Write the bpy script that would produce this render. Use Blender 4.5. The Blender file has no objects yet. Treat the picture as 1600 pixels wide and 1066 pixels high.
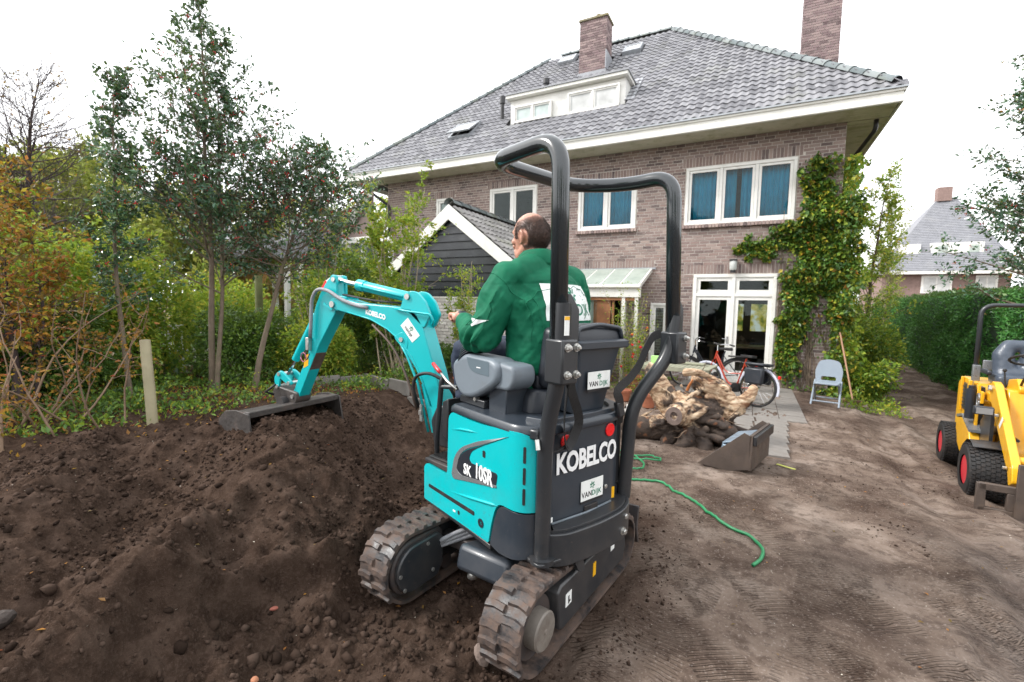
import bpy, bmesh, math, random
import numpy as np
from math import radians, sin, cos, pi, sqrt, atan2
from mathutils import Vector, Matrix
from mathutils.bvhtree import BVHTree

scene = bpy.context.scene
COL = scene.collection
random.seed(7)
rng = np.random.default_rng(11)

# ------------------------------------------------------------------ camera
CAM_H = 1.65
def cam_axes(yaw, pitch, roll):
    yaw, pitch, roll = map(radians, (yaw, pitch, roll))
    fwd = Vector((sin(yaw)*cos(pitch), cos(yaw)*cos(pitch), -sin(pitch)))
    right = Vector((cos(yaw), -sin(yaw), 0))
    up = right.cross(fwd)
    return cos(roll)*right + sin(roll)*up, -sin(roll)*right + cos(roll)*up, fwd
R_, U_, F_ = cam_axes(-27.6, 4.6, 1.1)
cd = bpy.data.cameras.new('camera')
cd.sensor_width = 36; cd.lens = 718/1600*36
cd.clip_start = 0.05; cd.clip_end = 2000
cam = bpy.data.objects.new('camera', cd); COL.objects.link(cam)
M = Matrix((R_, U_, -F_)).transposed().to_4x4(); M.translation = (0, 0, CAM_H)
cam.matrix_world = M
cd.dof.use_dof = True; cd.dof.focus_distance = 2.35; cd.dof.aperture_fstop = 3.2
scene.camera = cam

# ------------------------------------------------------------------ sky and light
world = bpy.data.worlds.new('World'); scene.world = world
world.use_nodes = True
wt = world.node_tree; wt.nodes.clear()
sky = wt.nodes.new('ShaderNodeTexSky'); sky.sky_type = 'NISHITA'; sky.sun_disc = False
SUN_EL, SUN_AZ = radians(40), radians(-118)      # azimuth measured from +Y towards +X
sky.sun_elevation = SUN_EL; sky.sun_rotation = SUN_AZ
sky.air_density = 1.0; sky.dust_density = 4.0
mixn = wt.nodes.new('ShaderNodeMixRGB'); mixn.inputs[0].default_value = 0.88
mixn.inputs[2].default_value = (11.6, 11.7, 11.9, 1)      # the even white of the cloud cover
bg = wt.nodes.new('ShaderNodeBackground'); bg.inputs['Strength'].default_value = 0.085
wo = wt.nodes.new('ShaderNodeOutputWorld')
wt.links.new(sky.outputs[0], mixn.inputs[1]); wt.links.new(mixn.outputs[0], bg.inputs['Color'])
wt.links.new(bg.outputs[0], wo.inputs['Surface'])
sd = bpy.data.lights.new('sun', 'SUN'); sd.energy = 1.5; sd.angle = radians(10); sd.color = (1, .97, .93)
sun = bpy.data.objects.new('sun', sd); COL.objects.link(sun)
sdir = Vector((sin(SUN_AZ)*cos(SUN_EL), cos(SUN_AZ)*cos(SUN_EL), sin(SUN_EL)))
sun.rotation_euler = (-sdir).to_track_quat('-Z', 'Y').to_euler()
scene.view_settings.view_transform = 'Standard'; scene.view_settings.look = 'None'
scene.view_settings.exposure = 1.32; scene.view_settings.gamma = 1.0
scene.view_settings.use_curve_mapping = False
scene.render.engine = 'CYCLES'
scene.cycles.max_bounces = 6; scene.cycles.transparent_max_bounces = 8
scene.cycles.diffuse_bounces = 3; scene.cycles.glossy_bounces = 3; scene.cycles.transmission_bounces = 4
scene.cycles.caustics_reflective = False; scene.cycles.caustics_refractive = False

# ------------------------------------------------------------------ node helpers
MATS = {}
class NT:
    def __init__(s, name):
        s.m = bpy.data.materials.new(name); s.m.use_nodes = True
        s.t = s.m.node_tree; s.b = s.t.nodes['Principled BSDF']; s.out = s.t.nodes['Material Output']
        s.tc = s.t.nodes.new('ShaderNodeTexCoord')
    def n(s, typ, **kw):
        nd = s.t.nodes.new(typ)
        for k, v in kw.items(): setattr(nd, k, v)
        return nd
    def l(s, a, b): s.t.links.new(a, b)
    def noise(s, scale, detail=4, rough=.55, vec=None, dist=0):
        nd = s.n('ShaderNodeTexNoise'); nd.inputs['Scale'].default_value = scale
        nd.inputs['Detail'].default_value = detail; nd.inputs['Roughness'].default_value = rough
        nd.inputs['Distortion'].default_value = dist
        s.l(vec or s.tc.outputs['Object'], nd.inputs['Vector']); return nd.outputs['Fac']
    def ramp(s, fac, stops):
        nd = s.n('ShaderNodeValToRGB'); e = nd.color_ramp.elements
        while len(e) < len(stops): e.new(.5)
        for i, (p, c) in enumerate(stops):
            e[i].position = p; e[i].color = (*c, 1) if len(c) == 3 else c
        s.l(fac, nd.inputs[0]); return nd.outputs[0]
    def mix(s, fac, a, b, mode='MIX'):
        nd = s.n('ShaderNodeMixRGB', blend_type=mode)
        for i, v in enumerate((fac, a, b)):
            if hasattr(v, 'default_value') or hasattr(v, 'is_linked'): s.l(v, nd.inputs[i])
            elif i == 0: nd.inputs[0].default_value = v
            else: nd.inputs[i].default_value = (*v, 1)
        return nd.outputs[0]
    def math(s, op, a, b=0.0, c=None):
        nd = s.n('ShaderNodeMath', operation=op)
        for i, v in enumerate((a, b, c)):
            if v is None: continue
            if isinstance(v, (int, float)): nd.inputs[i].default_value = v
            else: s.l(v, nd.inputs[i])
        return nd.outputs[0]
    def maprange(s, v, a, b, c=0, d=1):
        nd = s.n('ShaderNodeMapRange'); nd.inputs[1].default_value = a; nd.inputs[2].default_value = b
        nd.inputs[3].default_value = c; nd.inputs[4].default_value = d
        s.l(v, nd.inputs[0]); return nd.outputs[0]
    def col(s, v):
        if isinstance(v, tuple): s.b.inputs['Base Color'].default_value = (*v, 1)
        else: s.l(v, s.b.inputs['Base Color'])
    def rough(s, v):
        if isinstance(v, (int, float)): s.b.inputs['Roughness'].default_value = v
        else: s.l(v, s.b.inputs['Roughness'])
    def bump(s, h, strength=.3, dist=.01):
        nd = s.n('ShaderNodeBump'); nd.inputs['Strength'].default_value = strength
        nd.inputs['Distance'].default_value = dist
        s.l(h, nd.inputs['Height']); s.l(nd.outputs[0], s.b.inputs['Normal'])
    def mapping(s, scale=(1,1,1), rot=(0,0,0), src='Object'):
        nd = s.n('ShaderNodeMapping'); nd.inputs['Scale'].default_value = scale
        nd.inputs['Rotation'].default_value = rot; s.l(s.tc.outputs[src], nd.inputs[0]); return nd.outputs[0]

def varied(name, base, rough=.5, var=.15, scale=6, dirt=None, dirt_amt=.35, dirt_scale=3, metal=0, bump=0, bscale=60, coat=0, spec=None, island=0):
    """painted / plain surface with slow colour variation, patchy dirt and faint relief"""
    t = NT(name)
    f = t.noise(scale, 5)
    a = tuple(c*(1-var) for c in base); b = tuple(min(1, c*(1+var)) for c in base)
    c = t.ramp(f, [(.3, a), (.7, b)])
    if island:
        g = t.n('ShaderNodeNewGeometry'); v = t.maprange(g.outputs['Random Per Island'], 0, 1, 1-island, 1+island)
        hs = t.n('ShaderNodeHueSaturation'); t.l(v, hs.inputs['Value']); t.l(c, hs.inputs['Color']); c = hs.outputs[0]
    if dirt:
        d = t.noise(dirt_scale, 8, .7); d = t.maprange(d, .5, .72, 0, dirt_amt)
        c = t.mix(d, c, dirt)
        r = t.math('ADD', t.math('MULTIPLY', d, .5), rough); t.rough(r)
    else:
        r = t.maprange(t.noise(scale*3, 4), .3, .7, max(.02, rough-.06), rough+.06); t.rough(r)
    t.col(c); t.b.inputs['Metallic'].default_value = metal
    if bump: t.bump(t.noise(bscale, 5), bump, .01)
    if coat: t.b.inputs['Coat Weight'].default_value = coat; t.b.inputs['Coat Roughness'].default_value = .08
    if spec is not None: t.b.inputs['Specular IOR Level'].default_value = spec
    MATS[name] = t.m; return t.m

# ------------------------------------------------------------------ mesh helpers
class MB:
    def __init__(s): s.v = []; s.f = []
    def add(s, vs, fs, M=None):
        o = len(s.v)
        s.v += [tuple(M @ Vector(v)) for v in vs] if M is not None else [tuple(v) for v in vs]
        s.f += [tuple(i+o for i in f) for f in fs]; return s
    def box(s, c, d, M=None, rz=0, R=None):
        x, y, z = (q/2 for q in d)
        vs = [Vector(p) for p in ((-x,-y,-z),(x,-y,-z),(x,y,-z),(-x,y,-z),(-x,-y,z),(x,-y,z),(x,y,z),(-x,y,z))]
        if rz: R = Matrix.Rotation(rz, 3, 'Z')
        if R is not None: vs = [R @ v for v in vs]
        vs = [v + Vector(c) for v in vs]
        return s.add(vs, [(0,3,2,1),(4,5,6,7),(0,1,5,4),(1,2,6,5),(2,3,7,6),(3,0,4,7)], M)
    def prism(s, poly, a, b, axis='y', M=None):
        """poly in the two remaining axes, extruded from a to b along axis"""
        n = len(poly)
        def P(p, t): return {'y': (p[0], t, p[1]), 'z': (p[0], p[1], t), 'x': (t, p[0], p[1])}[axis]
        vs = [P(p, a) for p in poly] + [P(p, b) for p in poly]
        fs = [tuple(range(n)), tuple(range(2*n-1, n-1, -1))] + [(i, i+n, (i+1) % n+n, (i+1) % n) for i in range(n)]
        return s.add(vs, fs, M)
    def tube(s, pts, r, seg=10, caps=True, M=None, flat=1.0, up0=None):
        pts = [Vector(p) for p in pts]; n = len(pts)
        rs = r if isinstance(r, (list, tuple)) else [r]*n
        tang = [(pts[min(i+1, n-1)] - pts[max(i-1, 0)]).normalized() for i in range(n)]
        up = Vector(up0) if up0 else (Vector((0,0,1)) if abs(tang[0].z) < .9 else Vector((1,0,0)))
        nr = (up - tang[0]*up.dot(tang[0])).normalized(); vs = []; fs = []
        for i in range(n):
            nr = (nr - tang[i]*nr.dot(tang[i])).normalized(); bn = tang[i].cross(nr)
            for k in range(seg):
                a = 2*pi*k/seg
                vs.append(pts[i] + nr*(cos(a)*rs[i]) + bn*(sin(a)*rs[i]*flat))
        for i in range(n-1):
            for k in range(seg):
                fs.append((i*seg+k, i*seg+(k+1) % seg, (i+1)*seg+(k+1) % seg, (i+1)*seg+k))
        if caps: fs.append(tuple(range(seg-1, -1, -1))); fs.append(tuple((n-1)*seg+k for k in range(seg)))
        return s.add(vs, fs, M)
    def cyl(s, a, b, r, seg=16, M=None): return s.tube([a, b], r, seg, True, M)
    def lathe(s, prof, seg=24, M=None, c=(0,0,0), caps=True):
        """profile [(r,z)] around z"""
        n = len(prof); vs = []; fs = []
        for r, z in prof:
            for k in range(seg):
                a = 2*pi*k/seg; vs.append((c[0]+r*cos(a), c[1]+r*sin(a), c[2]+z))
        for i in range(n-1):
            for k in range(seg):
                fs.append((i*seg+k, i*seg+(k+1) % seg, (i+1)*seg+(k+1) % seg, (i+1)*seg+k))
        if caps: fs.append(tuple(range(seg-1, -1, -1))); fs.append(tuple((n-1)*seg+k for k in range(seg)))
        return s.add(vs, fs, M)
    def sphere(s, c, r, seg=12, rings=8, sc=(1,1,1), M=None):
        vs = [(c[0], c[1], c[2]-r*sc[2])]; fs = []
        for i in range(1, rings):
            t = pi*i/rings - pi/2
            for k in range(seg):
                a = 2*pi*k/seg
                vs.append((c[0]+r*sc[0]*cos(t)*cos(a), c[1]+r*sc[1]*cos(t)*sin(a), c[2]+r*sc[2]*sin(t)))
        vs.append((c[0], c[1], c[2]+r*sc[2])); L = len(vs)-1
        for k in range(seg): fs.append((0, 1+(k+1) % seg, 1+k)); fs.append((L, L-seg+k, L-seg+(k+1) % seg))
        for i in range(rings-2):
            for k in range(seg):
                a = 1+i*seg; fs.append((a+k, a+(k+1) % seg, a+seg+(k+1) % seg, a+seg+k))
        return s.add(vs, fs, M)
    def mesh(s, name):
        me = bpy.data.meshes.new(name); me.from_pydata(s.v, [], s.f); me.validate(); me.update(); return me
def fix_normals(me):
    bm = bmesh.new(); bm.from_mesh(me); bmesh.ops.recalc_face_normals(bm, faces=bm.faces); bm.to_mesh(me); bm.free()
def link(name, me, mat=None, parent=None, smooth=False, bevel=0, bseg=2, local=None, fix=True):
    if fix and len(me.polygons) < 60000: fix_normals(me)
    if mat is not None and not me.materials: me.materials.append(mat)
    o = bpy.data.objects.new(name, me); COL.objects.link(o)
    if parent is not None: o.parent = parent
    if local is not None: o.matrix_local = local
    if smooth:
        me.polygons.foreach_set('use_smooth', [True]*len(me.polygons))
        if smooth == 'auto':
            me.set_sharp_from_angle(angle=radians(35))
    if bevel:
        b = o.modifiers.new('bevel', 'BEVEL'); b.width = bevel; b.segments = bseg; b.limit_method = 'ANGLE'; b.angle_limit = radians(40)
        b.harden_normals = False
        if not smooth: me.polygons.foreach_set('use_smooth', [True]*len(me.polygons)); me.set_sharp_from_angle(angle=radians(60))
    return o
def obj(name, mb, mat, parent=None, smooth=False, bevel=0, bseg=2, local=None):
    return link(name, mb.mesh(name), mat, parent, smooth, bevel, bseg, local)
def raw(name, V, Fc, mat, parent=None, smooth=False, mats=None, nper=None):
    """big numpy mesh, faces all with the same number of corners"""
    V = np.asarray(V, np.float32); Fc = np.asarray(Fc, np.int32); k = Fc.shape[1]
    me = bpy.data.meshes.new(name); me.vertices.add(len(V)); me.vertices.foreach_set('co', V.ravel())
    me.loops.add(Fc.size); me.loops.foreach_set('vertex_index', Fc.ravel())
    me.polygons.add(len(Fc)); me.polygons.foreach_set('loop_start', np.arange(0, Fc.size, k, dtype=np.int32))
    me.polygons.foreach_set('loop_total', np.full(len(Fc), k, np.int32))
    me.polygons.foreach_set('use_smooth', np.full(len(Fc), bool(smooth)))
    me.update(calc_edges=True); me.materials.append(mat)
    o = bpy.data.objects.new(name, me); COL.objects.link(o)
    if parent is not None: o.parent = parent
    return o
def tag(o, label=None, cat=None, group=None, kind=None):
    if label: o['label'] = label
    if cat: o['category'] = cat
    if group: o['group'] = group
    if kind: o['kind'] = kind
    return o
def thing(name, label, cat, loc=(0,0,0), rz=0, group=None):
    o = bpy.data.objects.new(name, None); COL.objects.link(o); o.empty_display_size = .1
    o.location = loc; o.rotation_euler = (0,0,rz); bpy.context.view_layer.update()
    return tag(o, label, cat, group)
def inst(src, name, parent, M):
    o = bpy.data.objects.new(name, src.data if hasattr(src, 'data') else src); COL.objects.link(o)
    if parent is not None: o.parent = parent
    o.matrix_local = M; return o
def arc(cx, cy, r, a0, a1, n):
    return [(cx+r*cos(radians(a0+(a1-a0)*i/n)), cy+r*sin(radians(a0+(a1-a0)*i/n))) for i in range(n+1)]
def fillet(pts, r, n=5):
    """round the inner corners of a 3D polyline"""
    pts = [Vector(p) for p in pts]; out = [pts[0]]
    rr = r if isinstance(r, (list, tuple)) else [r]*len(pts)
    for i in range(1, len(pts)-1):
        a, b, c = pts[i-1], pts[i], pts[i+1]
        d1 = (a-b); d2 = (c-b); q = min(rr[i], d1.length*.48, d2.length*.48)
        p1 = b+d1.normalized()*q; p2 = b+d2.normalized()*q
        for k in range(n+1):
            t = k/n; out.append(p1*(1-t)**2 + b*2*t*(1-t) + p2*t*t)
    out.append(pts[-1]); return out
def fillet2(poly, r, n=4):
    """round all corners of a closed 2D polygon; r scalar or list"""
    N = len(poly); out = []
    rr = r if isinstance(r, (list, tuple)) else [r]*N
    for i in range(N):
        a, b, c = Vector(poly[i-1]), Vector(poly[i]), Vector(poly[(i+1) % N])
        if rr[i] <= 0: out.append(tuple(b)); continue
        d1 = a-b; d2 = c-b; q = min(rr[i], d1.length*.48, d2.length*.48)
        p1 = b+d1.normalized()*q; p2 = b+d2.normalized()*q
        for k in range(n+1):
            t = k/n; out.append(tuple(p1*(1-t)**2 + b*2*t*(1-t) + p2*t*t))
    return out
def text_mesh(body, size, bold=0.0, sx=1.0, extrude=.001, spacing=1.0, shear=0):
    cu = bpy.data.curves.new('t', 'FONT'); cu.body = body; cu.size = size; cu.offset = bold
    cu.extrude = extrude; cu.align_x = 'CENTER'; cu.align_y = 'CENTER'; cu.space_character = spacing
    cu.shear = shear; cu.resolution_u = 3
    o = bpy.data.objects.new('t', cu); COL.objects.link(o)
    dg = bpy.context.evaluated_depsgraph_get(); me = bpy.data.meshes.new_from_object(o.evaluated_get(dg))
    bpy.data.objects.remove(o); bpy.data.curves.remove(cu)
    for v in me.vertices: v.co.x *= sx
    me.materials.clear()
    return me

# ------------------------------------------------------------------ numpy noise
def _hash(ix, iy, iz, seed):
    h = (ix.astype(np.int64)*374761393 + iy.astype(np.int64)*668265263 + iz.astype(np.int64)*2147483647 + seed*1274126177) & 0xffffffff
    h = ((h ^ (h >> 13))*1274126177) & 0xffffffff
    h = (h ^ (h >> 16)) & 0xffffffff
    return h/4294967295.0*2-1
def vnoise(x, y, z=None, seed=0):
    x = np.asarray(x, float); y = np.asarray(y, float)
    z = np.zeros_like(x) if z is None else np.asarray(z, float)
    ix, iy, iz = np.floor(x), np.floor(y), np.floor(z)
    fx, fy, fz = x-ix, y-iy, z-iz
    fx, fy, fz = [f*f*f*(f*(f*6-15)+10) for f in (fx, fy, fz)]
    r = 0
    for a in (0, 1):
        for b in (0, 1):
            for c in (0, 1):
                w = (fx if a else 1-fx)*(fy if b else 1-fy)*(fz if c else 1-fz)
                r = r + w*_hash(ix+a, iy+b, iz+c, seed)
    return r
def fbm(x, y, z=None, oct=4, lac=2.1, gain=.5, seed=0, ridge=False):
    r = 0; a = 1
    for i in range(oct):
        k = lac**i; n = vnoise(x*k+i*17.3, y*k-i*9.1, None if z is None else z*k+i*3.7, seed+i)
        r = r + a*((1-2*np.abs(n)) if ridge else n); a *= gain
    return r
def cells(x, y, dens=1.0, seed=0, flat=.75):
    """rounded crumbs: one jittered bump per cell, 0..1"""
    x = np.asarray(x, float); y = np.asarray(y, float); ix, iy = np.floor(x), np.floor(y); z0 = np.zeros_like(x); r = np.zeros_like(x)
    for a in (-1, 0, 1):
        for b in (-1, 0, 1):
            cx, cy = ix+a, iy+b; jx = cx+.5+.42*_hash(cx, cy, z0, seed); jy = cy+.5+.42*_hash(cx, cy, z0+1, seed); rad = .30+.24*_hash(cx, cy, z0+2, seed); on = _hash(cx, cy, z0+3, seed) < dens*2-1
            d2 = ((x-jx)**2+(y-jy)**2)/np.maximum(rad, .08)**2; r = np.maximum(r, np.where(on, np.sqrt(np.clip(1-d2, 0, 1))*rad/.5, 0))
    return r
def ss(a, b, x):
    t = np.clip((np.asarray(x, float)-a)/(b-a), 0, 1); return t*t*(3-2*t)
# ------------------------------------------------------------------ ground
def seg_dist(x, y, ax, ay, bx, by):
    dx, dy = bx-ax, by-ay; t = np.clip(((x-ax)*dx+(y-ay)*dy)/(dx*dx+dy*dy), 0, 1)
    return np.hypot(x-ax-t*dx, y-ay-t*dy), t
RIDGES = [  # ax, ay, az, bx, by, bz, half-width of the flat top, slope
    (-4.15, 1.9, .50, -3.75, 2.55, .60, .10, .55),
    (-3.75, 2.55, .60, -3.70, 3.45, .58, .10, .62),
    (-3.70, 3.45, .58, -3.10, 4.10, .42, .10, .62),
    (-3.75, 2.45, .60, -2.75, 1.95, .46, .12, .60),
    (-2.75, 1.95, .46, -2.30, 1.55, .36, .16, .85),
    (-2.9, 1.75, .44, -2.42, .98, .42, .10, 1.0),
    (-3.42, 2.36, .66, -3.36, 2.75, .66, .06, .95),
    (-2.42, .98, .40, -2.2, .3, .30, .1, .9),
    (-3.7, .95, .42, -4.6, 1.55, .50, .12, .5),
    (-3.7, .95, .42, -2.9, .1, .40, .2, .5),
]
def base_z(x, y):
    x = np.asarray(x, float); y = np.asarray(y, float)
    z = -.2*ss(3.4, 7, y) - .15*ss(.8, 2.6, x)*ss(3, 6.5, y)
    # garden bed at the left, higher than the yard
    bed = ss(-4.0, -5.0, x + .35*(y-2.5)*ss(0, 1, 2.8-y)) * ss(9.5, 7.5, y)
    bed = np.maximum(bed, ss(-2.2, -4.0, x)*ss(2.2, .8, y)*.6)
    z = z*(1-bed) + (.33 - .12*ss(3.5, 5.5, y))*bed
    return z
def mound_z(x, y):
    h = np.full(np.shape(x), -1.0)
    for ax, ay, az, bx, by, bz, w, s in RIDGES:
        d, t = seg_dist(x, y, ax, ay, bx, by)
        q = az+(bz-az)*t - s*np.maximum(0, np.sqrt(d*d+.01)-w)
        k = 18.0; m = np.maximum(h, q)
        h = m + np.log(np.exp(-k*np.abs(np.clip(h-q, -2, 2)))+1)/k*ss(-.4, .1, q)
    return h
def terrain(x, y, fine=True):
    x = np.asarray(x, float); y = np.asarray(y, float)
    b = base_z(x, y); m = mound_z(x, y)
    wx = x + .12*vnoise(x*2.1, y*2.1, seed=3); wy = y + .12*vnoise(x*2.1, y*2.1, seed=4)
    m = mound_z(wx, wy)
    soil = ss(-.08, .05, m-b)
    z = np.maximum(b, m) + .02*soil
    # excavated bite: the face that drops away in front of the crest, with an overhanging lip
    d, t = seg_dist(wx, wy, -2.45, .95, -2.05, 1.75)
    for (ax, ay, bx, by), dp, w in (((-2.36,.93,-2.14,1.30),.17,.30),((-2.14,1.30,-1.95,1.62),.14,.26),((-1.95,1.62,-2.10,1.98),.10,.18)):
        ex, ey = bx-ax, by-ay; L = np.hypot(ex, ey); sdd = ((wx-ax)*ey-(wy-ay)*ex)/L; al = ((wx-ax)*ex+(wy-ay)*ey)/L/L
        sdd = sdd+.03*fbm(wx*7, wy*7, seed=22, oct=2); m_in = ss(-.25, .05, al)*ss(1.25, .95, al)
        z = z - dp*ss(-.012, .022, sdd)*ss(w*2.2, w*.4, sdd)*m_in*ss(.02, .2, z) + .025*np.exp(-((sdd+.03)/.045)**2)*m_in
    # track rut and spill around the digger
    spill = ss(1.0, .0, np.hypot((x+1.9)/1.0, (y-1.9)/1.6))
    spill2 = ss(-.35, -1.2, x)*ss(4.2, 2.5, y)
    loose = np.clip(np.maximum(soil, np.maximum(spill2*.8, ss(-3.2, -4.2, x)*.6*ss(7, 5, y))), 0, 1)
    z = z + loose*(.035*fbm(x*1.9, y*1.9, seed=21, oct=3))
    if fine:
        l1 = fbm(x*5.5, y*5.5, seed=31, oct=3)
        l2 = fbm(x*16, y*16, seed=41, oct=3)
        l3 = fbm(x*48, y*48, seed=51, oct=2)
        bl = np.clip(.5+fbm(x*1.1, y*1.1, seed=61, oct=2), 0, 1)
        wxx = x+.02*l2; wyy = y+.02*l1
        cl = np.clip(.72+.8*fbm(x*1.5, y*1.5, seed=62, oct=3), .30, 1.25)
        c1 = cells(wxx*9, wyy*9, .38, 11); c2 = cells(wxx*18+c1, wyy*18, .75, 12); c3 = cells(x*34, y*34, .9, 13)
        z = z + loose*(.034*l1 + (.006+.014*bl)*l2 + .004*l3 + cl*(.034*c1+.021*c2) + .0125*c3*np.clip(cl+.1, 0, 1))
        # terraces / slip faces in the heap
        tt = fbm(x*2.6+5, y*2.6, seed=71, oct=2)
        z = z + soil*.05*np.clip((tt-.12)*6, -1, 1)*.5*ss(.1, .3, m)
        yard = 1-loose
        ym = ss(.0, .7, fbm(x*1.7, y*1.7, seed=82, oct=3))
        z = z + yard*(.013*fbm(x*2.3, y*2.3, seed=81, oct=4) + (.002+.007*ym)*l2 + (.0012+.002*ym)*l3 + ym*(.012*cells(x*13, y*13, .3, 14)+.008*c3))
        # wheel ruts down the drive
        for cx, cy, ex, ey, w, dp in ((1.5, 1.0, 1.75, 9, .15, .032), (2.3, 2.2, 2.9, 16, .16, .04), (.6, 1.4, 1.9, 4.6, .14, .03), (3.4, 6, 4.4, 26, .2, .03), (1.9, 7, 3.3, 26, .2, .03)):
            d, t = seg_dist(x, y, cx, cy, ex, ey); d = d+.05*vnoise(x*1.3, y*1.3, seed=5)
            z = z - dp*np.exp(-(d/w)**2) + dp*.7*np.exp(-((d-w*1.7)/(w*.5))**2)
        # crumbly clods thrown up on the rut edges and near the tracks
        cr = ss(.15, .65, fbm(x*3.1, y*3.1, seed=91, oct=3))
        z = z + yard*cr*.012*np.maximum(0, l2)
        # press the ground down under the belts
        for ox in (0, -.83):
            ax, ay = -.875+ox*.991, 1.62-ox*.13; d, t = seg_dist(x, y, ax, ay, ax+.175, ay+1.5)
            k = ss(.24, .13, d); z = z*(1-k) + (-.028+.004*l2)*k
            z = z + (.012 if ox == 0 else .03)*np.exp(-((d-.27)/.07)**2)*(.6+.6*l1)
    z = z*(1-ss(60, 90, np.hypot(x, y)))-.3*ss(60, 90, np.hypot(x, y))
    return z
def gz(x, y): return float(terrain(np.array([float(x)]), np.array([float(y)]))[0])

def soil_material():
    t = NT('soil'); g = t.n('ShaderNodeNewGeometry'); sep = t.n('ShaderNodeSeparateXYZ'); t.l(g.outputs['Position'], sep.inputs[0])
    pos = g.outputs['Position']
    a = t.n('ShaderNodeAttribute'); a.attribute_name = 'loose'; loose = a.outputs['Fac']
    n1 = t.noise(1.3, 6, .6, pos); n2 = t.noise(7, 6, .65, pos); n3 = t.noise(60, 5, .7, pos); n4 = t.noise(240, 3, .6, pos)
    dark = t.ramp(n2, [(.28, (.020, .0128, .0096)), (.5, (.054, .0355, .0265)), (.72, (.098, .067, .052))])
    dark = t.mix(t.maprange(n3, .48, .72, 0, .6), dark, (.105, .073, .057)); dark = t.mix(t.maprange(n4, .62, .72, 0, .5), dark, (.15, .11, .09))
    yard = t.ramp(n1, [(.36, (.088, .062, .049)), (.5, (.175, .132, .106)), (.62, (.27, .215, .178))])
    yard = t.mix(t.maprange(n2, .50, .60, 0, .6), yard, (.066, .046, .037))
    n6 = t.noise(24, 4, .75, pos); yard = t.mix(t.maprange(n6, .57, .64, 0, .45), yard, (.070, .050, .042)); yard = t.mix(t.maprange(n3, .56, .66, 0, .6), yard, (.36, .30, .26))
    # wetter, darker and slightly bluish mud toward the wheel tracks
    n5 = t.noise(.75, 3, .5, pos); wet = t.maprange(n5, .42, .58, 0, .85)
    xr = t.maprange(sep.outputs[0], 0.1, 1.5, 0, 1); yr = t.maprange(sep.outputs[1], 5.5, 2.5, 0, 1)
    wet = t.math('MULTIPLY', wet, t.math('MULTIPLY', xr, yr))
    yard = t.mix(wet, yard, (.060, .045, .040))
    col = t.mix(loose, yard, dark)
    t.col(col)
    t.rough(t.math('SUBTRACT', t.maprange(n2, .3, .7, .72, .95), t.math('MULTIPLY', wet, .32)))
    t.l(t.math('MULTIPLY', wet, .5), t.b.inputs['Specular IOR Level'])
    # tread imprints: bars across strips left by the rubber belts and wheels
    def strips(rot, sc, wid, seed):
        mp = t.n('ShaderNodeMapping'); mp.inputs['Rotation'].default_value = (0, 0, radians(rot)); t.l(pos, mp.inputs[0])
        s2 = t.n('ShaderNodeSeparateXYZ'); t.l(mp.outputs[0], s2.inputs[0])
        wob = t.noise(2.2, 2, .5, pos)
        w = t.math('SINE', t.math('ADD', t.math('MULTIPLY', s2.outputs[1], sc), t.math('MULTIPLY', wob, 9)))
        w = t.maprange(w, -.1, .75, 0, 1)
        st = t.math('SINE', t.math('ADD', t.math('MULTIPLY', s2.outputs[0], wid), seed)); st = t.maprange(st, -.15, .05, 0, 1)
        pn = t.maprange(t.noise(1.7, 3, .6, pos), .43, .55, 0, 1)
        return t.math('MULTIPLY', t.math('MULTIPLY', w, st), pn)
    s1 = strips(-32, 210, 12, .4); s2_ = strips(10, 235, 9, 2.1)
    near = t.maprange(sep.outputs[1], 6.5, 4.5, 0, 1)
    imp = t.math('MULTIPLY', t.math('MULTIPLY', t.math('MAXIMUM', s1, s2_), near), t.math('SUBTRACT', 1, loose))
    h = t.math('ADD', t.math('MULTIPLY', n3, .9), t.math('ADD', t.math('MULTIPLY', n4, .25), t.math('MULTIPLY', imp, -2.6)))
    t.bump(h, 1.0, .013)
    return t.m
M_SOIL = soil_material()

def axis(lo, fine0, fine1, hi, step, grow=1.09):
    c = list(np.arange(fine0, fine1+1e-6, step)); s = step; a = fine0
    left = []
    while a > lo: s *= grow; a -= s; left.append(a)
    s = step; a = c[-1]; right = []
    while a < hi: s *= grow; a += s; right.append(a)
    return np.array(left[::-1]+c+right)
gx = axis(-400, -5.4, 2.6, 400, .0145, 1.035); gy = axis(-60, .35, 5.2, 600, .0135, 1.03)
X, Y = np.meshgrid(gx, gy)
Z = terrain(X, Y)
nx, ny = len(gx), len(gy)
I = np.arange(nx*ny).reshape(ny, nx)
Fq = np.stack([I[:-1,:-1], I[:-1,1:], I[1:,1:], I[1:,:-1]], -1).reshape(-1, 4)
ground = raw('ground', np.stack([X, Y, Z], -1).reshape(-1, 3), Fq, M_SOIL, smooth=True)
tag(ground, 'dark dug soil heaped at the left and trodden muddy yard running to the house', kind='structure')
m_ = mound_z(X, Y); b_ = base_z(X, Y)
loose_ = np.clip(np.maximum(ss(-.10, .04, m_-b_), ss(-.15, -1.0, X+.25*vnoise(X*2, Y*2, seed=7)+.2*(Y-2.2))*ss(5.2, 3.6, Y+.5*vnoise(X*1.5, Y*1.5, seed=8))), 0, 1)
loose_ = np.maximum(loose_, ss(-3.3, -4.6, X)*ss(12, 8, Y))
loose_ = np.maximum(loose_, .8*ss(-.55, -.95, X-.15*(Y-1.6)+.2*vnoise(X*3, Y*3, seed=9))*ss(4.2, 3.4, Y))
at = ground.data.attributes.new('loose', 'FLOAT', 'POINT'); at.data.foreach_set('value', loose_.ravel().astype(np.float32))

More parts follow.
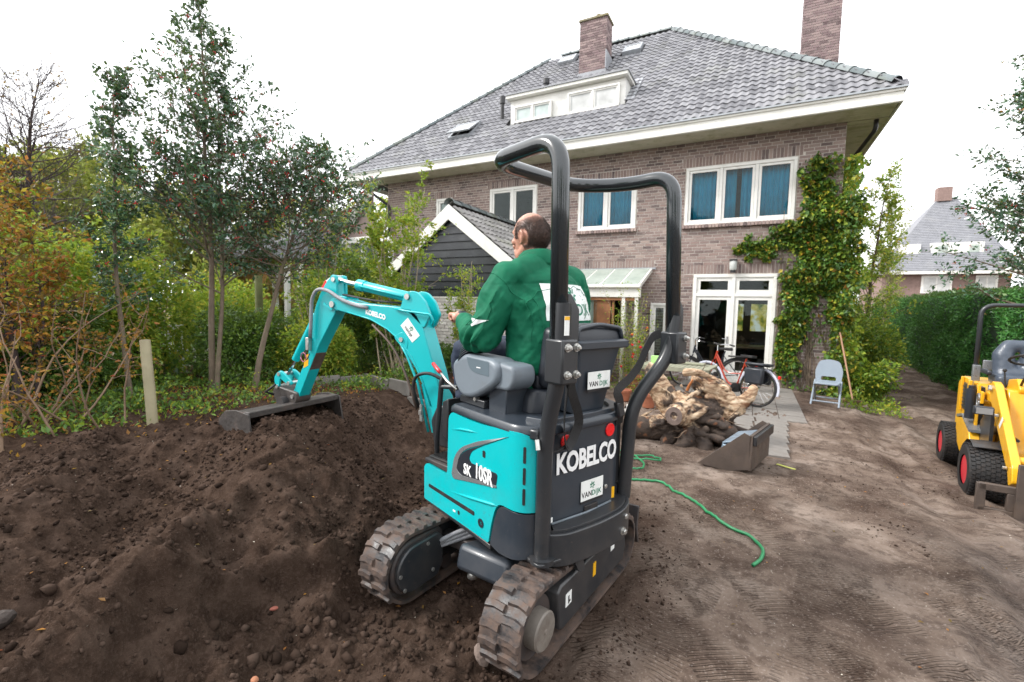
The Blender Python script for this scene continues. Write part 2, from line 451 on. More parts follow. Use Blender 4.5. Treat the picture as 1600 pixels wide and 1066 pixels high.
# loose clods
def ico_np():
    bm = bmesh.new(); bmesh.ops.create_icosphere(bm, subdivisions=1, radius=1); bm.verts.ensure_lookup_table()
    V = np.array([v.co[:] for v in bm.verts]); Fc = np.array([[v.index for v in f.verts] for f in bm.faces]); bm.free(); return V, Fc
ICO_V, ICO_F = ico_np()
def lumps(name, P, S, mat, kind='stuff', label=None, squash=.7, rough=.42, parent=None):
    n = len(P); R = rng.normal(size=(n, 3, 3)); Q = np.linalg.qr(R)[0]
    V = ICO_V[None]*(1+rough*rng.uniform(-1, 1, (n, len(ICO_V), 1)))*np.array([1, 1, squash])
    V = np.einsum('nij,nkj->nki', Q, V)*S[:, None, None] + P[:, None]
    Fc = (ICO_F[None] + (np.arange(n)*len(ICO_V))[:, None, None]).reshape(-1, 3)
    o = raw(name, V.reshape(-1, 3), Fc, mat, parent, smooth=True); tag(o, label, kind=kind); return o
def clods():
    P = []; S = []
    def sc(n, x0, x1, y0, y1, s0, s1, keep):
        x = rng.uniform(x0, x1, n); y = rng.uniform(y0, y1, n); k = keep(x, y) > rng.uniform(0, 1, n)
        x, y = x[k], y[k]; s = s0*(s1/s0)**(rng.uniform(0, 1, len(x))**2.2)
        z = terrain(x, y)+s*.25; P.append(np.stack([x, y, z], -1)); S.append(s)
    dens = lambda x, y: np.clip(.5+.8*fbm(x*1.4, y*1.4, seed=101, oct=3), .32, 1)
    lo = lambda x, y: np.clip(ss(-.1, .03, mound_z(x, y)-base_z(x, y))+ss(-.5, -1.1, x-.15*(y-1.6))*ss(4.2, 3.2, y), 0, 1)
    sc(46000, -5.2, -.5, .5, 4.8, .003, .017, lambda x, y: dens(x, y)*lo(x, y))
    sc(2200, -4.6, -.9, .5, 4.0, .012, .030, lambda x, y: dens(x, y)**2*lo(x, y))
    sc(900, -1.9, -.9, .8, 1.9, .012, .035, lambda x, y: dens(x, y)*1.0)
    sc(45, -3.2, -1.1, .7, 1.6, .022, .042, lambda x, y: dens(x, y)*1.0)
    sc(15000, -1.4, 3.6, .8, 9.5, .0025, .012, lambda x, y: np.clip(.75*ss(.05, .7, fbm(x*1.9, y*1.9, seed=111, oct=3)), 0, 1))
    sc(1500, -.75, 0, 1.2, 3.2, .003, .011, lambda x, y: np.exp(-((x+.55-.12*(y-1.6))/.12)**2))
    return np.concatenate(P), np.concatenate(S)
P, S = clods()
t = NT('clod_soil'); g = t.n('ShaderNodeNewGeometry')
t.col(t.ramp(g.outputs['Random Per Island'], [(0, (.022, .0145, .011)), (.6, (.050, .033, .025)), (1, (.078, .053, .041))])); t.rough(.95); t.b.inputs['Specular IOR Level'].default_value = .05; t.bump(t.noise(120, 4, .7), .6, .006)
M_CLOD = t.m
lumps('soil_clods', P, S, M_CLOD, label='crumbs and clods of dark soil scattered over the heap and yard')
# ------------------------------------------------------------------ materials of buildings
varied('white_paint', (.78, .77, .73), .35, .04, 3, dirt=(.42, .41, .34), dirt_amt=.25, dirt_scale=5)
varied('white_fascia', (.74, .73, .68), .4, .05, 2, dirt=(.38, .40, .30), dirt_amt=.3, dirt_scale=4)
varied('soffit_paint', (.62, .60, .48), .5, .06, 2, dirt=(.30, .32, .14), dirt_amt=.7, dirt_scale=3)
def brick_mat(name, stops):
    t = NT(name); g = t.n('ShaderNodeNewGeometry'); oi = t.n('ShaderNodeObjectInfo')
    r = t.math('FRACT', t.math('ADD', g.outputs['Random Per Island'], oi.outputs['Random']))
    c = t.ramp(r, stops); n = t.noise(9, 5, .6, g.outputs['Position'])
    c = t.mix(t.maprange(n, .35, .7, 0, .45), c, (.30, .24, .22)); t.col(c); t.rough(.85)
    t.bump(t.noise(70, 4, .6, g.outputs['Position']), .4, .004); return t.m
M_BRICK = brick_mat('brick', [(0, (.095, .068, .066)), (.2, (.19, .135, .124)), (.5, (.27, .188, .165)), (.75, (.235, .178, .163)), (1, (.36, .275, .24))])
M_BRICKW = brick_mat('white_washed_brick', [(0, (.40, .39, .37)), (.5, (.55, .54, .51)), (1, (.68, .67, .64))])
M_BRICKR = brick_mat('chimney_brick', [(0, (.10, .065, .068)), (.5, (.20, .135, .14)), (1, (.30, .22, .21))])
varied('mortar', (.55, .51, .46), .95, .12, 8, bump=.3, bscale=120)
varied('mortar_white', (.45, .44, .42), .95, .1, 8)
def tile_mat(name, stops, moss=.5):
    t = NT(name); g = t.n('ShaderNodeNewGeometry'); oi = t.n('ShaderNodeObjectInfo')
    r = t.math('FRACT', t.math('ADD', g.outputs['Random Per Island'], oi.outputs['Random']))
    c = t.ramp(r, stops); P = g.outputs['Position']
    c = t.mix(t.maprange(t.noise(1.1, 6, .7, P), .54, .70, 0, .5*moss), c, (.17, .18, .10))
    c = t.mix(t.maprange(t.noise(14, 5, .7, P), .5, .75, 0, .25), c, (.33, .33, .32)); t.col(c); t.rough(t.maprange(t.noise(5, 4, .5, P), .3, .7, .65, .85))
    t.bump(t.noise(45, 4, .6, P), .3, .004); return t.m
M_TILE = tile_mat('roof_tile', [(0, (.12, .12, .132)), (.35, (.175, .175, .19)), (.7, (.20, .20, .215)), (1, (.24, .24, .255))])
M_TILES = tile_mat('outbuilding_tile', [(0, (.15, .145, .14)), (.5, (.21, .20, .195)), (1, (.28, .27, .26))], .8)
M_RIDGE = tile_mat('ridge_tile', [(0, (.10, .125, .13)), (.5, (.15, .175, .18)), (1, (.21, .235, .235))], .9)
varied('lead_flashing', (.30, .31, .33), .45, .12, 3)
varied('zinc', (.36, .38, .40), .4, .1, 4, metal=.4)
varied('black_pipe', (.02, .02, .022), .4, .2, 4)
varied('black_board', (.014, .017, .022), .28, .2, 3, dirt=(.07, .08, .08), dirt_amt=.25, dirt_scale=6, bump=.12, bscale=30)
varied('concrete', (.20, .185, .168), .85, .15, 4, dirt=(.12, .09, .075), dirt_amt=.9, dirt_scale=2, bump=.3, bscale=50, island=.12)
t = NT('window_glass'); t.col((.02, .025, .028)); t.rough(.03); t.b.inputs['IOR'].default_value = 1.5
t.b.inputs['Transmission Weight'].default_value = 0
mx = t.n('ShaderNodeMixShader'); tr = t.n('ShaderNodeBsdfTransparent'); gl = t.n('ShaderNodeBsdfGlossy'); gl.inputs['Roughness'].default_value = .015
gl.inputs['Color'].default_value = (.95, 1, 1, 1); tr.inputs['Color'].default_value = (.82, .88, .86, 1)
fr = t.n('ShaderNodeFresnel'); fr.inputs['IOR'].default_value = 1.6
wv = t.n('ShaderNodeBump'); wv.inputs['Strength'].default_value = .06; wv.inputs['Distance'].default_value = .03; t.l(t.noise(1.6, 2), wv.inputs['Height'])
t.l(wv.outputs[0], gl.inputs['Normal']); t.l(t.math('MULTIPLY', fr.outputs[0], .36), mx.inputs[0]); t.l(tr.outputs[0], mx.inputs[1]); t.l(gl.outputs[0], mx.inputs[2]); t.l(mx.outputs[0], t.out.inputs['Surface'])
M_GLASS = t.m
def curtain_mat(name, c):
    t = NT(name); f = t.noise(3, 3); t.col(t.ramp(f, [(.3, tuple(q*.8 for q in c)), (.7, tuple(min(1, q*1.15) for q in c))])); t.rough(.8)
    t.b.inputs['Sheen Weight'].default_value = .2; return t.m
M_CURT = curtain_mat('teal_curtain', (.0, .31, .56)); M_NET = curtain_mat('net_curtain', (.55, .56, .55)); M_BLIND = curtain_mat('pale_blind', (.52, .60, .58))
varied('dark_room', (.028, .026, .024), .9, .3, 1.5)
varied('room_floor', (.12, .08, .05), .6, .2, 2)

# brick laying -----------------------------------------------------
BW, BH, JT = .21, .0625, .0125
def lay(u0, u1, z0, z1, holes, course=BH+JT, bw=BW, seed=0, pitch=None):
    """rectangles (u0,u1,z0,z1) of a running bond wall, cut by holes"""
    out = []; r = random.Random(seed); step = bw+JT; k = 0; z = z0
    while z < z1-.02:
        zt = min(z+course-JT, z1); off = (step/2 if k % 2 else 0) + (.25*step if k % 4 > 1 else 0)
        u = u0-off
        while u < u1:
            a, b = max(u, u0), min(u+bw, u1)
            cuts = [(a, b)]
            for h in holes:
                if z+.03 > h[2] and z+.03 < h[3]:
                    nc = []
                    for p, q in cuts:
                        if q <= h[0] or p >= h[1]: nc.append((p, q)); continue
                        if p < h[0]-.03: nc.append((p, h[0]-.004))
                        if q > h[1]+.03: nc.append((h[1]+.004, q))
                    cuts = nc
            for p, q in cuts:
                if q-p > .03: out.append((p, q, z, zt))
            u += step
        z += course; k += 1
    return out
def soldiers(u0, u1, z0, z1, w=.0625):
    n = int((u1-u0)/(w+JT)); s = (u1-u0)/n
    return [(u0+i*s+JT/2, u0+(i+1)*s-JT/2, z0, z1) for i in range(n)]
def brick_box(mb, r, face, depth, outward, axis='x', jit=.003):
    d = random.uniform(-jit, jit)
    a, b, z0, z1 = r
    if axis == 'x':
        y0, y1 = sorted((face+outward*d, face-outward*depth)); mb.box(((a+b)/2, (y0+y1)/2, (z0+z1)/2), (b-a, y1-y0, z1-z0))
    else:
        x0, x1 = sorted((face+outward*d, face-outward*depth)); mb.box(((x0+x1)/2, (a+b)/2, (z0+z1)/2), (x1-x0, b-a, z1-z0))
UNIT = {}
def unit_box(mat):
    if mat.name not in UNIT:
        me = MB().box((0,0,0), (1,1,1)).mesh('brick'); me.materials.append(mat); UNIT[mat.name] = me
    return UNIT[mat.name]
def bricks(parent, rects, face, depth, outward, mat, axis='x', key=None, limit=300, name='brick'):
    """nearest ones as separate parts, the rest as one real-geometry part"""
    rs = sorted(rects, key=key) if key else list(rects)
    for a, b, z0, z1 in rs[:limit]:
        d = random.uniform(-.003, .003); cy = (face+outward*d + face-outward*depth)/2; dy = abs(depth+outward*outward*d)
        if axis == 'x': M = Matrix.LocRotScale(((a+b)/2, cy, (z0+z1)/2), None, (b-a, dy, z1-z0))
        else: M = Matrix.LocRotScale((cy, (a+b)/2, (z0+z1)/2), None, (dy, b-a, z1-z0))
        inst(unit_box(mat), name, parent, M)
    if len(rs) > limit:
        mb = MB()
        for r in rs[limit:]: brick_box(mb, r, face, depth, outward, axis)
        o = obj('brickwork', mb, mat, parent); tag(o, kind='stuff')

# windows -----------------------------------------------------------
def window(parent, u0, u1, z0, z1, y, panes, mat_behind=None, out=-1, frame=.07, sash=.06, transom=None, name='window', glass=None, white='white_paint', depth=.5, gap=None, handle=False):
    """facade window facing -y; panes = number of lights side by side; real frame, sashes, glass and what hangs behind"""
    fm = MB(); D = .09
    fm.box(((u0+u1)/2, y+D/2, z0+frame/2), (u1-u0, D, frame)); fm.box(((u0+u1)/2, y+D/2, z1-frame/2), (u1-u0, D, frame))
    for u in (u0+frame/2, u1-frame/2): fm.box((u, y+D/2, (z0+z1)/2), (frame, D, z1-z0-2*frame))
    mul = [u0+frame]; n = len(panes) if isinstance(panes, list) else panes
    pw = panes if isinstance(panes, list) else [1]*n
    tot = (u1-u0)-2*frame-(n-1)*frame; us = []; a = u0+frame
    for i in range(n):
        b = a + tot*pw[i]/sum(pw); us.append((a, b))
        if i < n-1: fm.box((b+frame/2, y+D/2+.002, (z0+z1)/2), (frame, D-.004, z1-z0-2*frame))
        a = b+frame
    f = obj(name, fm, MATS[white], parent, bevel=.006)
    rows = [(z0+frame, z1-frame)]
    if transom:
        rows = [(z0+frame, transom-frame/2), (transom+frame/2, z1-frame)]
        tm = MB()
        for a, b in us: tm.box(((a+b)/2, y+D/2, transom), (b-a, D-.01, frame))
        obj('transom', tm, MATS[white], f, bevel=.005)
    for (a, b) in us:
        for (c, d) in rows:
            s = MB(); q = sash; yy = y+.028; dd = .05
            s.box(((a+b)/2, yy+dd/2, c+q/2), (b-a-.006, dd, q)); s.box(((a+b)/2, yy+dd/2, d-q/2), (b-a-.006, dd, q))
            for u in (a+.003+q/2, b-.003-q/2): s.box((u, yy+dd/2, (c+d)/2), (q, dd, d-c-2*q))
            obj('sash', s, MATS[white], f, bevel=.005)
            g = MB(); g.box(((a+b)/2, yy+.03, (c+d)/2), (b-a-2*q+.004, .008, d-c-2*q+.004)); obj('pane', g, glass or M_GLASS, f)
    return f, us, rows
def curtain(parent, a, b, z0, z1, y, mat, amp=.022, wl=.11, name='curtain', phase=0):
    n = int((b-a)/.012)+2; xs = np.linspace(a, b, n); zs = [z0, (z0+z1)/2, z1]; V = []
    for z in zs:
        k = 1 if z > z0 else 1.3
        for x in xs: V.append((x, y+amp*k*sin(2*pi*x/wl+1.2*sin(x*7+phase)+phase), z))
    I = np.arange(len(V)).reshape(3, n); Fc = np.stack([I[:-1,:-1], I[:-1,1:], I[1:,1:], I[1:,:-1]], -1).reshape(-1, 4)
    o = raw(name, V, Fc, mat, parent, smooth=True); s = o.modifiers.new('s', 'SOLIDIFY'); s.thickness = .003; return o

# ------------------------------------------------------------------ the house
HY = 12.4; HX0, HX1 = -11.45, 1.57; WT = 5.70; GZ = -.22
house = thing('brick_house', 'large brown brick house with hipped grey tiled roof and white windows', 'house', (-4.9, HY, GZ))
HL = Matrix.Translation(Vector((4.9, -HY, -GZ)))
hroot = house
def H(o): o.matrix_local = HL @ o.matrix_local if False else HL; return o
class HouseP:  # parent shim: children authored in world coordinates
    pass
def hobj(name, mb, mat, parent=None, **k):
    o = obj(name, mb, mat, parent or house, **k)
    if (parent or house) is house: o.matrix_local = HL
    return o
WIN = [(-1.66, .70, 3.69, 5.09, 3), (-4.47, -2.88, 3.70, 5.0, 2), (-7.33, -5.76, 3.85, 5.12, 2), (-9.35, -8.75, 4.2, 5.0, 1)]
DOOR = (-1.37, .45, GZ+.06, 2.47)
SMALL = [(-4.15, -3.05, .9, 2.05, 1)]
holes = [(a-.02, b+.02, c-.02, d+.02) for a, b, c, d, n in WIN+SMALL] + [(DOOR[0]-.02, DOOR[1]+.02, GZ, DOOR[3]+.02)]
# cut holes for soldier courses and sills too
sold = [(-1.62, .62, DOOR[3]+.02, DOOR[3]+.24), (-4.4, -2.35, 2.66, 2.88)] + [(a-.1, b+.1, d+.02, d+.235) for a, b, c, d, n in WIN]
sills = [(a-.06, b+.06, c-.10, c-.0) for a, b, c, d, n in WIN]
wallm = MB()
def wall_with_holes(mb, u0, u1, z0, z1, hs, y0, y1):
    xs = sorted({u0, u1, *[min(max(h[0], u0), u1) for h in hs], *[min(max(h[1], u0), u1) for h in hs]})
    zs = sorted({z0, z1, *[min(max(h[2], z0), z1) for h in hs], *[min(max(h[3], z0), z1) for h in hs]})
    for i in range(len(xs)-1):
        for j in range(len(zs)-1):
            cx, cz = (xs[i]+xs[i+1])/2, (zs[j]+zs[j+1])/2
            if not any(h[0] < cx < h[1] and h[2] < cz < h[3] for h in hs):
                mb.box((cx, (y0+y1)/2, cz), (xs[i+1]-xs[i], y1-y0, zs[j+1]-zs[j]))
op = [(a, b, c, d) for a, b, c, d, n in WIN+SMALL] + [DOOR]
wall_with_holes(wallm, HX0, HX1, GZ-.3, WT, op, HY+.0055, HY+.28)
wallm.box((HX1-.14-.0, HY+.28+4.4, (WT+GZ)/2-.1), (.25, 8.8, WT-GZ+.3))
wallm.box((HX0+.14, HY+.28+4.4, (WT+GZ)/2-.1), (.25, 8.8, WT-GZ+.3))
wallm.box(((HX0+HX1)/2, HY+9.2, (WT+GZ)/2-.1), (HX1-HX0, .25, WT-GZ+.3))
wall = hobj('wall', wallm, MATS['mortar'])
rects = lay(HX0, HX1, GZ, WT, holes+[(a, b, c, d) for a, b, c, d in sold+sills], seed=1)
for s in sold: rects += soldiers(*s)
key = lambda r: (((r[0]+r[1])/2-.2)**2 + ((r[2]+r[3])/2-1.2)**2)
bricks(wall, rects, HY, .09, -1, M_BRICK, 'x', key)
# side wall, right (mostly behind the creeper)
rs = lay(HY+.28, HY+9, GZ, WT, [], seed=3); mbx = MB()
for r in rs: brick_box(mbx, r, HX1-.002, .02, 1, 'y')
tag(obj('brickwork', mbx, M_BRICK, wall), kind='stuff')
# brick sills, sloping rowlocks
for a, b, c, d, n in WIN:
    sm = MB(); k = int((b-a+.1)/.075); s = (b-a+.1)/k
    for i in range(k):
        sm.box((a-.05+(i+.5)*s, HY-.015, c-.055), (s-.012, .15, .085), R=Matrix.Rotation(radians(-12), 3, 'X'))
    tag(obj('sill', sm, M_BRICK, wall), kind='stuff')
# windows with what is behind them
M_ROOM = MATS['dark_room']
for i, (a, b, c, d, n) in enumerate(WIN):
    f, us, rows = window(house, a, b, c, d, HY-.02, n)
    f.matrix_local = HL
    for j, (p, q) in enumerate(us):
        if i == 0 and j == 1:
            m = (p+q)/2; curtain(f, p-.02, m-.05, c, d, HY+.2, M_CURT, phase=1); curtain(f, m+.06, q+.03, c, d, HY+.2, M_CURT, phase=3)
        elif i < 2: curtain(f, p-.03, q+.03, c, d, HY+.2, M_CURT, phase=j*2+i)
        elif i == 2 and j == 0:
            pass
        elif i == 3: curtain(f, p, q, c, d, HY+.2, M_NET, phase=j)
f, us, rows = window(house, *SMALL[0][:4], HY-.02, 2); f.matrix_local = HL
# french doors: fixed lights above, two glazed leaves below
a, b, c, d = DOOR
f, us, rows = window(house, a, b, c, d, HY-.02, 2, frame=.075, sash=.085, transom=d-.50, name='french_door'); f.matrix_local = HL
for (p, q) in us: hb = MB().box(((p+q)/2, HY+.02, c+.19), (q-p-.02, .035, .2)); obj('kick_panel', hb, MATS['white_paint'], f, bevel=.004)
varied('steel_handle', (.5, .5, .5), .3, .1, 8, metal=.9)
hm = MB().box((us[0][1]-.04, HY-.005, c+1.02), (.035, .012, .2)); hm.cyl((us[0][1]-.04, HY-.03, c+1.06), (us[0][1]-.15, HY-.03, c+1.06), .009, 8); obj('handle', hm, MATS['steel_handle'], f)
hobj('lead_flashing', MB().box((-3.38, HY-.012, 2.645), (2.15, .03, .05)), MATS['lead_flashing'])
# interior: room boxes behind openings (dark plastered rooms, a dining table and stools seen through the doors)
def room(u0, u1, z0, z1, dpt=3.2):
    m = MB(); y0, y1 = HY+.3, HY+.3+dpt; w = .05
    m.box(((u0+u1)/2, y1, (z0+z1)/2), (u1-u0, w, z1-z0)); m.box((u0, (y0+y1)/2, (z0+z1)/2), (w, y1-y0, z1-z0)); m.box((u1, (y0+y1)/2, (z0+z1)/2), (w, y1-y0, z1-z0))
    m.box(((u0+u1)/2, (y0+y1)/2, z1), (u1-u0, y1-y0, w)); return m
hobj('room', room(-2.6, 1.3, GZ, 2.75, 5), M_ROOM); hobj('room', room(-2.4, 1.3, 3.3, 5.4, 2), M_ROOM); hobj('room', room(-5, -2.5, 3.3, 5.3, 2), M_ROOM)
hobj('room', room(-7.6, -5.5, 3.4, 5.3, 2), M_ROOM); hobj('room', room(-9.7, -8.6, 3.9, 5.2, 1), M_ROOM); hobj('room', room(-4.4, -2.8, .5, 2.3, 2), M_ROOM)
hobj('room_floor', MB().box((-.65, HY+2.8, GZ+.04), (3.8, 5, .04)), MATS['room_floor'])
varied('oak', (.22, .12, .06), .4, .2, 5)
tb = MB().box((-.2, HY+1.9, GZ+.82), (1.8, .8, .05))
for x in (-1.0, .6):
    for y in (1.6, 2.2): tb.box((x, HY+y, GZ+.42), (.07, .07, .76))
dt = thing('dining_table', 'brown wooden table seen inside through the glass doors', 'table', (-.2, HY+1.9, GZ+.06))
obj('tabletop', tb, MATS['oak'], dt).matrix_local = dt.matrix_basis.inverted()
# far garden window of the room: glowing panes with the garden daylight painted on
bw_ = MB().box((-.55, HY+5.0, 1.35), (.5, .03, .9)); bw_.box((.2, HY+5.0, 1.35), (.55, .03, .9))
t = NT('daylight_glow'); em = t.n('ShaderNodeEmission'); em.inputs['Strength'].default_value = .28
c_ = t.ramp(t.noise(3.0, 4), [(.38, (.10, .16, .03)), (.5, (.6, .5, .1)), (.62, (.8, .85, .8))]); t.l(c_, em.inputs['Color']); t.l(em.outputs[0], t.out.inputs['Surface'])
hobj('back_window_glow', bw_, t.m)

# roof --------------------------------------------------------------
EX0, EX1, EY0, EY1, EZ = -12.63, 2.34, 11.6, 22.2, 5.92
RX0, RX1, RY, RZ = -7.25, -2.95, 16.9, 10.93
rm = MB()
rm.add([(EX0, EY0, EZ), (EX1, EY0, EZ), (EX1, EY1, EZ), (EX0, EY1, EZ), (RX0, RY, RZ), (RX1, RY, RZ),
        (EX0, EY0, EZ-.1), (EX1, EY0, EZ-.1), (EX1, EY1, EZ-.1), (EX0, EY1, EZ-.1)],
       [(0,1,5,4), (1,2,5), (2,3,4,5), (3,0,4), (0,6,7,1), (1,7,8,2), (2,8,9,3), (3,9,6,0), (6,9,8,7)])
varied('roof_underlay', (.06, .06, .062), .9, .1, 3)
roof = hobj('roof', rm, MATS['roof_underlay'])
# fascia and gutter
fm = MB(); FT, FB = EZ+.02, EZ-.24
fm.box(((EX0+EX1)/2, EY0+.02, (FT+FB)/2), (EX1-EX0, .04, FT-FB)); fm.box((EX1-.02, (EY0+EY1)/2+.02, (FT+FB)/2), (.04, EY1-EY0-.04, FT-FB)); fm.box((EX0+.02, (EY0+EY1)/2+.02, (FT+FB)/2), (.04, EY1-EY0-.04, FT-FB))
fm.box(((EX0+EX1)/2, EY0-.012, FT-.025), (EX1-EX0+.05, .03, .05)); fm.box(((EX0+EX1)/2, EY0-.006, FB+.03), (EX1-EX0+.02, .02, .04)); fm.box((EX1+.012, (EY0+EY1)/2, FT-.025), (.03, EY1-EY0, .05))
hobj('fascia', fm, MATS['white_fascia'], bevel=.004)
gm = MB().prism([(EY0-.06, FT), (EY0-.06, FT+.035), (EY0+.14, FT+.035), (EY0+.14, FT)], EX0-.05, EX1+.05, 'x')
gm.prism([(EX1-.12, FT-.002), (EX1-.12, FT+.033), (EX1+.06, FT+.033), (EX1+.06, FT-.002)], EY0+.14, EY1, 'y'); hobj('gutter', gm, MATS['zinc'])
# soffit boards: front ones joined lengthwise, side ones seen from below
sp = 0
for i in range(6):
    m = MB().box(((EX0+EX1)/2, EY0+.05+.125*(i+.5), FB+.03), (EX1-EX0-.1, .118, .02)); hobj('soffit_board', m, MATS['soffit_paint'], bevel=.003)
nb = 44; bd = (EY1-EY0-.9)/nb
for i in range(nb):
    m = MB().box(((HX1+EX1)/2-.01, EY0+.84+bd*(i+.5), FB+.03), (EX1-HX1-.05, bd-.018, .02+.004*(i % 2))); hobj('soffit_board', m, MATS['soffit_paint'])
pm = MB().tube(fillet([(EX1-.25, 12.5, FB+.02), (EX1-.25, 12.5, FB-.18), (HX1+.09, 14.6, FB-.75), (HX1+.09, 14.6, GZ)], .1), .045, 8); hobj('downpipe', pm, MATS['black_pipe'], smooth=True)
pm = MB().tube(fillet([(-12.0, 11.75, FB+.02), (-12.0, 11.75, FB-.12), (-11.3, 12.3, FB-.75), (-11.3, 12.3, 2.0)], .1), .045, 8); hobj('downpipe', pm, MATS['black_pipe'], smooth=True)

# pantiles
SL = sqrt((RY-EY0)**2+(RZ-EZ)**2); sy, sz = (RY-EY0)/SL, (RZ-EZ)/SL
TW, TL = .185, .255
def tile_mesh(w=TW, l=TL+.06, mat=M_TILE, name='roof_tile'):
    """s-shaped pantile: x across, y up the slope, z off the slope; 7 profile points"""
    us = np.linspace(0, 1.12, 7); prof = .030*np.sin(us*2*pi/1.0-.6)*.6+.03
    V = []; 
    for th in (0, .014):
        for yy, lift in ((0, .027), (l, .0)):
            for u, p in zip(us, prof): V.append((u*w, yy, p+lift+th))
    n = 7; Fc = []
    for i in range(n-1):
        Fc.append((2*n+i, 2*n+i+1, 3*n+i+1, 3*n+i)); Fc.append((i, 2*n+i, 2*n+i+1, i+1)[::-1])
    Fc.append((0, n, 3*n, 2*n)); Fc.append((n-1, 2*n-1, 4*n-1, 3*n-1)[::-1])
    me = bpy.data.meshes.new(name); me.from_pydata(V, [], Fc); me.update(); me.materials.append(mat)
    me.polygons.foreach_set('use_smooth', [True]*len(me.polygons)); me.set_sharp_from_angle(angle=radians(40)); return me
TM = tile_mesh()
def tile_field(parent, place, spots, me, limit, key):
    """place(u,v) -> 4x4; the tiles that show largest are objects, the rest one part"""
    sp = sorted(spots, key=key)
    for u, v in sp[:limit]: inst(me, 'roof_tile', parent, place(u, v))
    if len(sp) > limit:
        base = np.array([v.co[:] for v in me.vertices]); F0 = [tuple(p.vertices) for p in me.polygons]; V = []; Fc = []
        for k, (u, v) in enumerate(sp[limit:]):
            A = np.array(place(u, v)); V.append(base @ A[:3,:3].T + A[:3,3]); Fc += [tuple(i+k*len(base) for i in f) for f in F0]
        m2 = bpy.data.meshes.new('tiling'); m2.from_pydata(np.concatenate(V).tolist(), [], Fc); m2.update(); m2.materials.append(me.materials[0])
        m2.polygons.foreach_set('use_smooth', [True]*len(m2.polygons)); m2.set_sharp_from_angle(angle=radians(40))
        o = bpy.data.objects.new('tiling', m2); COL.objects.link(o); o.parent = parent; tag(o, kind='stuff')
def slope_matrix(u, v, j=True):
    X_ = Vector((1, 0, 0)); Y_ = Vector((0, sy, sz)); Z_ = Vector((0, -sz, sy))
    p = Vector((u, EY0, EZ)) + Y_*(v+(random.uniform(-.006, .006) if j else 0)) + Z_*.02
    Rm = Matrix((X_, Y_, Z_)).transposed() @ Matrix.Rotation(random.uniform(-.012, .012), 3, 'Z') @ Matrix.Rotation(random.uniform(-.014, .014), 3, 'X')
    M = Rm.to_4x4(); M.translation = p; return M
DX0, DX1, DY, DZ0, DZ1 = -6.95, -3.40, 12.86, 6.95, 7.86
spots = []
nr = int(SL/TL)
SKY = [(-8.95, -8.1, 1.25, 2.15), (-6.75, -6.15, 6.25, 6.85), (-4.30, -3.70, 5.70, 6.30)]   # u0,u1,v0,v1 on the slope
for r in range(nr):
    v = r*TL; yy = EY0+v*sy; k = (yy-EY0)/(RY-EY0)
    ua = EX0+(RX0-EX0)*k; ub = EX1+(RX1-EX1)*k
    u = ua+.02
    while u < ub-.1:
        hid = (DX0-.05 < u+.1 < DX1+.05 and yy > DY-.3 and EZ+v*sz < DZ1+.0) or (-5.55 < u+.1 < -4.6 and 14.8 < yy < 15.7) or any(s[0]-.05 < u+.1 < s[1]+.02 and s[2]-.1 < v < s[3]-.05 for s in SKY)
        if not hid: spots.append((u, v))
        u += TW
tile_field(roof, slope_matrix, spots, TM, 300, lambda s: (s[0]-2.3)**2+(s[1]*1.2)**2)
# right hip slope tiles (barely seen, edge on)
def side_matrix(u, v):
    k = sqrt((EX1-RX1)**2+(RZ-EZ)**2); a, b = (EX1-RX1)/k, (RZ-EZ)/k
    X_ = Vector((0, 1, 0)); Y_ = Vector((-a, 0, b)); Z_ = Vector((b, 0, a))
    M = Matrix((X_, Y_, Z_)).transposed().to_4x4(); M.translation = Vector((EX1, EY0+u, EZ)) + Y_*v + Z_*.02; return M
sp2 = []
for r in range(nr):
    v = r*TL; k = v/SL; u = 5.3*k
    while u < (EY1-EY0)-5.3*k-.1: sp2.append((u, v)); u += TW
tile_field(roof, side_matrix, sp2, TM, 0, lambda s: 0)
# half-round ridge and hip tiles
def cap_tile(l=.42, r=.125):
    mb = MB(); n = 8; V = []; Fc = []
    for x, rr in ((0, r*1.1), (.05, r*1.12), (.055, r), (l, r*.93)):
        for k in range(n+1):
            a = pi*k/n; V.append((x, rr*cos(a), rr*sin(a)*.9))
    for i in range(3):
        for k in range(n): Fc.append((i*(n+1)+k, i*(n+1)+k+1, (i+1)*(n+1)+k+1, (i+1)*(n+1)+k))
    me = bpy.data.meshes.new('ridge_tile'); me.from_pydata(V, [], Fc); me.update(); me.materials.append(M_RIDGE)
    me.polygons.foreach_set('use_smooth', [True]*len(me.polygons)); return me
CT = cap_tile()
def cap_run(parent, a, b, me=CT, step=.36, lift=.02, scale=1):
    a, b = Vector(a), Vector(b); d = (b-a); n = int(d.length/step); d.normalize()
    s = Vector((0,0,1)).cross(d).normalized(); w = d.cross(s)
    for i in range(n):
        M = Matrix((d, s, w)).transposed().to_4x4(); M.translation = a+d*(i*step)+w*(lift+random.uniform(-.004, .004))
        inst(me, 'ridge_tile', parent, M @ Matrix.Scale(scale, 4))
cap_run(roof, (EX1-.12, EY0+.12, EZ+.16), (RX1, RY, RZ+.04)); cap_run(roof, (EX0+.12, EY0+.12, EZ+.16), (RX0, RY, RZ+.04)); cap_run(roof, (RX1, RY, RZ+.04), (RX0, RY, RZ+.04))
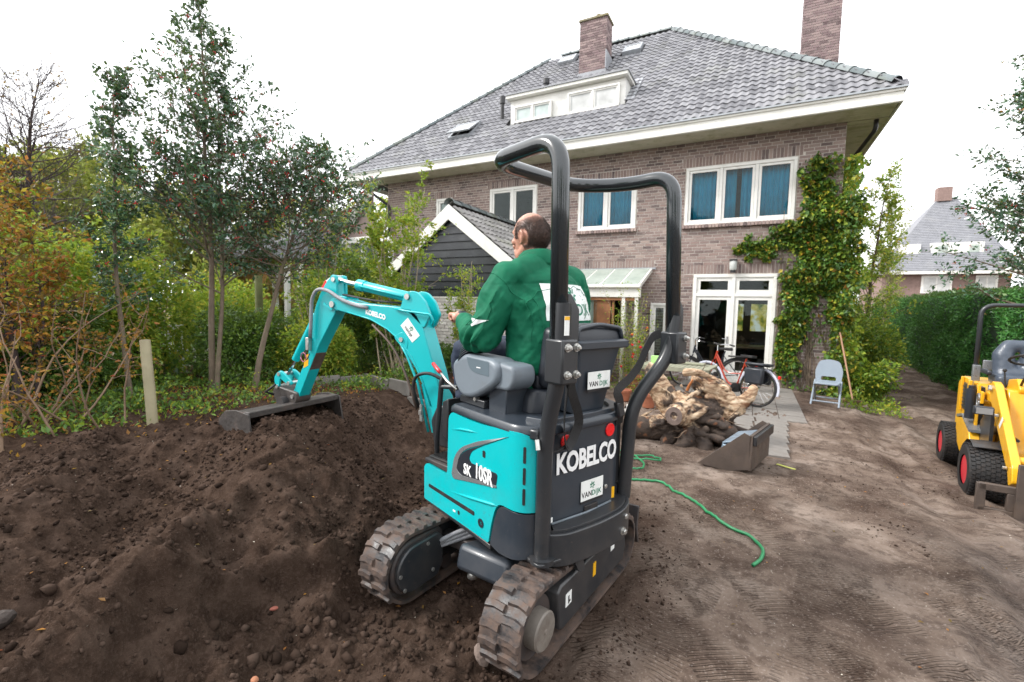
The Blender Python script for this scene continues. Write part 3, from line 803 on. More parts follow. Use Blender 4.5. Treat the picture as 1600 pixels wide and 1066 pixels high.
# dormer
dm = MB(); dm.box(((DX0+DX1)/2, DY+1.1, (DZ0+DZ1)/2-.1), (DX1-DX0-.02, 2.1, DZ1-DZ0+.2-.02))
dormer = hobj('dormer', dm, MATS['white_paint'])
tr_ = MB().box(((DX0+DX1)/2, DY+.62, DZ1+.045), (DX1-DX0+.16, 1.5, .09)); obj('dormer_fascia', tr_, MATS['white_fascia'], dormer, bevel=.01)
tr_ = MB().box(((DX0+DX1)/2, DY+.62, DZ1+.107), (DX1-DX0+.22, 1.56, .03)); obj('dormer_roof', tr_, MATS['lead_flashing'], dormer)
tr_ = MB().box(((DX0+DX1)/2, DY-.10, DZ0-.07), (DX1-DX0+.1, .25, .02), R=Matrix.Rotation(radians(40), 3, 'X')); obj('lead_apron', tr_, MATS['lead_flashing'], dormer)
tr_ = MB()
for i in range(6): tr_.box((DX1+.1, DY+.1+i*.18, EZ+(DY+.1+i*.18-EY0)*.949+.10), (.26, .17, .02), R=Matrix.Rotation(radians(43.5), 3, 'X'))
obj('lead_soakers', tr_, MATS['lead_flashing'], dormer)
for (a, b, c_, d_) in ((-6.78, -5.55, 7.13, 7.62), (-5.05, -3.55, 7.10, 7.70)):
    f, us, rows = window(dormer, a, b, c_, d_, DY-.06, 2, frame=.045, sash=.04)
    for p, q in us: obj('blind', MB().box(((p+q)/2, DY-.006, (c_+d_)/2), (q-p, .004, d_-c_-.05)), M_BLIND if a < -6 else M_NET, f)
# chimneys
def chimney(cx, cy, w, d, z0, z1, name):
    m = MB().box((cx, cy, (z0+z1)/2), (w-.03, d-.03, z1-z0)); c = hobj(name, m, MATS['mortar'])
    rr = lay(cx-w/2, cx+w/2, z0, z1-.02, [], seed=5); bricks(c, rr, cy-d/2, .03, -1, M_BRICKR, 'x', lambda r: -r[2], 260)
    mb = MB()
    for r in lay(cy-d/2+.03, cy+d/2, z0, z1-.02, [], seed=6): brick_box(mb, r, cx+w/2, .03, 1, 'y'); brick_box(mb, r, cx-w/2, .03, -1, 'y')
    tag(obj('brickwork', mb, M_BRICKR, c), kind='stuff')
    return c
ch = chimney(-5.07, 15.25, .90, .62, 8.3, 10.85, 'chimney')
cap = MB().box((-5.07, 15.25, 10.88), (.98, .70, .07)); cap.cyl((-5.0, 15.25, 10.9), (-5.0, 15.25, 11.12), .09, 10); cap.cyl((-5.3, 15.25, 10.9), (-5.3, 15.25, 11.0), .10, 10)
varied('mossy_cap', (.22, .20, .14), .9, .3, 9, dirt=(.35, .27, .04), dirt_amt=.9, dirt_scale=7, bump=.5, bscale=30)
obj('chimney_cap', cap, MATS['mossy_cap'], ch, bevel=.012)
fl = MB().box((-4.57, 15.15, 9.45), (.03, .8, .55)); fl.box((-5.07, 14.92, 9.1), (.98, .03, .25)); obj('lead_flashing', fl, MATS['lead_flashing'], ch)
chimney(1.33, 17.2, .95, .8, 6.2, 12.6, 'chimney')
# roof lights
def skylight(u0, u1, v0, v1, opened=0):
    X_ = Vector((1,0,0)); Y_ = Vector((0, sy, sz)); Z_ = Vector((0, -sz, sy))
    M = Matrix((X_, Y_, Z_)).transposed().to_4x4(); M.translation = Vector((u0, EY0, EZ))+Y_*v0
    w, h = u1-u0, v1-v0; f = MB(); q = .07
    for c_, d_ in (((w/2, q/2, .1), (w, q, .12)), ((w/2, h-q/2, .1), (w, q, .12)), ((q/2, h/2, .1), (q, h-2*q, .12)), ((w-q/2, h/2, .1), (q, h-2*q, .12))): f.box(c_, d_)
    f.box((w/2, -.08, .05), (w+.1, .2, .015))
    o = obj('roof_window', f, MATS['zinc'], roof); o.matrix_local = M
    T = Matrix.Translation((0, h, .15)) @ Matrix.Rotation(radians(-opened), 4, 'X') @ Matrix.Translation((0, -h, -.15))
    g = MB().box((w/2, h/2, .165), (w-.1, h-.1, .012)); obj('pane', g, M_SKYG, o).matrix_local = T
    s_ = MB()
    for c_, d_ in (((w/2, .06, .165), (w, .07, .04)), ((w/2, h-.06, .165), (w, .07, .04)), ((.04, h/2, .165), (.06, h-.2, .04)), ((w-.04, h/2, .165), (.06, h-.2, .04))): s_.box(c_, d_)
    obj('sash', s_, MATS['zinc'], o).matrix_local = T
t = NT('roof_light_glass'); t.col((.55, .57, .58)); t.rough(.05); t.b.inputs['Coat Weight'].default_value = 1; M_SKYG = t.m
skylight(*SKY[0], 8); skylight(*SKY[1]); skylight(*SKY[2])
# flue pipes
for (x, y, z, hh, r) in ((-6.35, 14.2, EZ+(14.2-EY0)*.949, .55, .07), (-7.35, 13.1, EZ+(13.1-EY0)*.949, .8, .055)):
    m = MB().cyl((x, y, z-.05), (x, y, z+hh), r, 12); m.cyl((x, y, z+hh*.72), (x, y, z+hh), r*1.5, 12); hobj('flue_pipe', m, MATS['black_pipe'], smooth='auto')
# wall lamp
lm = MB().box((-.49, HY-.03, 2.62), (.10, .05, .08)); lm.box((-.49, HY-.11, 2.80), (.17, .17, .03)); lm.cyl((-.49, HY-.11, 2.5), (-.49, HY-.11, 2.56), .06, 10)
l_ = hobj('wall_lamp', lm, MATS['black_pipe']); t = NT('frosted_lamp_glass'); t.col((.5, .52, .5)); t.rough(.25)
obj('lamp_shade', MB().lathe([(.07, 2.56), (.085, 2.6), (.085, 2.74), (.07, 2.79)], 12, c=(-.49, HY-.11, 0)), t.m, l_, smooth='auto')
for o in list(house.children): o.matrix_local = HL
# ------------------------------------------------------------------ mini excavator
def paint(name, base, rough=.28, dirt=(.10,.075,.06), amt=.5, coat=.5, low=True):
    t = NT(name); g = t.n('ShaderNodeNewGeometry'); P = g.outputs['Position']
    sep = t.n('ShaderNodeSeparateXYZ'); t.l(P, sep.inputs[0])
    c = t.ramp(t.noise(2.5, 3, .5, P), [(.3, tuple(q*.94 for q in base)), (.7, tuple(min(1, q*1.05) for q in base))])
    splat = t.maprange(t.noise(38, 6, .75, P), .60, .70, 0, 1); film = t.maprange(t.noise(5, 6, .7, P), .4, .75, 0, 1)
    z = t.maprange(sep.outputs[2], 1.1, .35, .12, 1)
    d = t.math('MULTIPLY', t.math('MAXIMUM', t.math('MULTIPLY', splat, .8), t.math('MULTIPLY', film, .35)), t.math('MULTIPLY', z, amt))
    t.col(t.mix(d, c, dirt)); t.rough(t.math('ADD', t.math('MULTIPLY', d, .6), rough))
    t.b.inputs['Coat Weight'].default_value = coat; t.b.inputs['Coat Roughness'].default_value = .12
    MATS[name] = t.m; return t.m
CY = paint('cyan_paint', (.0, .44, .47), .33, amt=.9, coat=.15)
GR = paint('charcoal_paint', (.026, .034, .045), .34, dirt=(.16, .14, .13), amt=.5, coat=.15)
BK = paint('black_steel', (.022, .025, .029), .36, dirt=(.14, .11, .09), amt=.7, coat=.2)
TB = paint('roll_bar_paint', (.016, .022, .026), .2, dirt=(.13, .11, .10), amt=.4, coat=.6)
MUDDY = paint('muddy_steel', (.03, .03, .033), .45, dirt=(.085, .052, .037), amt=2.2, coat=0)
DKP = varied('dark_plastic', (.018, .022, .03), .38, .15, 5, dirt=(.10, .09, .085), dirt_amt=.18, dirt_scale=9)
GREYP = varied('grey_plastic', (.155, .185, .215), .42, .06, 4, dirt=(.10, .09, .08), dirt_amt=.25, dirt_scale=6)
GREYP2 = varied('grey_plastic_panel', (.10, .135, .16), .4, .06, 4)
RUB = varied('black_rubber', (.012, .012, .013), .6, .2, 8, dirt=(.07, .05, .04), dirt_amt=.5, dirt_scale=12)
CHROME = varied('chrome_rod', (.75, .75, .76), .12, .03, 4, metal=1)
BOLT = varied('bolt_steel', (.55, .55, .53), .35, .15, 40, metal=.85, dirt=(.12, .09, .07), dirt_amt=.5, dirt_scale=30)
HOSEM = varied('hose_sleeve', (.26, .27, .29), .5, .12, 60, bump=.5, bscale=220)
WHT = varied('sticker_white', (.80, .82, .80), .35, .03, 4, dirt=(.5, .48, .44), dirt_amt=.25, dirt_scale=14)
GRN = varied('logo_green', (.0, .17, .09), .4, .03, 4)
LETW = varied('lettering_white', (.82, .83, .83), .35, .03, 4)
RED = varied('reflector_red', (.75, .01, .012), .3, .05, 20)
YEL = varied('warning_yellow', (.80, .42, .01), .4, .05, 10)
SILV = varied('badge_silver', (.22, .23, .24), .3, .06, 10, metal=.4)
t = NT('track_rubber'); g = t.n('ShaderNodeNewGeometry'); P_ = g.outputs['Position']
up_ = t.n('ShaderNodeSeparateXYZ'); t.l(g.outputs['Normal'], up_.inputs[0])
d_ = t.maprange(t.noise(11, 6, .7, P_), .38, .60, 0, 1)
c_ = t.mix(d_, (.028, .028, .030), (.105, .070, .054)); t.col(c_); t.rough(t.maprange(d_, 0, 1, .30, .85)); t.bump(t.noise(90, 5, .7, P_), .5, .004); TRK = t.m

BKM = varied('mud_caked_steel', (.05,.043,.04), .5, .3, 5, dirt=(.095,.062,.047), dirt_amt=1.0, dirt_scale=5, bump=.6, bscale=35)
FD = Vector((-.918, .396, 0)).normalized(); LD = Vector((-FD.y, FD.x, 0))
DS = Vector((-1.184, 2.457, 0))
digger = thing('mini_excavator', 'turquoise mini excavator with black roll bar, digging at the soil heap', 'excavator', DS, atan2(FD.y, FD.x))
DM = Matrix.Translation(DS) @ Matrix.Rotation(atan2(FD.y, FD.x), 4, 'Z'); DI = DM.inverted()
def d(name, mb, mat, parent=None, **k): return obj(name, mb, mat, parent or digger, **k)

# --- cyan left side cover: outline in (u,z), skin bent round the rear corner
side = [(.46,.42),(.462,.625),(.44,.65),(.205,.655),(.185,.672),(.175,1.0),(.14,1.035),(.0,1.025),(-.14,1.024),(-.31,1.04),(-.44,1.05),(-.51,1.03),(-.555,.99),(-.565,.665),(-.33,.66),(-.295,.645),(-.27,.60),(-.245,.52),(-.225,.42)]
side = fillet2(side, [.01,.03,.03,.05,.04,.06,.04,.2,.2,.2,.05,.04,.03,.01,.06,.05,.05,.03,.01], 3)
def bend(u, v, z):
    """push points behind u=-.40 round the rear corner (radius .10)"""
    R = .11; u0 = -.40
    if u < u0:
        s = u0-u; a = min(s/R, pi/2); ex = max(0, s-R*pi/2)
        return (u0-R*sin(a)*1.0 + (v-.43)*0 - (v-.43)*sin(a)*1.0, .43-R*(1-cos(a))-ex + (v-.43)*cos(a), z)
    return (u, v, z)
def grid_poly(poly, v, du=.04):
    """triangulated flat polygon with inner cuts so it can bend"""
    bm = bmesh.new(); vs = [bm.verts.new((p[0], v, p[1])) for p in poly]; bm.faces.new(vs)
    us = np.arange(-.56, -.36, .02)
    for u in us: bmesh.ops.bisect_plane(bm, geom=bm.verts[:]+bm.edges[:]+bm.faces[:], plane_co=(u, 0, 0), plane_no=(1, 0, 0))
    return bm
def panel(name, poly, v, th, mat, parent, bulge=0, bev=.012):
    bm = grid_poly(poly, v); bmesh.ops.recalc_face_normals(bm, faces=bm.faces)
    r = bmesh.ops.extrude_face_region(bm, geom=bm.faces[:]); ev = [q for q in r['geom'] if isinstance(q, bmesh.types.BMVert)]
    for q in ev: q.co.y -= th
    for q in bm.verts: q.co = Vector(bend(*q.co))
    me = bpy.data.meshes.new(name); bm.to_mesh(me); bm.free(); return link(name, me, mat, parent, bevel=bev, bseg=3)
sc_ = panel('side_cover', side, .43, .05, CY, digger, bev=.014)
# recessed decorations on the side
def decal(name, poly, mat, parent, v=.432, th=.003, bev=0): return panel(name, poly, v, th, mat, parent, bev=bev)
decal('badge', fillet2([(-.377,1.014),(-.11,.925),(.04,.856),(.108,.785),(.133,.675),(.112,.655),(-.02,.682),(-.29,.732),(-.29,.745),(.03,.70),(.084,.716),(.051,.81),(-.016,.862),(-.142,.912)], [0,.05,.05,.05,.02,.02,.05,.01,.01,.02,.03,.05,.05,.1]), SILV, sc_, .434, .006, .0015)
decal('badge_field', fillet2([(-.377,1.014),(-.15,.911),(-.02,.858),(.049,.808),(.082,.716),(.031,.698),(-.284,.738),(-.297,.806),(-.06,.795),(-.041,.818),(-.065,.861),(-.142,.905)], [0,.05,.05,.05,.02,.02,.01,.02,.02,.02,.02,.1]), DKP, sc_, .4325, .004)
def side_text(body, u, z, h, bold, sx, mat, parent, v=.4345, rot=0, name='lettering', dz=0):
    me = text_mesh(body, h, bold, sx, .0012)
    for p in me.vertices:
        x, y = p.co.x, p.co.y; p.co = Vector((u-x, v+p.co.z, z+y+x*rot))
    return link(name, me, mat, parent, fix=False)
side_text('SK', -.030, .745, .080, .002, .80, LETW, sc_, rot=-.02)
side_text('10SR', -.180, .764, .112, .003, .68, LETW, sc_, rot=-.02)
for z0, z1 in ((.903,.983),(.80,.882),(.70,.781)):
    decal('vent_slot', fillet2([(-.468,z0),(-.482,z0),(-.482,z1),(-.468,z1)], .006), RUB, sc_, .4315, .003)
decal('vent_slot', fillet2([(.401,.512),(-.098,.514),(-.098,.538),(.401,.534)], .011), RUB, sc_, .4315, .003)
decal('lock_slot', fillet2([(-.165,.857),(-.19,.857),(-.19,.893),(-.165,.893)], .008), RUB, sc_, .4315, .003)
decal('lock_slot', fillet2([(.068,.462),(.048,.462),(.048,.486),(.068,.486)], .009), RUB, sc_, .4315, .003)
decal('data_label', [(.118,.462),(.092,.462),(.092,.472),(.118,.472)], WHT, sc_, .4315, .002)
m = MB().lathe([(.022, 0), (.024, .004), (.012, .004), (.010, -.004)], 16); m2 = MB(); M_ = Matrix.Translation((-.159, .430, .5)) @ Matrix.Rotation(-pi/2, 4, 'X'); m2.add(m.v, m.f, M_); d('grommet', m2, DKP, sc_, smooth='auto')
# raised crease line on the cover
m = MB().tube([(.15, .429, .93), (.05, .430, .955), (-.03, .43, .965), (-.12, .429, .972)], [.001, .007, .007, .001], 8); d('crease', m, CY, sc_, smooth=True)
m = MB().tube([(.16, .429, .565), (-.05, .431, .60), (-.25, .431, .635), (-.30, .429, .64)], [.001, .008, .008, .001], 8); d('crease', m, CY, sc_, smooth=True)

# --- dark body core, rear cover
def ring_body(name, plan, zs, mat, parent, bevel=.012, grow=None):
    mb = MB(); n = len(plan); cx = sum(p[0] for p in plan)/n; cy = sum(p[1] for p in plan)/n
    for i, (z, s) in enumerate(zs):
        mb.v += [(cx+(p[0]-cx)*s, cy+(p[1]-cy)*s, z) for p in plan]
    for i in range(len(zs)-1):
        for k in range(n): mb.f.append((i*n+k, i*n+(k+1) % n, (i+1)*n+(k+1) % n, (i+1)*n+k))
    mb.f.append(tuple(range(n-1, -1, -1))); mb.f.append(tuple((len(zs)-1)*n+k for k in range(n)))
    return d(name, mb, mat, parent, smooth='auto', bevel=bevel)
core = fillet2([(.44,.385),(-.385,.385),(-.46,.30),(-.46,-.34),(-.38,-.40),(.44,-.40)], [.02,.04,.05,.06,.08,.02], 4)
ring_body('engine_bay', core, [(.44,1),(.64,1)], BK, digger)
corer = fillet2([(.17,.385),(-.385,.385),(-.46,.30),(-.46,-.34),(-.38,-.40),(.17,-.40)], [.02,.04,.05,.06,.08,.02], 4)
ring_body('engine_bay', corer, [(.64,1),(1.03,1)], BK, digger)
rearp = fillet2([(-.38,.34),(-.50,.302),(-.515,.02),(-.50,-.235),(-.43,-.335),(-.28,-.39),(-.25,-.37),(-.40,-.28),(-.47,-.21),(-.475,.02),(-.465,.28),(-.36,.30)], [.01,.035,.3,.06,.08,.01,.01,.05,.03,.3,.02,.01], 5)
rc = ring_body('rear_cover', rearp, [(.575,.995),(.60,1),(.80,1.0),(.812,.985),(.985,.985),(1.0,1.0),(1.07,.99),(1.10,.965)], GR, digger, .006)
U0 = -.518
def rear_text(body, v, z, h, bold, sx, mat, parent, u=U0, name='lettering', sp=1.0, rot=0, wrap=True):
    me = text_mesh(body, h, bold, sx, .0012, sp)
    for p in me.vertices:
        x, y = p.co.x, p.co.y; vv = v-x; uu = u+.015*((vv-.03)/.27)**2 if wrap else u
        p.co = Vector((uu-p.co.z, vv, z+y+x*rot))
    return link(name, me, mat, parent, fix=False)
rear_text('KOBELCO', .004, .868, .142, .0048, .735, LETW, rc, sp=.97)
def leaf_logo(cx, cz, s, put, mat, parent, name='leaf_emblem'):
    """small plant emblem: four pointed leaves on a curl"""
    mb = MB()
    def leaf(x, y, a, l, w):
        pts = []
        for i in range(9):
            tt = i/8; pts.append((tt*l, w*sin(pi*tt**.8)))
        pts += [(tt*l, -w*.55*sin(pi*tt**.8)) for tt in [1-i/8 for i in range(1, 8)]]
        q = [put(cx+s*(x+p[0]*cos(a)-p[1]*sin(a)), cz+s*(y+p[0]*sin(a)+p[1]*cos(a)), 0) for p in pts]
        q2 = [put(cx+s*(x+p[0]*cos(a)-p[1]*sin(a)), cz+s*(y+p[0]*sin(a)+p[1]*cos(a)), 1) for p in pts]
        n = len(q); mb.add(q+q2, [tuple(range(n)), tuple(range(2*n-1, n-1, -1))]+[(i, i+n, (i+1) % n+n, (i+1) % n) for i in range(n)])
    leaf(-.05, .15, 1.75, .62, .17); leaf(-.12, .05, 2.5, .6, .17); leaf(.12, .12, .95, .6, .17); leaf(.12, -.1, .2, .55, .15); leaf(-.12, -.12, 3.4, .5, .14); leaf(.02, -.1, -1.2, .5, .13)
    return link(name, mb.mesh(name), mat, parent)
def company_label(parent, v, z, w, h, u=U0, skew=0, size=.040, strip=True):
    put = lambda x, y, k: (u-.002-.0008*k, v-x, z+y)
    pl = MB().box((u, v, z), (.003, w, h)); L = obj('sticker', pl, WHT, parent)
    leaf_logo(0, h*.17, h*.30, put, GRN, L)
    me = text_mesh('VAN', size, .0006, .9, .0006, 1.1)
    for p in me.vertices: p.co = Vector((u-.002-p.co.z, v+w*.24-p.co.x, z-h*.22+p.co.y))
    link('lettering', me, MATS['black_pipe'], L, fix=False)
    me = text_mesh('DIJK', size, .0004, .9, .0006, 1.1)
    for p in me.vertices: p.co = Vector((u-.002-p.co.z, v-w*.20-p.co.x, z-h*.22+p.co.y))
    link('lettering', me, GRN, L, fix=False)
    if strip: obj('strip', MB().box((u-.0003, v, z-h*.5-.008), (.0026, w, .012)), MATS['black_pipe'], L)
    return L
company_label(rc, -.024, .695, .171, .105)
for v, z in ((.172, .978), (-.165, .985)):
    m = MB(); M_ = Matrix.Translation((U0-.001 + (.012 if v > 0 else .012), v, z)) @ Matrix.Rotation(-pi/2, 4, 'Y') @ Matrix.Rotation(0, 4, 'Z')
    m.lathe([(.036, 0), (.036, .004), (.033, .006)], 24, M=M_); d('reflector', m, RED, rc)
d('warning_label', MB().box((-.494, -.206, .62), (.004, .05, .062), rz=radians(-16)), YEL, rc)
d('warning_label', MB().box((-.506, .262, .596), (.004, .03, .03), rz=radians(8)), WHT, rc)
m = MB(); m.lathe([(.012, 0), (.012, .006), (.006, .008)], 14, M=Matrix.Translation((U0+.006, -.138, .678)) @ Matrix.Rotation(-pi/2, 4, 'Y')); d('lock', m, BOLT, rc, smooth='auto')
m = MB().box((U0+.003, -.022, .596), (.012, .105, .034)); d('hand_recess', m, RUB, rc, bevel=.005)
d('lifted_edge', MB().tube([(-.512, .26, .583), (-.522, .02, .58), (-.51, -.19, .583)], .006, 8), WHT if False else GREYP, rc, smooth=True)
# rear corner bumper piece below the side cover
bp = fillet2([(-.232,.415),(-.25,.50),(-.275,.585),(-.30,.632),(-.335,.652),(-.57,.652),(-.58,.50),(-.53,.44),(-.40,.41),(-.30,.398)], [.01,.04,.04,.04,.03,.01,.05,.04,.05,.03], 3)
panel('corner_cover', bp, .425, .06, GR, digger, bev=.014)
bp2 = [(.46,.425),(.46,.405),(-.235,.385),(-.235,.41)]
panel('lower_trim', bp2, .425, .05, BK, digger, bev=.004)
# deck under the seat
deckp = fillet2([(.165,.432),(-.15,.434),(-.44,.43),(-.53,.33),(-.53,-.22),(-.44,-.36),(-.2,-.41),(.165,-.41)], [.03,.1,.08,.08,.08,.08,.05,.03], 4)
ring_body('seat_deck', deckp, [(1.030,.985),(1.040,1.0),(1.062,.995),(1.078,.965)], GR, digger, .004)
ring_body('seat_base', fillet2([(.12,.22),(-.30,.22),(-.34,.1),(-.34,-.2),(-.28,-.30),(.12,-.30)], .05), [(1.07,1),(1.15,.97),(1.20,.9)], DKP, digger)
# floor plate with non-slip bars
fl_ = d('floor_plate', MB().prism([(.465,.66),(.465,.68),(.17,.70),(.17,.66)], -.40, .425, 'y'), MUDDY, bevel=.006)
fm_ = d('floor_mat', MB().prism([(.455,.683),(.455,.692),(.19,.712),(.19,.70)], -.36, .40, 'y'), RUB, fl_, bevel=.004)
m = MB()
for i in range(14): m.box((.20+i*.018, .02, .713-i*.0013), (.007, .72, .006))
tag(obj('tread_ribs', m, RUB, fm_), kind='stuff')

# --- bumper bar round the tail with bolts and plate
path = [(-.40,.36),(-.52,.335),(-.585,.25),(-.605,.02),(-.585,-.19),(-.53,-.31),(-.40,-.40)]
path = [tuple(p[:2]) for p in fillet([(x, y, 0) for x, y in path], .1, 4)]
def strip_band(name, path, z0, z1, th, mat, parent, bev=.005):
    n = len(path); mb = MB(); nr = []
    for i in range(n):
        a = Vector(path[max(i-1, 0)]); b = Vector(path[min(i+1, n-1)]); t_ = (b-a).normalized(); nr.append(Vector((t_.y, -t_.x)))
    for z in (z0, z1):
        for i, p in enumerate(path): mb.v.append((p[0], p[1], z))
        for i, p in enumerate(path): mb.v.append((p[0]+nr[i].x*th, p[1]+nr[i].y*th, z))
    for i in range(n-1):
        a, b, c, e = i, i+n, i+2*n, i+3*n
        mb.f += [(a, a+1, c+1, c), (b, e, e+1, b+1), (a, b, b+1, a+1), (c, c+1, e+1, e)]
    mb.f += [(0, 2*n, 3*n, n), (n-1, 2*n-1, 4*n-1, 3*n-1)]
    return d(name, mb, mat, parent, bevel=bev)
bb = strip_band('tail_guard', path, .405, .565, .022, BK, digger)
strip_band('guard_flange', path, .552, .578, -.075, BK, bb)
m = MB()
for v, z in ((.214,.52),(.217,.445),(-.182,.452),(-.215,.52)):
    u = -.606 if abs(v) < .2 else -.585
    m = MB(); M_ = Matrix.Translation((u, v, z)) @ Matrix.Rotation(-pi/2, 4, 'Y')
    m.lathe([(.022, 0), (.022, .004)], 16, M=M_); m.lathe([(.0155, .004), (.0155, .018), (.012, .021)], 6, M=M_); d('bolt', m, BOLT, bb, smooth='auto')
d('data_plate', MB().box((-.608, .030, .512), (.004, .14, .066), rz=0), SILV, bb)
d('data_plate_mark', MB().box((-.6105, .075, .495), (.002, .035, .010)), RED, bb)
d('guard_foot', MB().prism(fillet2([(.12,.40),(.10,.34),(.14,.33),(.18,.40)], .015), -.60, -.56, 'x'), BK, bb)

# --- roll bar: one bent tube, lower legs, bolted brackets
RT = .0405
TL_, TR_ = (-.565, .325), (-.585, -.565)
pts = [(-.60,.335,1.50), (-.575,.325,2.385), (-.085,.335,2.385), (-.02,-.335,2.385), (-.30,-.52,2.375), (-.575,-.565,2.385), (-.60,-.585,1.45)]
pth = fillet(pts, [0,.15,.14,.22,.2,.17,0], 8)
rb = d('roll_bar', MB().tube(pth, RT, 20), TB, smooth=True)
rb2 = d('roll_bar_leg', MB().tube(fillet([(-.625,.335,1.66), (-.615,.335,1.36), (-.53,.335,1.03), (-.53,.335,.44)], [0,.12,.14,0], 8), RT*.93, 18), BK, rb, smooth='auto')
rb3 = d('roll_bar_leg', MB().tube(fillet([(-.61,-.585,1.60), (-.60,-.56,1.38), (-.50,-.36,1.10), (-.48,-.345,.56)], [0,.12,.14,0], 8), RT*.93, 18), BK, rb, smooth='auto')
d('leg_foot', MB().cyl((-.53,.335,.43), (-.53,.335,.455), .062, 20), BK, rb, smooth='auto')
d('leg_foot', MB().prism(fillet2([(-.58,.40),(-.60,.20),(-.56,.18),(-.48,.28),(-.47,.39)], .03), .432, .447, 'z'), BK, rb, bevel=.003)
def bracket(u, v, z0, z1, vt, side_):
    # clamp box over the joint, folded plate above
    m = MB().box((u, v, (z0+z1)/2), (.115, .10, z1-z0)); b = d('clamp_bracket', m, BK, rb, bevel=.01)
    pl = MB().prism(fillet2([(vt, z0-.0), (vt-.075, z0), (vt-.075, z1+.13), (vt-.02, z1+.20), (vt, z1+.2)], .008), u-.01, u+.0, 'x'); d('folded_plate', pl, BK, b, bevel=.002)
    for z in (z0+.045, z1-.035):
        for vv in ((v+.02, v-.035) if side_ > 0 else (v-.025,)):
            m = MB(); M_ = Matrix.Translation((u-.0575, vv, z)) @ Matrix.Rotation(-pi/2, 4, 'Y')
            m.lathe([(.019, 0), (.019, .005)], 14, M=M_); m.lathe([(.0145, .005), (.0145, .017), (.008, .018), (.008, .026), (.0065, .028)], 6, M=M_); d('bolt', m, BOLT, b, smooth='auto')
bracket(-.615, .33, 1.30, 1.50, .305, 1); bracket(-.605, -.585, 1.33, 1.51, -.585, -1)
d('warning_sticker', MB().box((-.6605, .345, 1.56), (.0015, .030, .085)), WHT, rb); d('warning_sticker_band', MB().box((-.6615, .345, 1.593), (.0015, .030, .016)), YEL, rb)

# seat back, seat cushion
st = d('seat', MB().box((-.06, -.06, 1.235), (.44, .44, .09)), DKP, bevel=.03, bseg=4)
d('seat_back', MB().box((-.305, -.06, 1.37), (.09, .42, .33), R=Matrix.Rotation(radians(-10), 3, 'Y')), DKP, st, bevel=.035, bseg=4)
# seat belts: twisted webbing
BELT = varied('belt_webbing', (.010, .010, .011), .5, .2, 30, bump=.6, bscale=300)
def webbing(pts, w, th=.0025, n=36, mat=BELT, twist=(0,0), name='seat_belt', parent=None, up=(0,0,1)):
    P = [Vector(p) for p in pts]; P = [P[0]]+P+[P[-1]]; C = []
    for i in range(1, len(P)-2):
        for k in range(n//(len(P)-3)):
            t_ = k/(n//(len(P)-3)); a, b, c, e = P[i-1], P[i], P[i+1], P[i+2]
            C.append(.5*((2*b)+(-a+c)*t_+(2*a-5*b+4*c-e)*t_*t_+(-a+3*b-3*c+e)*t_**3))
    C.append(P[-1]); mb = MB(); N = len(C)
    for i, c in enumerate(C):
        tg = (C[min(i+1, N-1)]-C[max(i-1, 0)]).normalized(); s = tg.cross(Vector(up)).normalized()
        a = radians(twist[0]+(twist[1]-twist[0])*i/(N-1)); s = Matrix.Rotation(a, 3, tg) @ s; nn_ = tg.cross(s)
        for q in (s*w/2+nn_*th, -s*w/2+nn_*th, -s*w/2-nn_*th, s*w/2-nn_*th): mb.v.append(tuple(c+q))
    for i in range(N-1):
        for k in range(4): mb.f.append((4*i+k, 4*i+(k+1) % 4, 4*i+4+(k+1) % 4, 4*i+4+k))
    mb.f += [(0,1,2,3), (4*N-1, 4*N-2, 4*N-3, 4*N-4)]
    return d(name, mb, mat, parent, smooth='auto')
sb = webbing([(-.575,-.50,1.50), (-.57,-.43,1.48), (-.56,-.385,1.41), (-.555,-.34,1.33), (-.55,-.27,1.265), (-.55,-.165,1.205), (-.55,-.185,1.15), (-.53,-.22,1.07), (-.50,-.25,1.0)], .050, twist=(0, 15), up=(1,0,0))
d('buckle', MB().box((-.535,-.205,1.10), (.03, .05, .09), R=Matrix.Rotation(radians(-20), 3, 'X')), BK, sb, bevel=.008)
sb = webbing([(-.60,.27,1.36), (-.585,.22,1.24), (-.56,.14,1.10), (-.545,.15,1.02), (-.545,.20,.965), (-.55,.23,1.06), (-.56,.235,1.2), (-.6,.26,1.34)], .045, twist=(10, 60), up=(1,0,0))
d('belt_tongue', MB().tube([(-.545,.20,.97), (-.535,.25,.955), (-.53,.30,.95)], [.012,.008,.004], 8), BELT, sb)
d('buckle', MB().box((-.50,.372,1.045), (.05,.03,.05), rz=.3), BK, sb, bevel=.01); d('buckle_end', MB().cyl((-.53,.385,1.03), (-.545,.39,.985), .012, 8), BOLT, sb)

# --- control console
cons = fillet2([(.245,1.305),(.115,1.368),(-.145,1.362),(-.20,1.335),(-.205,1.25),(-.12,1.19),(.02,1.125),(.13,1.115),(.205,1.17)], [.05,.05,.05,.04,.05,.08,.08,.06,.06], 5)
cn = d('control_console', MB().prism(cons, .215, .375, 'y'), GREYP, bevel=.028, bseg=5)
d('console_box', MB().prism(fillet2([(-.08,1.355),(-.285,1.335),(-.30,1.30),(-.30,1.25),(-.26,1.205),(-.10,1.20)], .035, 4), .19, .345, 'y'), GREYP, cn, bevel=.02, bseg=4)
d('console_panel', MB().prism(fillet2([(.08,1.352),(-.135,1.345),(-.135,1.268),(.0,1.272),(.05,1.29)], [.01,.01,.005,.03,.03]), .3725, .3765, 'y'), GREYP2, cn, bevel=.001)
d('console_mark', MB().box((-.04,.3772,1.305), (.035,.001,.005)), LETW, cn)
d('console_post', MB().prism([(-.075,1.215),(-.23,1.225),(-.225,1.07),(-.075,1.062)], .19, .33, 'y'), GR, cn, bevel=.006)
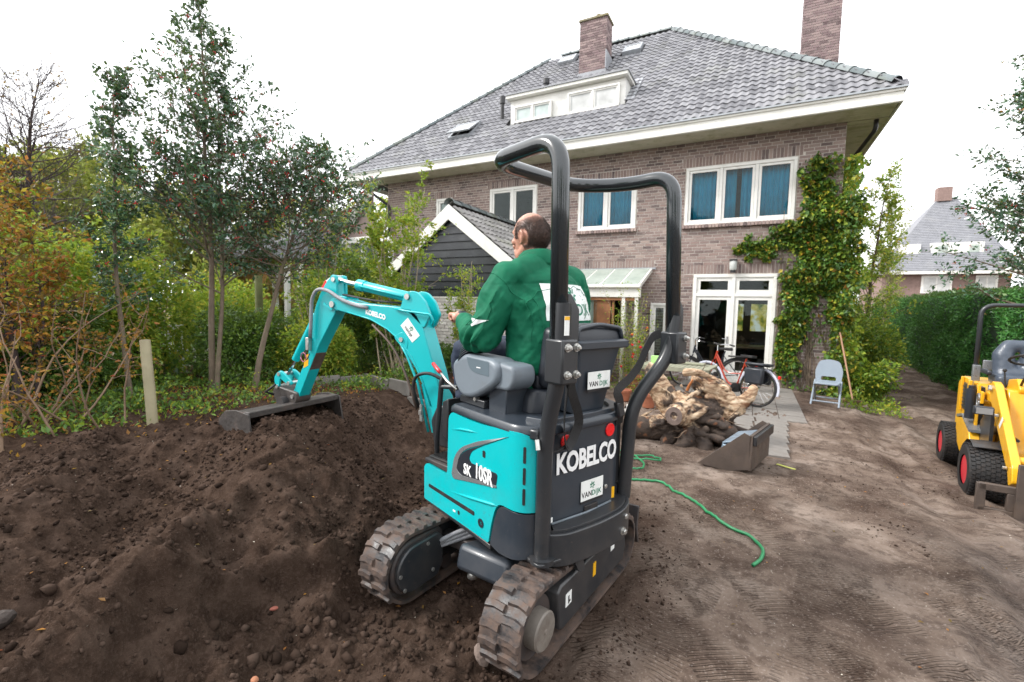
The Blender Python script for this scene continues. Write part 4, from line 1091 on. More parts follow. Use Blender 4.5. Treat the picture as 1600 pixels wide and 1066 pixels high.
m = MB().box((.06,.30,1.10), (.24,.10,.04)); m.box((.0,.28,1.08), (.3,.05,.04)); d('console_hinge', m, BK, cn, bevel=.004)
d('hinge_bolt', MB().cyl((.02,.33,1.12), (.02,.36,1.12), .012, 6), BOLT, cn)
# rubber bellows and joystick
m = MB(); base = Vector((.165,.29,1.35)); dr = Vector((.12,-.02,.13)).normalized()
M_ = Matrix.Translation(base-dr*.03) @ dr.to_track_quat('Z', 'Y').to_matrix().to_4x4()
prof = []
for i in range(6): r0 = .088-.0095*i; prof += [(r0, .019*i), (r0*.93, .019*i+.008), (r0*.80, .019*i+.013)]
m.lathe(prof+[(.03,.125)], 20, M=M_); bl = d('joystick_bellows', m, DKP, cn, smooth='auto')
js = d('joystick', MB().tube([base+dr*.07, base+dr*.13+Vector((.01,0,.02)), Vector((.285,.27,1.51)), Vector((.30,.265,1.60))], [.012,.012,.021,.024], 12), DKP, cn, smooth=True)
# safety lever and hand rail by the step
d('hand_rail', MB().tube(fillet([(.46,.34,.68), (.43,.36,.80), (.375,.36,1.17), (.365,.35,1.20)], .06), .016, 12), BK, smooth='auto')
d('rail_brace', MB().cyl((.378,.36,1.135), (.24,.33,1.15), .014, 10), BK)
lv = d('lock_lever', MB().tube([(.20,.36,1.145), (.30,.365,1.18), (.44,.365,1.252)], .0075, 10), BOLT, smooth=True)
d('lever_grip', MB().tube([(.38,.3655,1.222), (.40,.366,1.232), (.47,.366,1.268), (.478,.366,1.272)], [.011,.013,.012,.005], 12), varied('red_grip', (.55,.015,.025), .3, .05), lv, smooth=True)
d('front_panel', MB().prism([(.47,.80),(.47,1.02),(.40,1.05),(.40,.78)], -.30, .30, 'y'), BK, bevel=.01)
for v in (-.05, .08): d('travel_lever', MB().tube([(.42,v,.98), (.40,v,1.2), (.38,v,1.42)], [.008,.008,.014], 8), BK, smooth=True)

# --- undercarriage, in world coordinates brought into the machine frame
def dw(name, mb, mat, parent=None, **k):
    mb.v = [tuple(DI @ Vector(v)) for v in mb.v]; return obj(name, mb, mat, parent or digger, **k)
T_ = Vector((.130, .9915, 0)).normalized(); N_ = Vector((T_.y, -T_.x, 0))   # along the belts, outward to the right
TH, RS = .43, .185
def belt_center(off): return Vector((-.875, 1.70, 0)) + N_*off
def TP(o, a, n, z): return o + T_*a + N_*n + Vector((0, 0, z))
Lb = 1.16
def belt_path(s):
    """closed loop: returns (a,z,angle) with a along the machine, wheels radius r"""
    r1, r2 = .175, .15; z1, z2 = .20, .175; A = Lb-.06
    L = []
    n = 14
    for i in range(n+1): th = radians(-90-180*i/n); L.append((.11+r1*cos(th), z1+r1*sin(th)))
    top = [(.4,.352),(.65,.358),(.9,.345)]; L += top
    for i in range(n+1): th = radians(90-180*i/n); L.append((A+r2*cos(th), z2+r2*sin(th)))
    L += [(A-.15,.025),(.25,.025)]
    return L
loop = belt_path(0); segs = []; tot = 0
for i in range(len(loop)):
    a, b = loop[i], loop[(i+1) % len(loop)]; l = sqrt((a[0]-b[0])**2+(a[1]-b[1])**2); segs.append((tot, l, a, b)); tot += l
def on_loop(s):
    s %= tot
    for st_, l, a, b in segs:
        if st_ <= s <= st_+l: k = (s-st_)/max(l, 1e-9); return a[0]+(b[0]-a[0])*k, a[1]+(b[1]-a[1])*k
    return loop[0]
def track(off, out):
    o = belt_center(off); W = .105; tk = .018
    N = 96; mb = MB(); pts_ = [on_loop(i*tot/N) for i in range(N)]
    nrm = []
    for i in range(N):
        a, b = pts_[i-1], pts_[(i+1) % N]; t_ = Vector((b[0]-a[0], b[1]-a[1])).normalized(); nrm.append(Vector((-t_.y, t_.x)))
    for i in range(N):
        a, z = pts_[i]; n_ = nrm[i]
        for w, q in ((-W,0),(-W,tk),(W,tk),(W,0)): mb.v.append(tuple(TP(o, a+n_.x*q, w, z+n_.y*q)))
    for i in range(N):
        j = (i+1) % N
        for k in range(4): mb.f.append((4*i+k, 4*i+(k+1) % 4, 4*j+(k+1) % 4, 4*j+k))
    bt = dw('rubber_track', mb, TRK, smooth='auto')
    # lugs: staggered chevron blocks on the outer face, slots of steel showing between
    nl = 44; lug = MB()
    for sgn in (1, -1):
        lug = MB(); p = [(-.040,.0),(-.036,.52),(-.013,.98),(.020,1.0),(.042,.55),(.030,.0)]
    lugme = {}
    for sgn in (1, -1):
        l_ = MB(); P0_ = [(-.021,.012),(-.016,.55),(-.028,1.0),(.008,1.0),(.019,.6),(.016,.012)]
        top = [(x*.72, y*.93+.02) for x, y in P0_]; n = len(P0_)
        l_.v = [(x, y*W*sgn, 0) for x, y in P0_]+[(x, y*W*sgn, .017) for x, y in top]
        l_.f = [tuple(range(n)), tuple(range(2*n-1, n-1, -1))]+[(i, (i+1) % n, (i+1) % n+n, i+n) for i in range(n)]
        me = l_.mesh('lug'); fix_normals(me); me.materials.append(TRK); lugme[sgn] = me
    for i in range(nl):
        for sgn in (1, -1):
            s_ = (i+(.5 if sgn < 0 else 0))*tot/nl; a, z = on_loop(s_); a2, z2 = on_loop(s_+.004); t2 = Vector((a2-a, z2-z)).normalized(); n2 = Vector((-t2.y, t2.x))
            tx = T_*t2.x+Vector((0,0,t2.y)); nz = T_*n2.x+Vector((0,0,n2.y)); ny_ = nz.cross(tx)
            M_ = Matrix((tx, ny_, nz)).transposed().to_4x4(); M_.translation = TP(o, a, 0, z)+nz*(tk-.002)
            if nz.z < -.6 and z < .06: continue
            inst(lugme[sgn], 'lug', bt, DI @ M_)
    # frame beam, rollers, sprocket hub, idler
    bm_ = MB(); y0, y1 = W*.15, W*.85
    sidepoly = [(.27,.10),(.255,.29),(.29,.315),(.97,.305),(1.10,.24),(1.12,.15),(1.08,.085),(.31,.082)]
    def prof(poly, n0, n1, mbx):
        n = len(poly); vs = [TP(o, p[0], n0, p[1]) for p in poly]+[TP(o, p[0], n1, p[1]) for p in poly]
        mbx.add(vs, [tuple(range(n)), tuple(range(2*n-1, n-1, -1))]+[(i, i+n, (i+1) % n+n, (i+1) % n) for i in range(n)])
    prof(sidepoly, -.07, .100 if out > 0 else .05, bm_)
    fr_ = dw('track_frame', bm_, BK, bevel=.01)
    for a in (.42,.60,.78,.93):
        rl = MB().cyl(TP(o, a, -.06, .075), TP(o, a, .06, .075), .045, 14); dw('roller', rl, MUDDY, fr_, smooth='auto')
    h = MB(); sg = out
    h.cyl(TP(o, .11, -.06, .20), TP(o, .11, .06, .20), .14, 24); dw('sprocket', h, MUDDY, fr_, smooth='auto')
    h = MB().cyl(TP(o, Lb-.06, -.05, .175), TP(o, Lb-.06, .05, .175), .125, 24); dw('idler', h, MUDDY, fr_, smooth='auto')
    return o, fr_, bt
oR, frR, btR = track(0, 1); oL, frL, btL = track(-.83, -1)
# right: round hub cap outside
h = MB(); ax = N_.to_track_quat('Z', 'Y').to_matrix().to_4x4(); M_ = Matrix.Translation(TP(oR, .11, .06, .20)) @ ax
h.lathe([(.088,0),(.088,.055),(.080,.062),(.012,.062),(.010,.066)], 28, M=M_); hb = dw('hub_cap', h, varied('hub_paint', (.17,.15,.13), .5, .2, 9, dirt=(.10,.07,.05), dirt_amt=.7, dirt_scale=8), frR, smooth='auto')
bmx = MB().box((0,0,0), (.001,.001,.001))
for a, z, w, hh, mt in ((.36,.215,.06,.065,WHT), (.655,.225,.034,.075,YEL), (.90,.25,.05,.05,WHT)):
    q = MB(); c = TP(oR, a, .1015, z); R3 = Matrix((T_, N_, Vector((0,0,1)))).transposed()
    q.box(c, (w, .002, hh), R=R3); dw('warning_label', q, mt, frR)
q = MB(); q.box(TP(oR, .36, .1028, .21), (.012, .001, .04), R=R3); q.box(TP(oR, .368, .1028, .2), (.02, .001, .01), R=R3); dw('warning_label_mark', q, MATS['black_pipe'], frR)
# left: inner final-drive cover (D shape), hoses
def dpoly(r, ext): return [(.11+r*cos(radians(a)), .20+r*sin(radians(a))) for a in range(90, 271, 15)]+[(.11+ext*.8, .20-r*.95), (.11+ext, .20-r*.45), (.11+ext, .20+r*.75), (.11+ext*.85, .20+r)]
for r, e, n0, n1, mt, nm, bv in ((.150,.24,.04,.098,MUDDY,'drive_rim',.012), (.128,.215,.095,.125,BK,'drive_cover',.008)):
    q = MB(); poly = dpoly(r, e); n = len(poly)
    q.add([TP(oL, p[0], n0, p[1]) for p in poly]+[TP(oL, p[0], n1, p[1]) for p in poly], [tuple(range(n)), tuple(range(2*n-1, n-1, -1))]+[(i, i+n, (i+1) % n+n, (i+1) % n) for i in range(n)])
    dc = dw(nm, q, mt, frL, bevel=bv)
for a, z in ((.0,.20),(.03,.11),(.20,.30),(.24,.13)):
    q = MB().cyl(TP(oL, .0+a, .124, z), TP(oL, a, .130, z), .011, 8); dw('cover_bolt', q, BOLT, frL)
for k in range(4):
    z = .25+.022*k-(.02 if k > 2 else 0); p = [TP(oL, .30, .10+.01*k, z-.02), TP(oL, .36, .17, z+.01), TP(oL, .44+.01*k, .27, z+.055), TP(oL, .52, .38, .30+.02*k)]
    q = MB().tube(fillet(p, .06, 5), .0125, 10); dw('hydraulic_hose', q, HOSEM, smooth=True)
for f_ in (.18, .29):
    q = MB().tube([TP(oL, .37 if f_ < .2 else .45, f_, .235), TP(oL, .35 if f_ < .2 else .43, f_, .33)], .034, 12); 
# cross frame
q = MB(); R3 = Matrix((T_, N_, Vector((0,0,1)))).transposed(); oc = (oR+oL)/2
q.box(TP(oc, .62, 0, .235), (.36, .62, .13), R=R3); cf = dw('cross_frame', q, BK, bevel=.03)
q = MB(); q.box(TP(oc, .42, 0, .235), (.07, .80, .07), R=R3); q.box(TP(oc, .82, 0, .235), (.07, .80, .07), R=R3); dw('slide_beam', q, MUDDY, cf, bevel=.008)
q = MB().cyl((DS.x+.02, DS.y, .29), (DS.x+.02, DS.y, .44), .25, 32); dw('slew_ring', q, BK, cf, smooth='auto')
q = MB(); q.box(TP(oc, .30, .08, .27), (.18, .34, .14), R=R3 @ Matrix.Rotation(radians(15), 3, 'Y')); dw('belly_plate', q, GR, cf, bevel=.03)
q = MB().lathe([(.0,-.03),(.03,-.02),(.028,.0),(.016,.03)], 10, c=tuple(TP(oc, .27, -.02, .19))); dw('grease_nipple', q, BOLT, cf, smooth=True)
q = MB(); q.prism(fillet2([(.05,.0),(.02,.12),(.04,.26),(.055,.26),(.04,.12),(.065,.0)], .01), -.50, .50, 'y')
q2 = MB(); q2.add([tuple(TP(oc, 1.32+v[0]*1.4, v[1], v[2]+.05)) for v in q.v], q.f); bl_ = dw('dozer_blade', q2, MUDDY, bevel=.006)
q = MB(); 
for s in (-.2, .2): q.tube([TP(oc, .85, s, .25), TP(oc, 1.34, s*1.4, .16)], .035, 8)
dw('blade_arm', q, BK, bl_)
# battery of hoses at the front under the boom
# --- boom group: lies in the world x-z plane at y = BY
BX, BY = -1.669, 2.721
def B(e, n, z): return Vector((BX-e, BY-n, z))      # n positive toward the camera side
def bprism(poly, n0, n1, mb=None):
    mb = mb or MB(); n = len(poly); mb.add([B(p[0], n0, p[1]) for p in poly]+[B(p[0], n1, p[1]) for p in poly], [tuple(range(n)), tuple(range(2*n-1, n-1, -1))]+[(i, i+n, (i+1) % n+n, (i+1) % n) for i in range(n)]); return mb
q = bprism(fillet2([(-.14,.66),(-.12,.90),(.30,.92),(.36,.80),(.33,.62),(.02,.60)], .03), -.09, .09); sw = dw('swing_bracket', q, BK, bevel=.012)
q = MB().cyl(B(.0,0,.58), B(.0,0,.96), .05, 16); dw('swing_pin', q, MUDDY, sw)
lower = [(.34,.72),(.37,.86),(.43,1.01),(.515,1.16),(.605,1.275),(.715,1.385),(.84,1.462),(1.0,1.512),(1.10,1.535),(1.27,1.562),(1.38,1.585)]
upper = [(1.405,1.63),(1.36,1.675),(1.24,1.665),(1.10,1.635),(.90,1.625),(.72,1.615),(.56,1.60),(.505,1.565),(.455,1.485),(.33,1.14),(.255,.88),(.24,.76)]
bm_ = dw('boom', bprism(lower+upper, -.072, .072), CY, bevel=.007)
# hump ears that hold the arm cylinder
for n0, n1 in ((-.072,-.045),(.045,.072)):
    dw('cylinder_ear', bprism(fillet2([(.66,1.605),(.625,1.70),(.57,1.735),(.50,1.722),(.43,1.655),(.385,1.56),(.44,1.46),(.56,1.56)], [.01,.03,.03,.03,.02,.02,.02,.02]), n0, n1), CY, bm_, bevel=.003)
q = MB().cyl(B(.59,-.08,1.69), B(.59,.085,1.69), .022, 16); dw('pin', q, BOLT, bm_, smooth='auto')
q = MB().cyl(B(.40,.0,1.58), B(.40,.0,1.60), .02, 8)
dw('guard_bar', MB().tube(fillet([B(.70,.085,1.60), B(.60,.095,1.585), B(.36,.095,1.565), B(.34,.09,1.52), B(.36,.08,1.49)], .03), .008, 10), CY, bm_, smooth=True)
dw('boom_edge', MB().tube([B(a, .072, z) for a, z in ((.37,.9),(.45,1.08),(.55,1.25),(.66,1.36),(.78,1.44),(.95,1.51),(1.2,1.56))], .006, 8), CY, bm_, smooth=True)
# boom tip clevis
for n0, n1 in ((-.07,-.045),(.045,.07)):
    dw('tip_lug', bprism(fillet2([(1.41,1.60),(1.40,1.66),(1.30,1.69),(1.22,1.68),(1.24,1.60),(1.32,1.565)], .02), n0, n1), CY, bm_, bevel=.003)
q = MB().cyl(B(1.375,-.085,1.62), B(1.375,.085,1.62), .026, 16); dw('pin', q, BOLT, bm_, smooth='auto'); dw('pin_stay', MB().box(B(1.42,.078,1.60), (.11,.008,.018), R=Matrix.Rotation(radians(25), 3, 'Y')), CY, bm_)
# arm cylinder on top
cyl_ = dw('arm_cylinder', MB().tube([B(.64,0,1.690), B(.66,0,1.690), B(1.13,0,1.775), B(1.14,0,1.777)], [.036,.041,.041,.036], 18), CY, smooth='auto')
dw('cylinder_head', MB().tube([B(1.08,0,1.766), B(1.155,0,1.779)], .046, 18), CY, cyl_, smooth='auto')
dw('piston_rod', MB().cyl(B(1.13,0,1.775), B(1.37,0,1.818), .018, 14), CHROME, cyl_, smooth='auto')
dw('cylinder_pipe', MB().tube([B(.66,.05,1.69), B(.85,.052,1.725), B(1.10,.052,1.77)], .007, 8), CY, cyl_, smooth=True)
# arm (dipper)
arm_s = fillet2([(1.40,1.855),(1.47,1.80),(1.53,1.72),(1.60,1.60),(1.655,1.42),(1.70,1.18),(1.79,1.04),(1.89,.86),(1.93,.80),(1.87,.765),(1.825,.80),(1.565,1.265),(1.365,1.545),(1.345,1.64),(1.36,1.84)], [.02,.03,.03,.03,.03,.03,.03,.02,.02,.02,.02,.03,.02,.02,.02])
am = dw('arm', bprism(arm_s, -.055, .055), CY, bevel=.006)
dw('red_white_cap', bprism(fillet2([(1.385,1.862),(1.475,1.812),(1.535,1.735),(1.50,1.715),(1.44,1.78),(1.39,1.82)], .008), -.05, .052), WHT, am, bevel=.002)
dw('red_band', bprism([(1.475,1.817),(1.541,1.738),(1.503,1.712),(1.44,1.782)], -.052, .0545), RED, am)
dw('yellow_label', bprism([(1.372,1.79),(1.402,1.79),(1.402,1.70),(1.372,1.70)], .045, .0575), YEL, am)
for n0, n1 in ((-.058,-.036),(.036,.060)): dw('arm_ear', bprism(fillet2([(1.345,1.855),(1.395,1.862),(1.42,1.83),(1.41,1.70),(1.34,1.68)], .015), n0, n1), CY, am, bevel=.003)
dw('pin', MB().cyl(B(1.372,-.07,1.822), B(1.372,.07,1.822), .02, 14), BOLT, am, smooth='auto')
# mud-caked lower face of the arm
dw('arm_mud', bprism([(1.60,1.222),(1.60,1.198),(1.835,.790),(1.870,.772),(1.845,.80)], -.053, .053), MATS.get('mud') or varied('mud', (.085,.058,.045), .95, .25, 20, bump=.6, bscale=60), am)
dw('yellow_label', bprism([(1.735,1.175),(1.69,1.19),(1.70,1.09),(1.76,1.06)], .05, .0565), YEL, am)
# bucket cylinder on the outer side of the arm
bc = dw('bucket_cylinder', MB().tube([B(1.66,.0,1.50), B(1.93,.0,1.12)], .034, 16), CY, smooth='auto'); dw('piston_rod', MB().cyl(B(1.92,.0,1.13), B(2.04,.0,.98), .016, 12), CHROME, bc)
dw('cylinder_lug', MB().box(B(1.655,0,1.51), (.05,.08,.06)), CY, bc, bevel=.01)
for n_ in (-.065, .065):
    dw('link', bprism(fillet2([(2.10,.99),(2.05,1.02),(2.0,1.0),(1.90,.93),(1.90,.90),(1.95,.90),(2.05,.95),(2.07,.86),(2.12,.86),(2.13,.95)], .02), n_-.01, n_+.01), CY, am, bevel=.003)
for e_, z_ in ((2.06,.985),(1.93,.915),(2.09,.87),(1.885,.80)): dw('pin', MB().cyl(B(e_,-.085,z_), B(e_,.085,z_), .018, 12), BOLT, am)
# tilt hitch and ditching bucket
q = bprism(fillet2([(1.82,.84),(2.12,.88),(2.17,.80),(2.10,.72),(1.90,.70),(1.83,.76)], .03), -.075, .075); hk = dw('hitch', q, BKM, bevel=.012)
q = MB().cyl(B(1.98,-.13,.745), B(1.98,.13,.745), .05, 16); dw('tilt_motor', q, MUDDY, hk, smooth='auto')
q = MB().tube([B(1.94,-.15,.77), B(2.0,-.2,.80), B(2.06,-.1,.86)], .011, 8); q.tube([B(2.1,.1,.8), B(2.13,.16,.83), B(2.05,.12,.9)], .011, 8); dw('hitch_hose', q, RUB, hk, smooth=True)
bkt = []; arcp = [(1.86,.715),(2.0,.735),(2.13,.715),(2.21,.64),(2.22,.55),(2.15,.48),(2.02,.45),(1.84,.455)]
arcp = [tuple(p[:2]) for p in fillet([(a, b, 0) for a, b in arcp], .05, 3)]
inn = [(a+(1.95-a)*.06, b+(.60-b)*.08) for a, b in arcp]
bk = dw('bucket', bprism(arcp+inn[::-1], -.40, .50), BKM, bevel=.003)
for s in (-.408, .498): dw('end_plate', bprism(fillet2([(1.835,.735),(2.0,.75),(2.14,.73),(2.23,.65),(2.24,.54),(2.16,.465),(2.02,.435),(1.80,.44),(1.79,.50)], .015), s, s+.016), BKM, bk, bevel=.002)
dw('top_bar', MB().box(B(1.88,.05,.722), (.075,.9,.05)), BKM, bk, bevel=.006)
dw('cutting_edge', MB().box(B(1.80,.05,.452), (.10,.9,.016)), BOLT, bk)
# boom cylinder below the boom
bc = dw('boom_cylinder', MB().tube([B(.36,.02,.70), B(.46,.02,1.05)], .036, 16), CY, smooth='auto'); dw('piston_rod', MB().cyl(B(.45,.02,1.03), B(.64,.02,1.38), .017, 12), CHROME, bc, smooth='auto')
bc.location = (0,0,0); dw('cylinder_tube', MB().tube([B(.40,.062,.70), B(.50,.064,1.06), B(.60,.064,1.25), B(.66,.066,1.34)], .010, 8), CY, bc, smooth=True)
for n0, n1 in ((-.05,-.03),(.055,.075)): dw('boom_lug', bprism(fillet2([(.60,1.28),(.70,1.36),(.72,1.39),(.64,1.43),(.58,1.36)], .02), n0, n1), CY, bm_, bevel=.003)
dw('pin', MB().cyl(B(.645,-.07,1.37), B(.645,.085,1.37), .018, 12), BOLT, bm_)
# hoses: grey sleeve over the knee, black loops
dw('hose_sleeve', MB().tube(fillet([B(1.63,.085,1.33), B(1.615,.085,1.50), B(1.60,.09,1.66), B(1.53,.095,1.745), B(1.40,.095,1.735), B(1.26,.09,1.66), B(1.10,.085,1.615), B(.98,.08,1.60)], .09, 6), .015, 12), HOSEM, am, smooth=True)
for k in range(3): dw('hydraulic_hose', MB().tube(fillet([B(1.30,.0+.015*k,1.70), B(1.15,.02+.012*k,1.68), B(.95,.02+.012*k,1.655), B(.70,.0+.012*k,1.64)], .1), .007, 8), RUB, bm_, smooth=True)
dw('valve_block', MB().box(B(1.665,.075,1.28), (.035,.04,.11)), BOLT, am, bevel=.005); dw('valve_hose', MB().tube(fillet([B(1.67,.08,1.24), B(1.69,.10,1.17), B(1.66,.10,1.14), B(1.64,.085,1.2)], .03), .005, 8), RUB, am, smooth=True)
dw('pink_hose', MB().tube([B(1.70+.035*cos(a/8*2*pi), .10, 1.165+.04*sin(a/8*2*pi)) for a in range(9)], .004, 8), varied('hose_pink', (.45,.12,.2), .5, .1), am, smooth=True)
dw('hydraulic_hose', MB().tube(fillet([B(.47,.085,.88), B(.50,.12,1.02), B(.47,.13,1.12), B(.34,.14,1.16), B(.20,.12,1.10), B(.14,.08,.98)], .10, 6), .012, 10), RUB, smooth=True)
dw('hydraulic_hose', MB().tube(fillet([B(.49,.085,.86), B(.56,.10,1.08), B(.72,.08,1.32), B(.95,.06,1.47)], .15, 6), .009, 8), varied('brown_hose', (.09,.06,.045), .6, .1), smooth=True)
q = MB().cyl(B(.455,.08,.90), B(.45,.08,.78), .014, 10); q.cyl(B(.455,.08,.86), B(.455,.08,.83), .02, 6); dw('hose_fitting', q, BOLT)
# writing on the boom
def boom_text(body, e, z, h, bold, sx, mat, slope, n_=.0735, name='lettering'):
    me = text_mesh(body, h, bold, sx, .0008)
    for p in me.vertices:
        x, y = p.co.x, p.co.y; w = B(e-x, n_+p.co.z, z+y-x*slope*1.0); p.co = DI @ w
    return link(name, me, mat, bm_, fix=False)
boom_text('KOBELCO', .905, 1.548, .052, .0028, .86, LETW, .20)
q = bprism([(.586,1.535),(.474,1.408),(.544,1.352),(.655,1.475)], .0715, .0738); lb = dw('sticker', q, WHT, bm_)
ev = Vector((.474-.586, 1.408-1.535)); ev2 = Vector((.544-.474, 1.352-1.408)).normalized()*-1; ev.normalize()
def putb(x, y, k):
    c = Vector((.565, 1.443)); p = c + ev*x*1.0 + Vector((ev2.x, ev2.y))*-y*-1; w = B(p.x, .0745+.0008*k, p.y); return tuple(DI @ w)
leaf_logo(-.0, .015, .032, putb, GRN, lb)
me = text_mesh('VANDIJK', .026, .0004, .9, .0004, 1.05)
for p in me.vertices: k = p.co.z; w = putb(p.co.x, p.co.y-.018, 1); p.co = Vector(w)
link('lettering', me, MATS['black_pipe'], lb, fix=False)
q = MB().cyl((0,0,0), (0,0,.01), .01)
dw('bracket_plate', MB().box(B(.16,.115,.80), (.17,.008,.22)), BK, sw); 

# ------------------------------------------------------------------ plastic bin strapped behind the seat
bin_ = thing('plastic_bin', 'charcoal plastic bin with domed lid standing behind the excavator seat', 'bin', tuple(DM @ Vector((-.40,-.09,1.08))), atan2(FD.y, FD.x))
BI = Matrix.Translation((.40,.09,-1.08))
def bo(name, mb, mat, parent=None, **k):
    if True: mb.v = [tuple(BI @ Vector(v)) for v in mb.v]
    return obj(name, mb, mat, parent or bin_, **k)
m = MB()
def rring(uc, vc, du, dv, z, r=.02): return [(p[0], p[1], z) for p in fillet2([(uc-du, vc-dv), (uc+du, vc-dv), (uc+du, vc+dv), (uc-du, vc+dv)], r, 3)]
def loft(rings):
    mb = MB(); n = len(rings[0])
    for r in rings: mb.v += r
    for i in range(len(rings)-1):
        for k in range(n): mb.f.append((i*n+k, i*n+(k+1) % n, (i+1)*n+(k+1) % n, (i+1)*n+k))
    mb.f.append(tuple(range(n-1, -1, -1))); mb.f.append(tuple((len(rings)-1)*n+k for k in range(n))); return mb
bb_ = bo('bin_body', loft([rring(-.375,-.055,.085,.105,1.085), rring(-.38,-.095,.105,.165,1.42), rring(-.38,-.095,.105,.165,1.45)]), GR, bevel=.004)
rim = bo('bin_rim', loft([rring(-.39,-.10,.12,.195,1.425,.025), rring(-.39,-.10,.128,.203,1.432,.025), rring(-.39,-.10,.128,.203,1.462,.025), rring(-.39,-.10,.11,.19,1.472,.025)]), GR, bb_)
lidr = []
for i in range(8):
    a = i/7*pi/2; lidr.append(rring(-.375,-.095,.10*(.35+.65*max(cos(a), 0)**.6 if i < 7 else .35), .185*(.62+.38*max(cos(a), 0)**.5 if i < 7 else .62), 1.468+.085*sin(a), .03))
bo('bin_lid', loft(lidr), DKP, smooth='auto')
bo('lid_rail', MB().tube(fillet([(-.478,.085,1.47), (-.475,.075,1.53), (-.47,-.09,1.553), (-.475,-.265,1.53), (-.478,-.275,1.47)], .05), .012, 10), GR, bb_, smooth=True)
L_ = company_label(bb_, -.082+.09, 1.262-1.08, .175, .09, u=-.491+.40, size=.036)
# ------------------------------------------------------------------ blobs: overlapping spheres fused by a voxel remesh into one skin
def ball(mb, c, r, sc=(1,1,1)): mb.sphere(c, r, 18, 12, sc)
def limb(mb, pts, k=.28, sc=(1,1,1)):
    """pts: (x,y,z,r) chain"""
    for a, b in zip(pts[:-1], pts[1:]):
        L = sqrt(sum((a[i]-b[i])**2 for i in range(3))); n = max(1, int(L/(min(a[3], b[3])*k)))
        for i in range(n+1): t_ = i/n; mb.sphere([a[j]+(b[j]-a[j])*t_ for j in range(3)], a[3]+(b[3]-a[3])*t_, 14, 9, sc)
def fuse(mb, voxel, smooth=6, name='m', factor=.5):
    me = mb.mesh(name); o = bpy.data.objects.new('tmp', me); COL.objects.link(o)
    m = o.modifiers.new('r', 'REMESH'); m.mode = 'VOXEL'; m.voxel_size = voxel
    if smooth: s = o.modifiers.new('s', 'SMOOTH'); s.factor = factor; s.iterations = smooth
    dg = bpy.context.evaluated_depsgraph_get(); r = bpy.data.meshes.new_from_object(o.evaluated_get(dg)); r.name = name
    bpy.data.objects.remove(o); bpy.data.meshes.remove(me); return r
def coords(me):
    V = np.empty(len(me.vertices)*3, np.float32); me.vertices.foreach_get('co', V); return V.reshape(-1, 3)
def normals(me):
    N = np.empty(len(me.vertices)*3, np.float32); me.vertices.foreach_get('normal', N); return N.reshape(-1, 3)
def displace(me, fn):
    V = coords(me); N = normals(me); V = V + N*fn(V, N)[:, None]; me.vertices.foreach_set('co', V.ravel().astype(np.float32)); me.update()

t = NT('skin'); P_ = t.tc.outputs['Object']
c_ = t.ramp(t.noise(14, 5, .6), [(.3, (.46, .22, .155)), (.7, (.60, .32, .235))]); c_ = t.mix(t.maprange(t.noise(120, 3), .5, .8, 0, .3), c_, (.40, .15, .10))
at_ = t.n('ShaderNodeAttribute'); at_.attribute_name = 'hair_growth'; c_ = t.mix(t.math('MULTIPLY', at_.outputs['Fac'], t.maprange(t.noise(160, 3, .7), .3, .6, .72, .97)), c_, (.050, .033, .027)); t.col(c_); t.rough(.5); t.b.inputs['Subsurface Weight'].default_value = .15; t.b.inputs['Subsurface Radius'].default_value = (.01, .004, .002); t.bump(t.noise(260, 3), .15, .002); SKIN = t.m
t = NT('green_jacket'); c_ = t.ramp(t.noise(5, 4), [(.3, (.0, .095, .048)), (.7, (.004, .145, .072))]); c_ = t.mix(t.maprange(t.noise(30, 5, .7), .55, .8, 0, .25), c_, (.06, .13, .09)); t.col(c_); t.rough(.75); t.b.inputs['Specular IOR Level'].default_value = .25; t.bump(t.noise(700, 3), .25, .001); JCK = t.m
t = NT('navy_trousers'); t.col(t.ramp(t.noise(9, 4), [(.3, (.006, .012, .030)), (.7, (.014, .026, .055))])); t.rough(.8); TRS = t.m
t = NT('hair'); g = t.n('ShaderNodeNewGeometry'); t.col(t.ramp(g.outputs['Random Per Island'], [(0, (.018, .011, .009)), (.7, (.060, .040, .033)), (1, (.16, .13, .115))])); t.rough(.5); HAIR = t.m

mb = MB()
C0 = -.05
# torso, hidden under the jacket but one with head and arms
limb(mb, [(-.08, C0, 1.30, .13), (-.09, C0, 1.55, .12), (-.07, C0, 1.72, .10), (-.04, C0, 1.84, .070), (.0, C0, 1.95, .066), (.02, C0, 2.0, .068)])
# skull, face
ball(mb, (.045, C0, 2.075), .118, (1.0, .78, 1.0)); ball(mb, (.005, C0, 2.06), .10, (1.0, .86, .98)); ball(mb, (.075, C0, 2.035), .095, (1.0, .76, 1.05))
ball(mb, (.10, C0, 1.955), .058, (1.05, 1.0, .95)); ball(mb, (.145, C0, 1.948), .026, (1, 1.3, .9)); limb(mb, [(.02, C0+.045, 1.99, .035), (.10, C0+.03, 1.945, .03)]); limb(mb, [(.02, C0-.045, 1.99, .035), (.10, C0-.03, 1.945, .03)])
limb(mb, [(.160, C0, 2.06, .013), (.190, C0, 2.015, .015), (.185, C0, 2.005, .018)]); ball(mb, (.178, C0+.014, 2.006, ), .011); ball(mb, (.178, C0-.014, 2.006), .011)
for s in (-1, 1):
    limb(mb, [(.150, C0+s*.012, 2.082, .014), (.135, C0+s*.052, 2.083, .014)]); ball(mb, (.125, C0+s*.052, 2.025), .024, (1, 1, .9)); ball(mb, (.137, C0+s*.034, 2.058), .014)
    # ear: rim, lobe
    e = [(.035, C0+s*.088, 2.065), (.020, C0+s*.100, 2.075), (.004, C0+s*.104, 2.062), (.004, C0+s*.100, 2.035), (.016, C0+s*.093, 2.012), (.030, C0+s*.088, 2.006)]
    limb(mb, [(*p, .0085) for p in e], .5); ball(mb, (.022, C0+s*.088, 2.040), .020, (.8, .45, 1.2))
